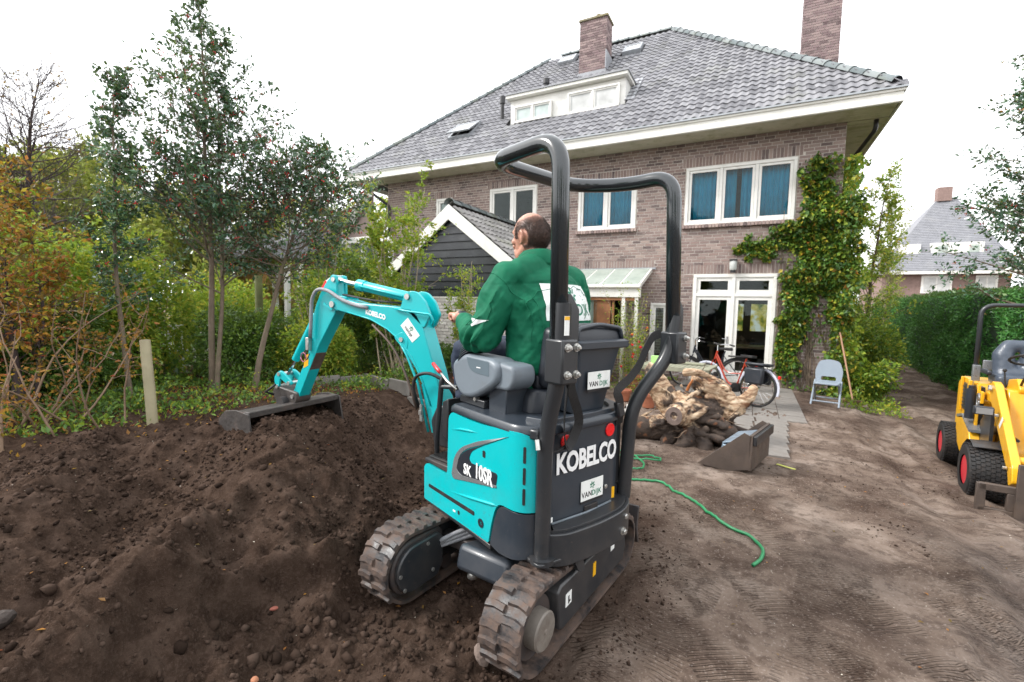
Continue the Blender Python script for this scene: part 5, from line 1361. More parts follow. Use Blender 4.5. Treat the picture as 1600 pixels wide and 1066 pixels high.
limb(mb, [(.165, C0+.020, 1.978, .009), (.170, C0, 1.980, .011), (.165, C0-.020, 1.978, .009)], .5); limb(mb, [(.162, C0+.018, 1.966, .010), (.166, C0, 1.964, .012), (.162, C0-.018, 1.966, .010)], .5)
# arms
ARML = [(-.04, .19, 1.79, .062), (-.03, .285, 1.60, .052), (-.01, .325, 1.47, .046), (.12, .31, 1.475, .042), (.235, .275, 1.53, .033)]
ARMR = [(-.04, -.29, 1.79, .062), (-.03, -.385, 1.60, .052), (.0, -.42, 1.46, .046), (.14, -.39, 1.46, .040), (.26, -.36, 1.50, .032)]
limb(mb, ARML); limb(mb, ARMR)
def hand(w, s):
    wx, wy, wz = w
    limb(mb, [(wx, wy, wz, .031), (wx+.035, wy, wz+.018, .033), (wx+.075, wy-.004*s, wz+.030, .034)], .3)
    ball(mb, (wx+.062, wy-.02*s, wz+.026), .030); ball(mb, (wx+.062, wy+.02*s, wz+.026), .030)
    for k, (dy, l1, l2, l3, r) in enumerate(((.032, .036, .026, .020, .0115), (.012, .042, .030, .022, .0122), (-.010, .040, .028, .020, .0118), (-.030, .032, .022, .018, .0105))):
        x0, y0, z0 = wx+.090, wy+dy, wz+.046-.006*k
        a = (x0+l1*.82, y0, z0-l1*.10); b = (a[0]+l2*.25, y0-.002*s, a[2]-l2*.95); c = (b[0]-l3*.85, y0-.004*s, b[2]-l3*.45)
        limb(mb, [(x0-.012, y0, z0-.004, r*1.15), (*a, r), (*b, r*.93), (*c, r*.82)], .4)
    limb(mb, [(wx+.028, wy-.026*s, wz+.010, .017), (wx+.066, wy-.046*s, wz+.012, .0145), (wx+.098, wy-.034*s, wz+.020, .012), (wx+.115, wy-.02*s, wz+.022, .010)], .4)
hand((.255, .272, 1.538), 1); hand((.285, -.355, 1.51), -1)
me = fuse(mb, .0052, 4, 'person')
person = link('person', me, SKIN, None, smooth=True, fix=False)
person.matrix_world = DM; tag(person, 'balding man in a green work jacket sitting at the controls, seen from behind', 'man')
HEADBVH = BVHTree.FromPolygons([v.co[:] for v in me.vertices], [tuple(p.vertices) for p in me.polygons])
# eyes
for s in (-1, 1): obj('eye', MB().sphere((.138, C0+s*.032, 2.060), .0125, 12, 8), varied('eye_white', (.7, .68, .65), .15, .03), person, smooth=True)
# short hair: strands rooted in the scalp at the back and the sides, thin on top
V = coords(me); N = normals(me)
u_, v_, z_ = V[:,0], V[:,1]-C0, V[:,2]
ang = u_-.045
hairline = (z_ > 1.975+ss(.0, .06, u_)*.065) & (z_ < 2.215) & (u_ < .150-.20*ss(2.10, 2.19, z_)) & (np.abs(v_) < .14)
side_ok = (u_ < .085+.03*ss(2.0, 2.05, z_)) | (z_ > 2.10)
earz = (np.hypot(u_-.018, (z_-2.04)*.9) < .040) & (np.abs(v_) > .07)
face = (u_ > .095)
zb = 2.148-.28*np.clip(u_, -.08, .14)+.008*fbm(u_*30, v_*30, z_*30, oct=2, seed=77)
dense = np.clip(.5-(z_-zb)/.085, .03, 1)
ok = np.where(hairline & side_ok & ~earz & ~face)[0]
ok = ok[np.sqrt((u_[ok]-.03)**2+(z_[ok]-2.07)**2+v_[ok]**2) < .17]
pick = rng.choice(ok, 16000); pick = pick[rng.uniform(0, 1, len(pick)) < dense[pick]]
p0 = V[pick]+rng.normal(size=(len(pick), 3))*.0022; nn = N[pick]
flow = np.stack([np.full(len(pick), -.55), .1*np.sign(v_[pick]), np.full(len(pick), -.9)], -1)+rng.normal(size=(len(pick), 3))*.25
dirn = nn*.55+flow*.6; dirn /= np.linalg.norm(dirn, axis=1)[:, None]
L = rng.uniform(.007, .013, len(pick))[:, None]; sd_ = np.cross(dirn, rng.normal(size=(len(pick), 3))); sd_ /= np.linalg.norm(sd_, axis=1)[:, None]
HV = np.stack([p0-sd_*.0006-nn*.001, p0+sd_*.0006-nn*.001, p0+dirn*L], 1).reshape(-1, 3)
hr = raw('hair', HV, np.arange(len(HV)).reshape(-1, 3), HAIR, person); tag(hr, kind='stuff')
hm_ = (ss(.0, 1.0, dense)*(hairline & side_ok & ~earz & ~face)).astype(np.float32)
adj = np.array([e.vertices[:] for e in me.edges]); 
for _ in range(9):
    acc = np.zeros(len(hm_)); cn = np.zeros(len(hm_)); np.add.at(acc, adj[:,0], hm_[adj[:,1]]); np.add.at(acc, adj[:,1], hm_[adj[:,0]]); np.add.at(cn, adj[:,0], 1); np.add.at(cn, adj[:,1], 1); hm_ = (.5*hm_+.5*acc/np.maximum(cn, 1)); hm_[earz] = 0
at_ = me.attributes.new('hair_growth', 'FLOAT', 'POINT'); at_.data.foreach_set('value', hm_.astype(np.float32))
hp = np.where(hairline & side_ok & ~earz & ~face & (dense > .97))[0]; hs = set(hp.tolist())
fs = []
ids = sorted({i for f in fs for i in f}); mp = {j: k for k, j in enumerate(ids)}
if fs:
    sm_ = bpy.data.meshes.new('scalp_hair'); sm_.from_pydata([tuple(V[i]+N[i]*.0012) for i in ids], [], [tuple(mp[i] for i in f) for f in fs]); sm_.update()
    t = NT('scalp'); t.col(t.ramp(t.noise(90, 4, .7), [(.35, (.045, .028, .022)), (.65, (.15, .09, .07))])); t.rough(.8); link('scalp_hair', sm_, t.m, person, smooth=True, fix=False)

# jacket
mb = MB()
def tb(c, r, sc): ball(mb, c, r, sc)
TOR_ = ((1.20,-.13,.18,.25),(1.27,-.135,.185,.26),(1.34,-.14,.19,.262),(1.42,-.14,.19,.262),(1.50,-.135,.19,.268),(1.58,-.125,.19,.275),(1.66,-.11,.185,.28),(1.73,-.09,.170,.27),(1.785,-.075,.145,.24),(1.83,-.06,.11,.17))
for z in np.arange(1.20, 1.835, .012):
    u, ru, rv = (float(np.interp(z, [q[0] for q in TOR_], [q[k] for q in TOR_])) for k in (1, 2, 3)); ball(mb, (u, C0, z), .05, (ru/.05, rv/.05, .8))
limb(mb, [(-.06, .17, 1.79, .095), (-.055, C0+.09, 1.84, .095), (-.04, C0, 1.865, .092), (-.055, C0-.09, 1.84, .095), (-.06, -.27, 1.79, .095)])
limb(mb, [(-.045, .185, 1.785, .105), (-.04, .255, 1.66, .100), (-.02, .305, 1.53, .088), (-.012, .325, 1.475, .080), (.07, .325, 1.465, .070), (.15, .30, 1.49, .060), (.225, .278, 1.527, .050), (.245, .275, 1.535, .047)], .2)
limb(mb, [(-.045, -.295, 1.785, .105), (-.035, -.36, 1.66, .098), (-.01, -.40, 1.52, .078), (.0, -.42, 1.47, .073), (.1, -.40, 1.465, .066), (.2, -.375, 1.49, .055), (.27, -.36, 1.51, .046)], .2)
me = fuse(mb, .0085, 7, 'jacket')
def folds(V, N):
    u, v, z = V[:,0], V[:,1], V[:,2]
    wu = u+.05*vnoise(u*5, v*5, z*5, seed=202); wv_ = v+.05*vnoise(u*5, v*5, z*5, seed=203); wz_ = z+.05*vnoise(u*5, v*5, z*5, seed=204)
    d_ = .004*fbm(u*8, v*8, z*8, oct=3, seed=201)
    q4 = fbm(wu*10+wz_*5, (wv_-C0)*9-np.abs(wv_-C0)*7, wz_*8+np.abs(wv_-C0)*10, oct=3, seed=215); d_ += .010*(-np.abs(q4)+.25)*ss(1.86, 1.74, z)
    # deep diagonal folds from armpit and shoulder blade
    arm = ss(.17, .24, np.abs(v-C0)); 
    q = fbm(wu*3, (wv_-C0)*5+wz_*2.2*np.sign(v-C0), wz_*3.0-np.abs(wv_-C0)*6, oct=2, seed=211, ridge=True)
    d_ += (.006+.004*arm)*np.clip(q, -1.0, .9)
    q3 = fbm(wu*9+wz_*3, wv_*4, wz_*7-wu*6, oct=2, seed=213, ridge=True); d_ += .006*arm*np.clip(q3, -.9, .9)*ss(1.75, 1.6, z)
    q2 = fbm((wu+wz_)*3, wv_*7, (wz_-wu)*5, oct=2, seed=221, ridge=True)
    d_ += .009*np.clip(q2, -1, .9)*ss(1.66, 1.38, z)
    # waist gather
    d_ -= .012*np.exp(-((z-1.26)/.02)**2)
    # elbow creases
    el = np.exp(-(((u-.02)/.09)**2+((z-1.48)/.09)**2))*ss(.2, .28, v)
    d_ += .014*el*np.sin((u*1.2+z)*75+v*20)
    # yoke seam across the back and down the sleeve
    for zz in (1.785-.10*np.abs(v-C0),):
        d_ -= .005*np.exp(-((z-zz)/.0035)**2)*ss(-.05, -.12, u)
    return d_
displace(me, folds)
jk = link('jacket', me, JCK, person, smooth=True, fix=False)
JB = BVHTree.FromPolygons([v.co[:] for v in me.vertices], [tuple(p.vertices) for p in me.polygons])
# stand-up collar: tilted ring with thickness, open at the front
mb = MB(); n = 40; rows = 7
for inner in (0, 1):
    for r in range(rows):
        for k in range(n+1):
            a = radians(200*0) + radians(25+310*k/n) ; k2 = r/(rows-1)
            rad = .110-.014*k2+.006*sin(3*a)-(.009 if inner else 0)+.010*sin(pi*k2)
            x = -.020+cos(a)*rad*1.08+.018*k2; y = C0+sin(a)*rad; z = 1.868+.092*k2-.035*max(0, cos(a))*1.0+.010*cos(a+pi)
            mb.v.append((x, y, z))
A = rows*(n+1)
for r in range(rows-1):
    for k in range(n):
        a = r*(n+1)+k; mb.f.append((a, a+1, a+n+2, a+n+1)); mb.f.append((A+a, A+a+n+1, A+a+n+2, A+a+1))
for k in range(n): a = (rows-1)*(n+1)+k; mb.f.append((a, a+1, A+a+1, A+a)); mb.f.append((k, A+k, A+k+1, k+1))
for r in range(rows-1):
    for e in (0, n): a = r*(n+1)+e; mb.f.append((a, a+n+1, A+a+n+1, A+a) if e == 0 else (a, A+a, A+a+n+1, a+n+1))
cl = obj('collar', mb, JCK, jk, smooth=True, bevel=0)
q = MB().tube([(.215,.280,1.523), (.245,.274,1.538), (.262,.271,1.545)], [.050,.049,.046], 24, caps=False); cu_ = obj('cuff', q, JCK, jk, smooth=True); cu_.modifiers.new('s', 'SOLIDIFY').thickness = .006
def drape(poly_or_me, off, direction=(1,0,0), name='patch', mat=None, parent=None, start=-.8, axis='u'):
    """lay verts on the jacket by dropping them along a direction"""
    me_ = poly_or_me
    for p in me_.vertices:
        o_ = Vector(p.co); dv_ = Vector(direction).normalized(); h = JB.ray_cast(o_-dv_*.6, dv_)
        if h[0] is not None: p.co = h[0]-dv_*off
    return link(name, me_, mat, parent, fix=False, smooth=True)
def gridme(name, u, v0, v1, z0, z1, nu=26, nz=16, corner=None):
    V = [];
    for j in range(nz+1):
        for i in range(nu+1): V.append((u, v0+(v1-v0)*i/nu + (.02*(1-j/nz)-.01), z0+(z1-z0)*j/nz))
    Fc = [(j*(nu+1)+i, j*(nu+1)+i+1, (j+1)*(nu+1)+i+1, (j+1)*(nu+1)+i) for j in range(nz) for i in range(nu)]
    m_ = bpy.data.meshes.new(name); m_.from_pydata(V, [], Fc); m_.update(); return m_
def seam(pts, name='seam', r=.0022, mat=JCK):
    out = []
    for a, b in zip(pts[:-1], pts[1:]):
        for k in range(14):
            p = Vector(a).lerp(Vector(b), k/14); h = JB.find_nearest(p)
            if h[0] is not None: out.append(h[0]+h[1]*.0012)
    return obj(name, MB().tube(out, r, 6), mat, jk, smooth=True)
seam([(-.3, .30, 1.66), (-.3, .22, 1.74), (-.32, .10, 1.785), (-.32, -.05, 1.795), (-.32, -.20, 1.785), (-.3, -.32, 1.74), (-.25, -.40, 1.66)])
seam([(.1, .34, 1.86), (-.05, .30, 1.82), (-.22, .24, 1.70), (-.26, .20, 1.55), (-.24, .18, 1.45)])
seam([(-.10, .42, 1.60), (.0, .44, 1.575), (.08, .42, 1.56)]); seam([(-.14, .35, 1.74), (-.14, .42, 1.62), (-.12, .42, 1.50), (-.05, .42, 1.42)])
seam([(-.3, .19, 1.72), (-.34, .17, 1.55), (-.33, .16, 1.36), (-.3, .15, 1.25)])
BP = drape(gridme('back_print', -.3, .105, -.275, 1.565, 1.765), .0035, name='back_print', mat=varied('print_white', (.72,.76,.74), .6, .03, 4), parent=jk)
# print: emblem and name
bm_ = MB()
def putj(x, y, k): return (-.3, -.085-x, 1.705+y)
lg = leaf_logo(0, 0, .060, putj, GRN, jk); me_ = lg.data
def subd(me, n=2):
    bm = bmesh.new(); bm.from_mesh(me); bmesh.ops.triangulate(bm, faces=bm.faces); bmesh.ops.subdivide_edges(bm, edges=bm.edges, cuts=n, use_grid_fill=True); bm.to_mesh(me); bm.free()
for p in me_.vertices:
    h = JB.ray_cast(Vector((-.9, p.co.y, p.co.z)), Vector((1,0,0)))
    if h[0] is not None: p.co.x = h[0].x-.0055
tx = text_mesh('VANDIJK', .088, .0016, .86, .0, 1.02)
for p in tx.vertices: x, y = p.co.x, p.co.y; p.co = Vector((-.3, -.085-x, 1.622+y))
drape(tx, .0055, name='lettering', mat=GRN, parent=jk)
m_ = bpy.data.meshes.new('reflective_patch'); m_.from_pydata([(.02,.5,1.572), (-.095,.5,1.562), (-.02,.5,1.527), (-.03,.5,1.565)], [], [(0,3,2),(3,1,2)]); subd(m_, 4)
drape(m_, .003, (0,-1,0), 'reflective_patch', varied('reflective_grey', (.62,.64,.64), .35, .04), jk)

# trousers and boots
mb = MB(); ball(mb, (-.09, C0, 1.30), .13, (1.2, 1.5, .8))
for s in (-1, 1):
    limb(mb, [(-.05, C0+s*.09, 1.30, .098), (.25, C0+s*.12, 1.36, .088), (.53, C0+s*.15, 1.345, .070), (.56, C0+s*.15, 1.29, .068), (.50, C0+s*.155, 1.05, .062), (.42, C0+s*.16, .84, .058)], .2)
me = fuse(mb, .011, 5, 'trousers'); displace(me, lambda V, N: .006*fbm(V[:,0]*12, V[:,1]*8, V[:,2]*12, oct=3, seed=231, ridge=True)); link('trousers', me, TRS, person, smooth=True, fix=False)
for s in (-1, 1):
    mb = MB(); limb(mb, [(.36, C0+s*.16, .765, .048), (.47, C0+s*.16, .750, .040), (.55, C0+s*.165, .742, .033)], .2); limb(mb, [(.40, C0+s*.16, .86, .055), (.38, C0+s*.16, .775, .055)], .2)
    link('boot', fuse(mb, .009, 4, 'boot'), RUB, person, smooth=True, fix=False)
# ------------------------------------------------------------------ outbuilding with black boarded gable
SY0, SY1, SXC, SZR, SPT = 8.6, 12.35, -6.12, 3.80, .77        # gable plane, back, ridge x, ridge z, pitch (rise/run)
SXW = 2.15; SZE = SZR - SXW*SPT
shed = thing('outbuilding', 'outbuilding with black boarded gable, white bargeboards and tiled roof', 'outbuilding', (SXC, SY0, -.2))
SL_ = Matrix.Translation(Vector((-SXC, -SY0, .2)))
def s_(name, mb, mat, parent=None, **k):
    o = obj(name, mb, mat, parent or shed, **k)
    if parent is None: o.matrix_local = SL_
    return o
wz = 1.80
base = s_('base_wall', MB().box((SXC, SY0+.11, wz/2-.2), (2*SXW-.3, .18, wz+.36)).box((SXC+SXW-.22, (SY0+SY1)/2+.1, wz/2-.15), (.1, SY1-SY0-.2, wz+.6)), MATS['mortar_white'])
rr = lay(SXC-SXW+.15, SXC+SXW-.15, -.2, wz-.01, [], seed=8)
bricks(base, rr, SY0, .03, -1, M_BRICKW, 'x', lambda r: -r[0], 300)
mb = MB()
for r in lay(SY0+.03, SY1, -.2, SZE+.02, [], seed=9): brick_box(mb, r, SXC+SXW-.15, .03, 1, 'y')
tag(obj('brickwork', mb, M_BRICKW, base), kind='stuff')
s_('gable_backing', MB().prism([(SXC-SXW+.1, wz), (SXC, SZR-.12), (SXC+SXW-.1, wz)], SY0+.06, SY0+.1, 'y'), MATS['black_board'])
z = wz-.01; nb = 0
while z < SZR-.25:
    zt = z+.195
    def hw(zz): return max(0.02, (SZR-.16-zz)/SPT)
    a0, a1 = min(hw(z), SXW-.06), min(hw(zt), SXW-.06)
    mb = MB(); y0, y1 = SY0+.055, SY0+.012    # lapped: the lower edge stands proud
    V = [(SXC-a0, y0-.05, z), (SXC+a0, y0-.05, z), (SXC+a1, y1+.02, zt), (SXC-a1, y1+.02, zt), (SXC-a0, y0-.025, z), (SXC+a0, y0-.025, z), (SXC+a1, y1+.045, zt), (SXC-a1, y1+.045, zt)]
    mb.add(V, [(0,1,2,3), (7,6,5,4), (0,4,5,1), (2,6,7,3), (1,5,6,2), (0,3,7,4)])
    s_('weatherboard', mb, MATS['black_board'], bevel=.004); z += .175; nb += 1
def rake(s):
    a = Vector((SXC, 0, SZR+.03)); b = Vector((SXC+s*(SXW+.18), 0, SZR+.03-(SXW+.18)*SPT)); dn = Vector((0,0,-.29))
    return [(a.x, a.z), (b.x, b.z), (b.x, b.z-.27), (a.x, a.z-.33)]
for s in (-1, 1): s_('bargeboard', MB().prism(rake(s), SY0-.075 if s > 0 else SY0-.072, SY0-.03, 'y'), MATS['white_paint'], bevel=.004)
rf = s_('roof', MB().add([(SXC, SY0-.06, SZR), (SXC, SY1, SZR), (SXC+SXW+.2, SY1, SZR-(SXW+.2)*SPT), (SXC+SXW+.2, SY0-.06, SZR-(SXW+.2)*SPT), (SXC-SXW-.2, SY1, SZR-(SXW+.2)*SPT), (SXC-SXW-.2, SY0-.06, SZR-(SXW+.2)*SPT)], [(0,3,2,1), (0,1,4,5)]), MATS['roof_underlay'])
rf.modifiers.new('s', 'SOLIDIFY').thickness = .03
TM2 = tile_mesh(mat=M_TILES); k_ = sqrt(1+SPT*SPT); ca, sa = 1/k_, SPT/k_
def shed_matrix(s):
    def f(u, v):
        X_ = Vector((0, 1, 0)) if s > 0 else Vector((0, -1, 0)); Y_ = Vector((-s*ca, 0, sa)); Z_ = X_.cross(Y_)
        M = (Matrix((X_, Y_, Z_)).transposed() @ Matrix.Rotation(random.uniform(-.015, .015), 3, 'Z')).to_4x4()
        M.translation = Vector((SXC+s*(SXW+.2), (SY0-.06+u) if s > 0 else (SY1-u), SZR-(SXW+.2)*SPT)) + Y_*v + Z_*.02; return M
    return f
nrow = int((SXW+.2)*k_/TL)+1
sp = [(c*TW, r*TL) for r in range(nrow) for c in range(int((SY1-SY0+.06)/TW))]
tile_field(rf, shed_matrix(1), [q for q in sp if q[1]+TL < (SXW+.25)*k_], TM2, 220, lambda q: q[0]); tile_field(rf, shed_matrix(-1), sp, TM2, 0, lambda q: 0)
cap_run(rf, (SXC, SY0-.05, SZR+.03), (SXC, SY1, SZR+.03))

# lean-to with white beams at the far left end of the house
lt = thing('lean_to', 'white framed lean-to with sloping beam at the far end of the house', 'lean-to', (-12.0, 11.5, 0))
LT = Matrix.Translation((12.0, -11.5, 0))
def l2(name, mb, mat, **k): o = obj(name, mb, mat, lt, **k); o.matrix_local = LT; return o
l2('sloping_beam', MB().tube([(-11.45,11.5,5.2), (-13.3,11.5,3.35), (-14.4,11.5,2.2)], .17, 4, up0=(0,1,0)), MATS['white_paint'])
l2('beam', MB().box((-11.8,11.45,3.68), (2.7,.12,.2)), MATS['white_paint'], bevel=.01)
for x in (-13.1,-12.4,-11.7,-11.0,-10.5): l2('post', MB().box((x,11.5,1.7), (.12,.12,3.8)), MATS['white_paint'], bevel=.008)
for x in (-12.75,-12.05,-11.35,-10.75): l2('pane', MB().box((x,11.52,3.0), (.56,.01,1.1)), M_GLASS)
l2('wall', MB().box((-11.9,11.6,1.0), (2.9,.1,2.7)), M_BRICK); l2('upper_wall', MB().prism([(-13.2,3.8),(-11.4,3.8),(-11.4,5.3)], 11.62, 11.68, 'y'), M_BRICK)

# glass veranda with climbing rose
ver = thing('glass_veranda', 'white veranda with sloping glass roof against the house wall', 'veranda', (-3.3, 11.7, -.2)); VL = Matrix.Translation((3.3, -11.7, .2))
def v2(name, mb, mat, parent=None, **k):
    o = obj(name, mb, mat, parent or ver, **k)
    if parent is None: o.matrix_local = VL
    return o
vy, vz0, vz1 = 10.85, 2.08, 2.62
t = NT('veranda_glass'); t.col(t.ramp(t.noise(2.5, 6, .7), [(.35, (.42, .50, .44)), (.65, (.58, .66, .60))])); t.rough(.15); t.b.inputs['Alpha'].default_value = .72; VG = t.m
xs = [-4.35,-3.86,-3.37,-2.88,-2.42]
ang = atan2(vz1-vz0, HY-vy)
for x in xs: v2('rafter', MB().box((x, (vy+HY)/2, (vz0+vz1)/2-.02), (.055, sqrt((HY-vy)**2+(vz1-vz0)**2), .09 if x > xs[0] else .09), R=Matrix.Rotation(ang, 3, 'X')), MATS['white_paint'])
for a, b in zip(xs[:-1], xs[1:]): v2('roof_pane', MB().box(((a+b)/2, (vy+HY)/2, (vz0+vz1)/2+.035), (b-a-.05, sqrt((HY-vy)**2+(vz1-vz0)**2), .008), R=Matrix.Rotation(ang, 3, 'X')), VG)
v2('front_beam', MB().box((-3.38, vy-.02, vz0-.10), (2.1,.07,.24)), MATS['white_paint'], bevel=.006); v2('front_gutter', MB().tube([(-4.45,vy-.08,vz0+.03), (-2.33,vy-.08,vz0+.03)], .045, 10), MATS['white_paint'])
v2('wood_lintel', MB().box((-3.4, vy, vz0-.26), (1.95,.05,.07)), varied('cedar', (.28,.12,.05), .5, .2, 6))
for x in (-4.36,-2.72,-2.42): v2('post', MB().box((x, vy, .86), (.075,.075,2.14)), MATS['white_paint'], bevel=.006)
v2('door_leaf', MB().box((-3.25, vy+.05, .8), (.42,.04,1.95)).box((-2.98,vy+.05,.8), (.05,.05,1.95)), MATS['cedar'], bevel=.004); v2('side_pane', MB().box((-3.8, vy+.03, 1.0), (.85,.01,1.6)), M_GLASS)
v2('white_panel', MB().box((-3.75, vy+.09, .95), (.7,.02,1.7)), MATS['white_paint'])
f_, us_, rows_ = window(ver, -2.38, -1.92, .1, 1.75, HY-.12, 1); f_.matrix_local = VL

# paving, kerb
pv = thing('terrace', None, None, (0, 10, -.2)); pv['kind'] = 'structure'; del pv['kind']
slabs = bpy.data.objects['ground']
bpy.data.objects.remove(pv)
terr = obj('terrace', MB().box((-.35, 10.6, -.235), (2.3, 3.5, .05)), MATS['mortar']); tag(terr, 'grey concrete slab terrace in front of the french doors', kind='structure')
SLAB = MB().box((0,0,0), (1,1,1)); sme = SLAB.mesh('slab'); sme.materials.append(MATS['concrete'])
def put_slab(x, y, z, w, l, rz=0): inst(sme, 'slab', terr, Matrix.LocRotScale((x, y, z), Matrix.Rotation(rz+random.uniform(-.01, .01), 3, 'Z').to_quaternion(), (w-.012, l-.012, .05)))
for i in range(6):
    for j in range(8): put_slab(-1.32+.4*i, 8.95+.45*j, -.209+random.uniform(-.0015, .0015), .4, .45)
for j in range(6): put_slab(.36-.02*j, 8.55-.38*j, float(base_z(.36, 8.5-.4*j))+.004, .46, .40, .06)
for j in range(4): put_slab(-.10-.02*j, 8.55-.38*j, float(base_z(-.08, 8.5-.4*j))+.002, .42, .40, .06)
kerb = thing('edging_kerb', 'row of grey concrete edging stones behind the soil heap', 'kerb', (-5.2, 5.6, .1)); kl = Matrix.Translation((5.2,-5.6,-.1))
kp = [Vector((-6.6,4.75,.2)), Vector((-6.03,5.95,.12)), Vector((-5.2,5.66,.10)), Vector((-4.2,5.42,.05)), Vector((-3.4,5.3,.0)), Vector((-2.6,5.25,-.03))]
for a, b in zip(kp[:-1], kp[1:]):
    n = max(1, round((b-a).length/.5))
    for i in range(n):
        p, q = a.lerp(b, i/n), a.lerp(b, (i+1)/n); dd = q-p; c = (p+q)/2
        o = obj('edging_stone', MB().box((c.x, c.y, gz(c.x, c.y)+.045), (dd.length-.012, .06, .22), rz=atan2(dd.y, dd.x)+random.uniform(-.02,.02)), MATS['concrete'], kerb, bevel=.008); o.matrix_local = kl

# round stake
varied('stake_wood', (.34,.30,.19), .7, .15, 3, dirt=(.20,.22,.12), dirt_amt=.5, dirt_scale=5, bump=.3, bscale=25)
stk = obj('stake', MB().tube([(0,0,-.3), (-.045,0,.3), (-.15,.02,.87)], [.049,.048,.047], 16), MATS['stake_wood'], smooth='auto', bevel=.006)
stk.location = (-5.42, 2.42, gz(-5.42, 2.42)); tag(stk, 'thick pale round wooden stake leaning at the edge of the garden bed', 'stake')
for i, (x, y, h, r, lb) in enumerate(((-7.15,6.1,1.75,.06,'mossy green round post behind the boom, tallest of the garden posts'), (-8.9,5.9,1.9,.07,'mossy post topped by white window frame behind the excavator arm'))):
    o = obj('garden_post', MB().tube([(0,0,-.2), (.01,0,h)], r, 12), varied('mossy_post', (.16,.17,.07), .8, .25, 5), smooth='auto'); o.location = (x, y, gz(x, y)); tag(o, lb, 'post')

# ------------------------------------------------------------------ tree stump with roots
mb = MB(); c0 = Vector((-.72, 6.75, -.2))
def sl(pts, k=.25): limb(mb, [(c0.x+a, c0.y+b, c0.z+c, r) for a, b, c, r in pts], k)
sl([(-.05,.0,.36,.28), (.22,.08,.36,.27), (.42,.18,.34,.21)]); sl([(-.1,0,.3,.22), (-.42,-.08,.58,.145), (-.56,-.1,.80,.125), (-.60,-.1,.92,.085)])
sl([(-.1,-.1,.2,.2), (-.45,-.28,.17,.15), (-.82,-.40,.15,.13)]); sl([(.0,-.1,.35,.18), (-.10,-.42,.42,.13), (-.12,-.60,.44,.125)])
sl([(.1,0,.2,.22), (.05,-.3,.1,.13), (-.02,-.48,.02,.08)]); sl([(.3,.0,.25,.2), (.48,-.12,.18,.17), (.60,-.10,.12,.14)])
sl([(.3,.15,.45,.2), (.28,.18,.70,.15), (.12,.2,.78,.13)]); sl([(.45,.15,.4,.14), (.68,.12,.48,.09), (.84,.12,.66,.065), (.88,.14,.74,.05)])
sl([(.35,.1,.7,.12), (.55,.1,.62,.08), (.66,.05,.5,.06)]); sl([(-.2,-.2,.1,.12), (-.3,-.5,.0,.05), (-.34,-.66,-.05,.03)]); sl([(.2,-.2,.1,.14), (.3,-.42,.05,.09), (.28,-.5,-.02,.07)])
rr_ = np.random.default_rng(5)
axes_ = [((-.62,-.1,.85),(-.15,0,.35)), ((-.85,-.4,.15),(-.1,-.1,.3)), ((-.12,-.6,.42),(.05,0,.35)), ((.85,.12,.62),(.3,.1,.35)), ((.1,.2,.78),(.4,.1,.4)), ((.62,-.1,.12),(.1,0,.35)), ((-.05,-.45,.05),(.1,.0,.4)), ((.68,.05,.5),(.2,0,.6)), ((-.4,-.2,.2),(.4,-.2,.25))]
for i in range(80):
    a, b = axes_[i % len(axes_)]; a = np.array(a)*rr_.uniform(.55, 1.0); b = np.array(b)+rr_.normal(size=3)*.12; off = rr_.normal(size=3)*np.array([.11,.11,.09]); m_ = (a+b)/2+off*1.5+rr_.normal(size=3)*.05; r0 = rr_.uniform(.016, .045); pts = []
    for k in range(7): t_ = k/6; p = (1-t_)**2*(a+off)+2*t_*(1-t_)*m_+t_*t_*(b+off); pts.append((p[0], p[1], max(p[2], .02), r0*(.55+.6*t_)))
    sl(pts, .45)
me = fuse(mb, .013, 1, 'tree_stump')
def stumpd(V, N):
    u, v, z = V[:,0], V[:,1], V[:,2]
    wu = u+.08*vnoise(u*4, v*4, z*4, seed=302); wz = z+.08*vnoise(u*4, v*4, z*4, seed=303); q = fbm(wu*3.2+wz*2, v*4, wz*5-wu*2, oct=3, seed=301, ridge=True); r = fbm(wu*5+wz*9, v*9, wz*16, oct=3, seed=311, ridge=True)
    return .022*np.clip(q, -1.4, .7) + .005*r
displace(me, stumpd)
t = NT('stump_wood'); g = t.n('ShaderNodeNewGeometry'); P_ = g.outputs['Position']; sep = t.n('ShaderNodeSeparateXYZ'); t.l(P_, sep.inputs[0])
mpp = t.mapping((3, 3, 9), (.4, .5, 0)); f1 = t.noise(3.0, 4, .55, P_, .5); f2 = t.noise(1.6, 5, .6, mpp, 1.0)
fresh = t.ramp(f2, [(.30, (.05, .028, .018)), (.42, (.24, .14, .08)), (.52, (.48, .34, .22)), (.68, (.68, .55, .40))]); bark = t.ramp(f2, [(.3, (.022, .015, .012)), (.7, (.085, .058, .043))])
low = t.maprange(sep.outputs[2], -.05, .45, -.22, .07)
k = t.maprange(t.math('ADD', f1, low), .45, .51, 0, 1); c = t.mix(k, bark, fresh); c = t.mix(t.maprange(t.noise(6.5, 3, .5, P_), .60, .66, 0, .45), c, (.34, .13, .05))
t.col(c); t.rough(.8); t.bump(t.noise(40, 5, .7, P_), .6, .012)
st = link('tree_stump', me, t.m, smooth=True, fix=False); tag(st, 'uprooted tree stump with torn pale and dark roots lying in the yard', 'tree stump')
q = MB()
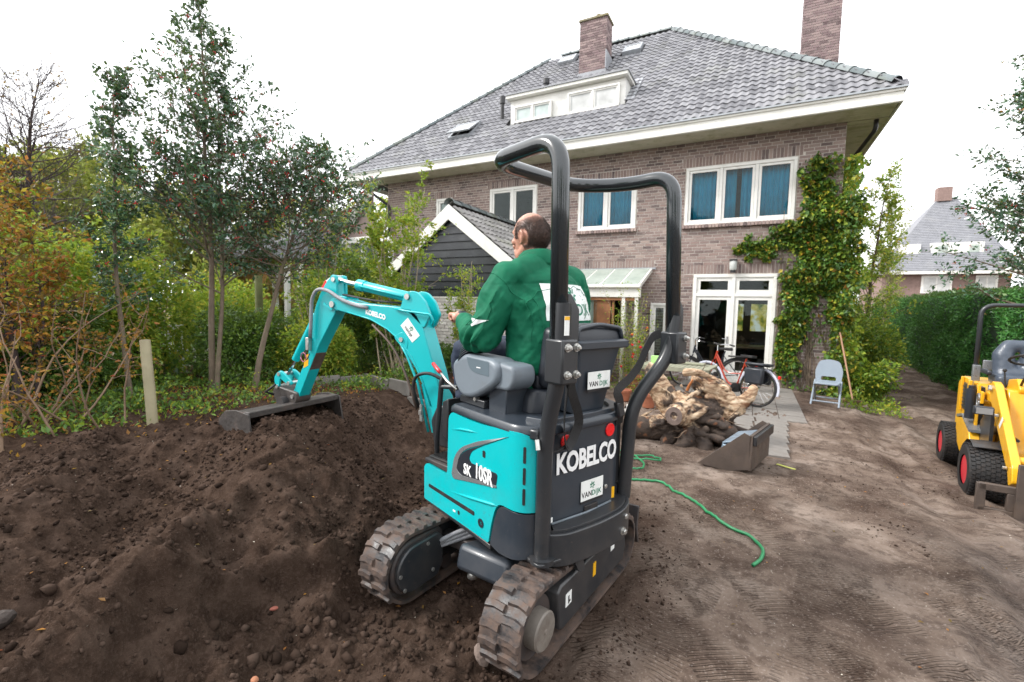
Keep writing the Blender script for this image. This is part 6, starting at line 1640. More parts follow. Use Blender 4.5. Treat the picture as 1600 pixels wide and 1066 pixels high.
for i in range(38):
    a, b = axes_[i % len(axes_)]; a = np.array(a)*rr_.uniform(.5, 1.1)+rr_.normal(size=3)*.08; d_ = a-np.array([0, 0, .25]); d_ = d_/np.linalg.norm(d_)+rr_.normal(size=3)*.6; p = np.array(c0)+a; pts = [p]
    for k in range(6): d_ = d_+rr_.normal(size=3)*.35; p = p+d_/np.linalg.norm(d_)*rr_.uniform(.03, .07); p[2] = max(p[2], -.18); pts.append(p)
    q.tube([Vector(v) for v in pts], list(np.linspace(rr_.uniform(.006, .013), .002, 7)), 5)
tag(obj('fine_roots', q, varied('root_fibre', (.13,.085,.055), .9, .3, 12), st, smooth=True), kind='stuff')
q = MB(); M_ = Matrix.Translation(c0+Vector((-.125,-.715,.445))) @ Matrix.Rotation(radians(97), 4, 'X')
q.lathe([(.115,0),(.118,.018),(.055,.02),(.045,.0)], 20, M=M_); obj('sawn_root_end', q, varied('grey_endgrain', (.20,.15,.13), .8, .25, 14, bump=.4, bscale=60), st)
S_ = Matrix.Translation(c0) @ Matrix.Diagonal((.88,.9,1.04,1)) @ Matrix.Translation(-c0); st.matrix_world = S_
q = MB().tube([c0+Vector((-.10,.1,.55)), c0+Vector((-.02,.05,.74)), c0+Vector((.03,.02,.82))], [.03,.022,.012], 7); obj('broken_root', q, varied('torn_orange_wood', (.45,.16,.05), .7, .2, 12), st)

# ------------------------------------------------------------------ loader bucket lying on the ground
RUST = varied('worn_steel', (.085,.066,.056), .5, .2, 5, dirt=(.13,.09,.065), dirt_amt=.8, dirt_scale=4, metal=.3, bump=.2, bscale=40)
BLUE = varied('scraped_blue_steel', (.22,.29,.36), .4, .2, 5, dirt=(.14,.10,.08), dirt_amt=.9, dirt_scale=6, metal=.4)
lb_ = thing('loader_bucket', 'empty brown steel loader bucket standing on the mud by the stump', 'bucket', (-.03, 5.42, gz(-.02, 5.5)), radians(-14)); lb_.scale = (.74, .74, .74)
sidep = [(-.62,.0), (-.18,-.015), (.10,.07), (.12,.56), (.02,.60)]
for y in (-.01, 1.0): obj('side_plate', MB().prism(sidep, y, y+.02, 'y'), RUST, lb_, bevel=.003)
obj('floor_sheet', MB().prism([(-.60,.012),(-.18,.0),(.09,.075),(.095,.09),(-.18,.018),(-.60,.022)], .01, 1.0, 'y'), RUST, lb_)
obj('back_plate', MB().box((.115,.5,.32), (.045,1.02,.52)), RUST, lb_, bevel=.006); obj('top_rail', MB().box((.165,.5,.50), (.05,1.0,.14)), MATS['black_pipe'], lb_, bevel=.012)
obj('inner_sheet', MB().prism([(-.34,.10),(-.30,.38),(-.02,.46),(-.02,.44),(-.28,.36),(-.32,.10)], .10, .92, 'y'), BLUE, lb_, bevel=.004); obj('inner_box', MB().box((-.14,.5,.20), (.30,.86,.30)), BLUE, lb_, bevel=.01)

# ------------------------------------------------------------------ garden hose
HZ = lambda x, y: gz(x, y)+.016
GH = varied('green_hose', (.015,.20,.075), .35, .1, 10, dirt=(.12,.10,.07), dirt_amt=.3, dirt_scale=12)
hp = [(-1.05,4.4), (-.96,4.38), (-.71,4.44), (-.51,4.23), (-.36,4.09), (-.21,3.86), (-.07,3.72), (.05,3.66), (.11,3.58), (.145,3.47), (.13,3.34), (.085,3.22)]
def smoothpath(pts, n=8):
    P = [Vector(p) for p in pts]; P = [P[0]*2-P[1]]+P+[P[-1]*2-P[-2]]; out = []
    for i in range(1, len(P)-2):
        for k in range(n):
            t_ = k/n; a, b, c, e = P[i-1], P[i], P[i+1], P[i+2]; out.append(.5*((2*b)+(-a+c)*t_+(2*a-5*b+4*c-e)*t_*t_+(-a+3*b-3*c+e)*t_**3))
    return out+[P[-2]]
ho = obj('garden_hose', MB().tube([(p.x, p.y, HZ(p.x, p.y)) for p in smoothpath([(x, y, 0) for x, y in hp])], .0115, 10), GH, smooth=True); tag(ho, 'long green garden hose snaking over the mud beside the excavator', 'hose')
hp = [(-1.5,5.0), (-1.2,5.35), (-.98,5.48), (-.86,5.40), (-.90,5.28), (-1.2,5.18), (-1.5,5.3), (-1.35,5.5), (-1.05,5.2), (-.95,4.9), (-1.02,4.72), (-1.2,4.6)]
ho = obj('garden_hose', MB().tube([(p.x, p.y, HZ(p.x, p.y)+.02*(i % 9)/9) for i, p in enumerate(smoothpath([(x, y, 0) for x, y in hp]))], .010, 8), GH, smooth=True); tag(ho, 'tangled loops of green hose behind the excavator tail', 'hose')

# ------------------------------------------------------------------ garden table, toys, chair
TBW = varied('weathered_teak', (.27,.27,.20), .8, .2, 5, dirt=(.13,.15,.08), dirt_amt=.6, dirt_scale=5, island=.2)
tb_ = thing('garden_table', 'weathered slatted garden table standing behind the stump', 'table', (-1.22, 9.25, -.19), radians(-6))
for i in range(14): obj('slat', MB().box((-.53+.082*i, 0, .73), (.070, .74, .022)), TBW, tb_, bevel=.003)
for y in (-.40, .40): obj('apron', MB().box((0, y, .70), (1.24, .03, .08)), TBW, tb_, bevel=.003)
for x in (-.6, .6): obj('end_rail', MB().box((x, 0, .732), (.06, .86, .024)), TBW, tb_, bevel=.003)
for x in (-.5, .5):
    for y in (-.33, .33): obj('leg', MB().box((x, y, .34), (.06, .06, .7), R=Matrix.Rotation(.12*(1 if y > 0 else -1), 3, 'X')), TBW, tb_, bevel=.004)
o = obj('board', MB().box((0,0,0), (.72,.20,.03)), TBW, bevel=.004); o.location = (-1.12, 9.42, .575); o.rotation_euler = (0,0,-.1); tag(o, 'loose grey-green wooden board lying on the garden table', 'board')
o = obj('yellow_box', MB().box((0,0,0), (.14,.10,.15)), varied('lime_plastic', (.42,.75,.25), .4, .1), bevel=.008); o.location = (-1.62, 9.05, .64); tag(o, 'small lime green box standing on the garden table', 'box')
CHG = varied('chair_grey', (.25,.30,.355), .45, .06, 6, dirt=(.18,.16,.13), dirt_amt=.3, dirt_scale=6)
ch_ = thing('folding_chair', 'light grey plastic folding chair on the mud below the creeper', 'chair', (1.38, 10.95, gz(1.38, 10.95)), radians(168))
# local: front +y (faces the camera after the turn)
bk_ = fillet2([(-.21,.42),(-.235,.66),(-.17,.86),(0,.90),(.17,.86),(.235,.66),(.21,.42)], .06, 4); hole = fillet2([(-.13,.47),(-.12,.55),(.12,.55),(.13,.47)], .03, 3)
bm = bmesh.new(); ov = [bm.verts.new((p[0], 0, p[1])) for p in bk_]; hv = [bm.verts.new((p[0], 0, p[1])) for p in hole]
oe = [bm.edges.new((ov[i], ov[(i+1) % len(ov)])) for i in range(len(ov))]; he = [bm.edges.new((hv[i], hv[(i+1) % len(hv)])) for i in range(len(hv))]
bmesh.ops.triangle_fill(bm, use_beauty=True, use_dissolve=False, edges=oe+he)
me = bpy.data.meshes.new('backrest'); bm.to_mesh(me); bm.free(); b_ = link('backrest', me, CHG, ch_); b_.modifiers.new('s', 'SOLIDIFY').thickness = .03; b_.matrix_local = Matrix.Translation((0,-.06,0)) @ Matrix.Rotation(radians(8), 4, 'X')
obj('seat', MB().prism(fillet2([(-.22,-.20),(-.20,.22),(.20,.22),(.22,-.20)], .05, 4), .41, .45, 'z'), CHG, ch_, bevel=.012)
for s in (-1, 1):
    obj('leg', MB().tube([(s*.22,-.12,.46), (s*.23,.26,.0)], .018, 8), CHG, ch_); obj('leg', MB().tube([(s*.20,.16,.42), (s*.21,-.28,.0)], .018, 8), CHG, ch_)
obj('stretcher', MB().tube([(-.23,.20,.08), (.23,.20,.08)], .014, 8), CHG, ch_); obj('stretcher', MB().tube([(-.22,-.2,.10), (.22,-.2,.10)], .014, 8), CHG, ch_)
brm = thing('broom', 'wooden broom leaning against the creeper beside the chair', 'broom', (1.92, 11.6, gz(1.92, 11.6)))
obj('handle', MB().tube([(0,0,.06), (-.22,.62,1.45)], .017, 8), varied('broom_wood', (.36,.20,.12), .6, .1), brm); obj('brush', MB().box((0,0,.05), (.35,.06,.07)), varied('bristle', (.10,.06,.03), .9, .2, 40), brm, bevel=.01)

# ------------------------------------------------------------------ bicycles
def bicycle(x, y, rz, label, frame, lean=0, rim='chrome_rod', bag=False):
    b = thing('bicycle', label, 'bicycle', (x, y, gz(x, y)+.015), rz); b.rotation_euler.x = lean
    for cx in (0, 1.08):
        w = obj('wheel', MB().tube([(cx+.335*cos(a/24*2*pi), 0, .355+.335*sin(a/24*2*pi)) for a in range(25)], .019, 8, caps=False), RUB, b, smooth=True)
        obj('rim', MB().tube([(cx+.31*cos(a/24*2*pi), 0, .355+.31*sin(a/24*2*pi)) for a in range(25)], .011, 6, caps=False), MATS[rim], w)
        s = MB(); s.cyl((cx,-.035,.355), (cx,.035,.355), .024, 10)
        for k in range(18): a = k/18*2*pi; s.tube([(cx,.02*(-1)**k,.355), (cx+.305*cos(a),0,.355+.305*sin(a))], .0016, 3, caps=False)
        obj('spokes', s, MATS['chrome_rod'], w)
        if cx == 0 or True: obj('mudguard', MB().tube([(cx+.375*cos(radians(a)), 0, .355+.375*sin(radians(a))) for a in range(15 if cx == 0 else 60, 196 if cx == 0 else 170, 12)], .022, 6, flat=.35), varied('mudguard_'+label[:3], (.5,.52,.6), .3, .05) if bag else MATS['black_pipe'], b)
    f = MB(); f.tube([(.0,.0,.355), (.42,0,.30)], .011, 8); f.tube([(0,0,.355), (.30,0,.78)], .009, 8); f.tube([(.42,0,.30), (.27,0,.88)], .016, 8)
    f.tube(fillet([(.42,0,.30), (.62,0,.38), (.90,0,.86)], .15), .019, 8); f.tube(fillet([(.36,0,.58), (.66,0,.55), (.90,0,.92)], .2), .014, 8); f.tube([(.89,0,.98), (.93,0,.80)], .02, 8)
    for s in (-.05, .05): f.tube([(.93,s,.78), (1.08,s,.355)], .010, 8)
    obj('frame', f, frame, b, smooth='auto')
    obj('handlebar', MB().tube(fillet([(.70,-.27,1.10), (.84,-.26,1.13), (.90,-.05,1.10), (.90,.05,1.10), (.84,.26,1.13), (.70,.27,1.10)], .08), .011, 8).cyl((.90,0,1.1), (.89,0,.97), .012, 8), MATS['chrome_rod'], b, smooth='auto')
    for s in (-1, 1): obj('grip', MB().cyl((.70,s*.27,1.10), (.80,s*.263,1.12), .016, 8), RUB, b)
    obj('saddle', MB().prism(fillet2([(.12,-.09),(.12,.09),(.22,.08),(.40,.02),(.40,-.02),(.22,-.08)], .03, 3), .90, .95, 'z'), RUB, b, bevel=.015)
    obj('carrier', MB().box((.02,0,.77), (.36,.13,.015)).tube([(0,.06,.36), (-.10,.06,.76)], .005, 5).tube([(0,-.06,.36), (-.10,-.06,.76)], .005, 5), MATS['black_pipe'], b)
    obj('rear_light', MB().box((-.37,0,.60), (.035,.06,.06)), RED, b, bevel=.008); obj('crank', MB().cyl((.42,-.05,.30), (.42,.05,.30), .09, 16).tube([(.42,.07,.30), (.52,.08,.17)], .01, 6).box((.53,.12,.165), (.09,.08,.02)), MATS['black_pipe'], b)
    if bag:
        for s in (-.14, .14): obj('pannier', MB().box((.02,s,.58), (.34,.11,.30)), DKP, b, bevel=.03)
        obj('bag_flap', MB().box((.02,0,.80), (.36,.38,.05)), DKP, b, bevel=.02)
    return b
ORG = varied('orange_red_paint', (.36,.04,.016), .3, .08, 5); SLV = varied('bike_silver', (.45,.50,.56), .3, .1, 5, metal=.4)
bicycle(.13, 9.65, radians(151), 'orange-red bicycle with black panniers parked behind the stump', ORG, .10, bag=True)
bicycle(-.25, 11.35, radians(186), 'dark bicycle with silver handlebars leaning in front of the french doors', varied('bike_black', (.02,.025,.035), .3, .1), -.08)

# pots, football
TC = varied('terracotta', (.36,.13,.07), .8, .2, 6, island=.1)
for x, y, r, h, lab in ((-1.62,8.55,.15,.26,'terracotta flower pot on the terrace right of the veranda post'), (-2.15,8.9,.13,.22,'smaller terracotta pot between the excavator posts'), (-2.3,10.3,.17,.30,'large clay pot beside the veranda door')):
    pt = obj('flower_pot', MB().lathe([(r*.68,0),(r*.95,h*.8),(r*1.06,h*.8),(r*1.08,h),(r*.95,h),(r*.9,h*.85),(r*.3,h*.8)], 20), TC, smooth='auto'); pt.location = (x, y, -.19); tag(pt, lab, 'flower pot', None)
fb = obj('football', MB().sphere((0,0,.11), .11, 20, 14), MATS['white_paint'], smooth=True); fb.location = (-1.75, 7.75, gz(-1.75, 7.75)); tag(fb, 'white and black football on the ground behind the excavator', 'ball')
PENT = MB()
icov = [Vector(v) for v in ICO_V[:12]]
bm = bmesh.new(); bmesh.ops.create_icosphere(bm, subdivisions=1, radius=1); 
for v in [v.co.copy() for v in bm.verts if len(v.link_edges) == 5]:
    M_ = Matrix.Translation(Vector((0,0,.11))+v*.1075) @ v.to_track_quat('Z', 'Y').to_matrix().to_4x4(); PENT.lathe([(.034,0),(.034,.0035)], 5, M=M_)
bm.free(); obj('black_patches', PENT, RUB, fb)
# bits of litter: yellow leaf pile, sticks, stones
o = obj('yellow_strip', MB().box((0,0,0), (.20,.035,.008)), varied('yellow_strip', (.50,.52,.12), .6, .2, 20), bevel=.003); o.location = (.42, 5.95, gz(.42, 5.95)+.014); o.rotation_euler = (0,0,-.5); tag(o, 'small yellow strip lying on the mud right of the loader bucket', 'strip')
bl_st = ico_np()
for i, (x, y, s, lab) in enumerate(((-1.02,1.72,.075,'flat pale stone propped between the two tracks'), (-2.08,1.42,.028,'small reddish pebble in the hollow left of the tracks'), (-1.78,1.12,.03,'orange brick chip in front of the left track'), (-2.72,.62,.085,'dark slab-like clod at the bottom left of the soil'), (-1.35,1.1,.045,'round dark clod lying before the left track'))):
    V = ICO_V*(1+.25*rng.uniform(-1, 1, (len(ICO_V), 1)))*np.array([1,.7,.55])*s
    o = raw('stone', V, ICO_F, varied('stone_%s' % ['pale','red','orange','grey','dark'][i], [(.20,.15,.125),(.30,.10,.07),(.36,.15,.08),(.045,.034,.029),(.06,.043,.036)][i], .9, .2, 30, bump=.4, bscale=80)); o.location = (x, y, gz(x, y)+s*.25); o.rotation_euler = (0,.3,i*1.3)
    if i == 0: o.rotation_euler = (.3,1.0,.6); o.location.z += .04
    m_ = o.modifiers.new('s', 'SUBSURF'); m_.levels = m_.render_levels = 1; tag(o, lab, 'stone')

# ------------------------------------------------------------------ yellow wheel loader at the right
LY = paint('loader_yellow', (.78,.40,.012), .32, amt=.8, coat=.3); LO = Vector((2.72, 6.68, -.36)); hd = Vector((-.12,-.99,0)).normalized()
ldr = thing('wheel_loader', 'small yellow articulated wheel loader with black seat and roll bar', 'loader', LO, atan2(hd.y, hd.x))
def q(name, mb, mat, parent=None, **k): return obj(name, mb, mat, parent or ldr, **k)
# local: +x forward (to the camera), +y machine's left (image right)
def tyre(x, y, r, w, side):
    pr_ = [(r*.56,-w*.5),(r*.72,-w*.52),(r*.90,-w*.50),(r*.985,-w*.42),(r,-w*.25),(r,w*.25),(r*.985,w*.42),(r*.90,w*.50),(r*.72,w*.52),(r*.56,w*.5)]
    M_ = Matrix.Translation((x,y,r)) @ Matrix.Rotation(-pi/2, 4, 'X')
    ty = q('wheel', MB().lathe(pr_, 48, M=M_, caps=False), RUB, smooth='auto')
    t_ = MB(); n = 40
    for i in range(n):
        a = 2*pi*i/n
        for k in range(8):
            yy = (-.42+.12*k)*w; aa = a+(.06 if k % 2 else 0)
            t_.box((x+(r+.001)*cos(aa), y+yy, r+(r+.001)*sin(aa)), (.018,w*.10,.028), R=Matrix.Rotation(-aa, 3, 'Y'))
    tag(q('tread', t_, RUB, ty), kind='stuff')
    q('rim', MB().lathe([(r*.56,-w*.46),(r*.52,-w*.30),(r*.36,-w*.22),(r*.14,-w*.22),(r*.13,-w*.30),(.02,-w*.30),(.02,.1*w),(r*.56,.1*w)], 32, M=M_ if side < 0 else M_ @ Matrix.Rotation(pi, 4, 'X')), varied('wheel_red', (.50,.02,.035), .4, .1, 6, dirt=(.2,.13,.1), dirt_amt=.3), ty, smooth='auto')
for y, s in ((-.42,-1), (.42,1)): tyre(.03,y,.29,.31,s); tyre(-1.38,y,.27,.28,s)
M_x = None
q('axle', MB().cyl((.03,-.4,.29), (.03,.4,.29), .06, 12).cyl((-1.38,-.4,.27), (-1.38,.4,.27), .06, 12), MUDDY)
rear = q('rear_body', MB().prism(fillet2([(-1.95,.42),(-1.95,1.05),(-1.72,1.15),(-.92,1.15),(-.72,.95),(-.72,.38),(-1.05,.30),(-1.65,.34)], .05), -.33, .33, 'y'), LY, bevel=.015)
q('corner_post', MB().box((-.90,-.41,.90), (.07,.035,.56)), LY, rear, bevel=.006); q('corner_post', MB().box((-.70,-.37,.88), (.06,.03,.55)), LY, rear, bevel=.006); q('side_recess', MB().box((-.80,-.34,.85), (.18,.06,.55)), BK, rear); q('side_grille', MB().box((-1.28,-.335,.90), (.60,.02,.36)), BK, rear, bevel=.01)
for k in range(6): q('grille_bar', MB().box((-1.28,-.349,.77+.052*k), (.52,.012,.018)), DKP, rear)
for a_ in (-1.62,-.95): q('edge_strip', MB().box((a_,-.35,.92), (.035,.03,.46)), LY, rear, bevel=.005)
q('tank', MB().cyl((-.70,-.43,.74), (-.70,-.43,1.10), .045, 14).cyl((-.70,-.43,1.10), (-.70,-.43,1.14), .03, 12), DKP, rear, smooth='auto'); q('hinge_plate', MB().box((-.60,-.36,1.02), (.12,.03,.14)), LY, rear, bevel=.006)
for a_, z_ in ((-.58,1.06),(-.58,.98),(-.30,1.16),(.02,.92),(.45,.47)): q('bolt', MB().cyl((a_,-.345,z_), (a_,-.375,z_), .016, 6), BOLT, rear)
q('side_shield', MB().prism(fillet2([(-1.25,.40),(-1.25,.66),(-.95,.70),(-.62,.60),(-.50,.42),(-.62,.30),(-.95,.26)], .04), -.44, -.34, 'y'), LY, rear, bevel=.012); q('step_plate', MB().prism([(-1.2,.66),(-.95,.72),(-.55,.60),(-.55,.63),(-.95,.75),(-1.2,.70)], -.45, -.20, 'y'), SILV, rear)
q('chequer_plate', MB().box((-.48,-.30,.74), (.30,.02,.34)), varied('chequer', (.45,.46,.45), .35, .25, 30, metal=.7), rear); q('black_panel', MB().prism([(-.62,.42),(-.62,.74),(-.40,.90),(-.22,.90),(-.22,.42)], -.345, -.315, 'y'), BK, rear)
q('model_plate', MB().box((-.42,-.347,.52), (.16,.003,.03)), SILV, rear)
q('front_frame', MB().prism(fillet2([(-.50,.34),(-.50,.95),(-.42,1.18),(-.22,1.18),(-.10,.9),(.22,.62),(.28,.36),(.1,.26)], .04), -.24, .24, 'y'), LY, bevel=.015)
q('tower', MB().box((-.50,-.22,1.04), (.34,.20,.10)), LY, bevel=.015)
for s in (-1, 1):
    y = s*.30; ar = q('loader_arm', MB().prism(fillet2([(-.45,1.18),(-.36,1.25),(-.24,1.22),(.55,.52),(.60,.36),(.50,.30),(.44,.42),(-.40,1.06)], .03), y-.035, y+.035, 'y'), LY, bevel=.008)
    q('pin', MB().cyl((-.36,y-.06,1.17), (-.36,y+.06,1.17), .03, 12), BOLT, ar); q('lift_cylinder', MB().cyl((-.30,y*.8,.55), (.05,y*.8,.72), .03, 12).cyl((.05,y*.8,.72), (.26,y*.8,.72), .016, 10), BK, ar)
q('arm_label', MB().box((.10,-.337,.86), (.05,.002,.14), R=Matrix.Rotation(radians(40), 3, 'Y')), WHT, ar)
q('cross_tube', MB().cyl((.42,-.32,.55), (.42,.32,.55), .045, 14), LY); q('tilt_cylinder', MB().cyl((-.2,0,1.12), (.2,0,.82), .035, 12), LY); q('tilt_rod', MB().cyl((.2,0,.82), (.45,0,.62), .018, 10), CHROME)
q('cover_plate', MB().prism(fillet2([(-.62,1.12),(-.58,1.26),(-.30,1.30),(-.18,1.20),(-.2,1.14)], .03), -.16, .30, 'y'), LY, bevel=.012)
q('cross_plate', MB().box((.05,.08,.98), (.30,.36,.03)), LY, bevel=.006); q('cross_plate', MB().box((.18,.1,.74), (.05,.42,.16)), LY, bevel=.006)
q('mudguard', MB().tube([(.03+.345*cos(radians(a)), -.40, .30+.325*sin(radians(a))) for a in range(62, 150, 11)], .145, 4, flat=.05, up0=(0,1,0)), BK)
cr = q('hitch_frame', MB().box((.66,-.10,.31), (.05,.95,.07)).box((.66,-.10,.07), (.05,.95,.07)).box((.66,-.555,.19), (.05,.07,.30)).box((.66,-.34,.19), (.05,.07,.17)), RUST, bevel=.006)
for y in (-.27,.25): q('fork', MB().box((.70,y,.27), (.035,.11,.62)).box((1.05,y,-.0+.03), (.75,.11,.03)), RUST, cr, bevel=.005)
lm_ = q('work_lamp', MB().box((.02,-.46,.96), (.08,.16,.09)), DKP, bevel=.015); q('lens', MB().box((.063,-.46,.96), (.006,.13,.065)), varied('lens', (.3,.3,.3), .1, .05, metal=.3), lm_)
for k in range(4): q('hydraulic_hose', MB().tube(fillet([(-.25,-.14+.06*k,1.22), (-.02,-.16+.07*k,1.38), (.16,-.15+.06*k,1.10), (.30,-.12+.05*k,.72), (.36,-.12+.05*k,.60)], .12, 6), .012, 8), RUB, smooth=True)
for y in (-.12,.0): q('coupling', MB().cyl((.36,y,.56), (.36,y,.68), .02, 8), BOLT)
q('hose_loop', MB().tube([(-.62,-.38+.02*sin(a), .98+.09*sin(a)) if False else (-.62+.05*cos(a/10*2*pi), -.38, .98+.08*sin(a/10*2*pi)) for a in range(11)], .01, 8), SILV, smooth=True)
t = NT('loader_seat_vinyl'); t.col((.055,.07,.095)); t.rough(.35); t.bump(t.noise(7, 4), .5, .03); SV = t.m
mbx = MB(); limb(mbx, [(-1.02,-.10,1.30,.11), (-1.05,-.12,1.50,.10), (-1.06,-.08,1.62,.07)]); limb(mbx, [(-1.02,.10,1.30,.11), (-1.05,.12,1.50,.10), (-1.06,.08,1.62,.07)]); limb(mbx, [(-1.0,-.1,1.25,.12), (-1.0,.1,1.25,.12)]); limb(mbx, [(-1.06,-.06,1.62,.075), (-1.06,.06,1.62,.075)])
me = fuse(mbx, .02, 3, 'seat_back'); se = link('seat', me, SV, ldr, smooth=True, fix=False); q('seat_cushion', MB().box((-.88,0,1.22), (.42,.46,.14)), SV, se, bevel=.05, bseg=4)
for s in (-1, 1): q('armrest', MB().box((-.9,s*.28,1.30), (.30,.05,.06)), DKP, se, bevel=.02)
rp = q('roll_bar', MB().tube(fillet([(-1.22,-.31,1.05), (-1.24,-.31,2.11), (-1.24,.31,2.11), (-1.22,.31,1.05)], .14, 7), .026, 14), BK, smooth=True)
q('rops_socket', MB().box((-1.20,-.31,1.22), (.07,.07,.26)), SILV, rp, bevel=.006); q('reflector', MB().box((-1.16,-.20,1.36), (.04,.13,.12)), SILV, rp, bevel=.008)
sw_ = q('steering_wheel', MB().tube([(-.52+.20*cos(a/20*2*pi)*.93, .02+.20*sin(a/20*2*pi), 1.50+.075*cos(a/20*2*pi)) for a in range(21)], .014, 8, caps=False).cyl((-.52,.02,1.50), (-.72,.02,1.50), .008, 6).cyl((-.52,.02,1.5), (-.40,.15,1.53), .008, 6).cyl((-.52,.02,1.5), (-.40,-.11,1.53), .008, 6), RUB, smooth=True); q('column', MB().cyl((-.52,.02,1.49), (-.46,.02,1.2), .03, 10), DKP, sw_)
q('lever', MB().tube([(-.55,-.18,1.10), (-.56,-.20,1.34)], .008, 6).sphere((-.56,-.2,1.36), .02), RUB)

# ------------------------------------------------------------------ far houses
fh = thing('distant_house', 'distant brick house with steep grey roof and white dormer beyond the hedge', 'house', (12.6, 46, -.3)); FL = Matrix.Translation((-12.6,-46,.3))
def f2(name, mb, mat, parent=None, **k):
    o = obj(name, mb, mat, parent or fh, **k)
    if parent is None: o.matrix_local = FL
    return o
varied('far_brick', (.24,.165,.145), .9, .15, 8); varied('far_tile', (.215,.22,.24), .7, .12, 3, dirt=(.30,.30,.30), dirt_amt=.5, dirt_scale=1.5)
fw = f2('wall', MB().box((12.6,50.5,2.15), (7.4,8.6,4.9)), MATS['far_brick'])
X0, X1, Y0_, Y1_, ZE, ZT = 8.5,16.9,45.7,55.4,4.65,10.95
fr_ = f2('roof', MB().add([(X0,Y0_,ZE),(X1,Y0_,ZE),(X1,Y1_,ZE),(X0,Y1_,ZE),(12.9,50.2,ZT),(14.0,50.2,ZT)], [(0,1,5,4),(1,2,5),(2,3,4,5),(3,0,4),(0,3,2,1)]), MATS['far_tile'])
tc_ = MB()
for i in range(44):
    k = (i+.5)/44; yy = Y0_+(50.2-Y0_)*k; zz = ZE+(ZT-ZE)*k; xa = X0+(12.9-X0)*k; xb = X1+(14-X1)*k; tc_.box(((xa+xb)/2, yy+.01, zz+.0), (xb-xa, .15, .03), R=Matrix.Rotation(radians(40), 3, 'X'))
tag(obj('tile_courses', tc_, MATS['far_tile'], fr_), kind='stuff')
f2('fascia', MB().box((12.7,45.66,4.62), (8.5,.08,.22)), MATS['white_fascia']); f2('chimney', MB().box((13.2,50.2,11.2), (.9,.8,1.1)), MATS['far_brick'])
fd_ = f2('dormer', MB().box((13.4,47.9,6.45), (3.0,2.2,1.0)), MATS['white_paint']); f2('dormer', MB().box((10.6,47.9,6.45), (1.3,2.2,.9)), MATS['white_paint'])
for a in (12.55,14.35): obj('window', MB().box((a,46.78,6.45), (.55,.05,.6)), M_GLASS, fd_)
for a, b in ((11.3,13.1),(14.4,15.6)):
    ff = f2('window', MB().box(((a+b)/2,46.18,3.75), (b-a,.10,1.35)), MATS['white_paint'])
    for c in (0, 1): obj('pane', MB().box((a+.13+(b-a-.2)/2*(c+.5)-.03,46.11,3.75), ((b-a)/2-.2,.04,1.05)), M_NET, ff)
nh = thing('neighbour_house', 'ochre neighbour house with white window posts glimpsed through the trees', 'house', (-13.9, 9.3, 0)); NL = Matrix.Translation((13.9,-9.3,0))
varied('ochre_wall', (.60,.33,.12), .8, .1, 3)
for nm, c, dm, mt in (('wall', (-14.4,9.6,1.6), (2.2,1.0,3.2), 'ochre_wall'), ('wall', (-16.5,10.2,1.6), (3.0,1.0,3.2), 'ochre_wall')):
    o = obj(nm, MB().box(c, dm), MATS[mt], nh); o.matrix_local = NL
o = obj('roof', MB().prism([(8.4,2.9),(8.4,3.05),(11.5,4.6),(14.5,3.0),(14.5,2.9)], -19,-12.6, 'x'), MATS['far_tile'], nh); o.matrix_local = NL
for x in (-13.05,-12.5,-11.9): o = obj('window_post', MB().box((x,9.2,1.5), (.13,.12,2.4)), MATS['white_paint'], nh); o.matrix_local = NL
o = obj('window', MB().box((-12.7,9.35,1.5), (1.5,.03,2.2)), M_GLASS, nh); o.matrix_local = NL
# white garden furniture seen through the trees
def gchair(x, y, rz, lab):
    c = thing('garden_chair', lab, 'garden chair', (x, y, .2), rz, 'white chairs in the neighbour garden')
    for i in range(5): obj('slat', MB().box((-.2+.1*i,-.2,.68), (.06,.02,.42)), MATS['white_paint'], c)
    obj('seat', MB().box((0,0,.44), (.5,.45,.03)), MATS['white_paint'], c); obj('top_rail', MB().box((0,-.2,.9), (.5,.03,.06)), MATS['white_paint'], c)
    for a in (-.22,.22):
        for b in (-.2,.2): obj('leg', MB().box((a,b,.22), (.04,.04,.44)), MATS['white_paint'], c)
gchair(-10.0,4.9,.6,'white slatted garden chair left of the leaning trunks'); gchair(-9.2,5.3,-.5,'white slatted garden chair between the trunks, nearest the excavator arm')
gt = thing('garden_table', 'white garden table seen low between the tree trunks', 'table', (-9.6,5.9,.2))
obj('tabletop', MB().box((0,0,.72), (1.5,.8,.03)), MATS['white_paint'], gt); [obj('leg', MB().box((a,b,.35), (.05,.05,.72)), MATS['white_paint'], gt) for a in (-.65,.65) for b in (-.3,.3)]
# silver car parked far behind the shrubs
car = thing('parked_car', 'silver parked car half hidden behind the left shrubs', 'car', (-13.2, 3.3, .1), radians(100))
obj('body', MB().prism(fillet2([(-2.0,.3),(-2.05,.75),(-1.2,.9),(-.75,1.35),(.7,1.38),(1.3,.92),(2.0,.8),(2.1,.35)], .1), -.82, .82, 'y'), varied('car_silver', (.5,.52,.55), .25, .03, metal=.5, coat=.5), car, bevel=.05)
for s in (-.83,.79): obj('side_window', MB().prism([(-1.0,.92),(-.65,1.28),(.6,1.30),(1.05,.94)], s, s+.04, 'y'), M_GLASS, car)
for x in (-1.3,1.3):
    for y in (-.78,.78): w = obj('wheel', MB().cyl((x,y-.1,.31), (x,y+.1,.31), .31, 20), RUB, car); obj('rim', MB().cyl((x,y-.11,.31), (x,y+.11,.31), .19, 14), SILV, w)
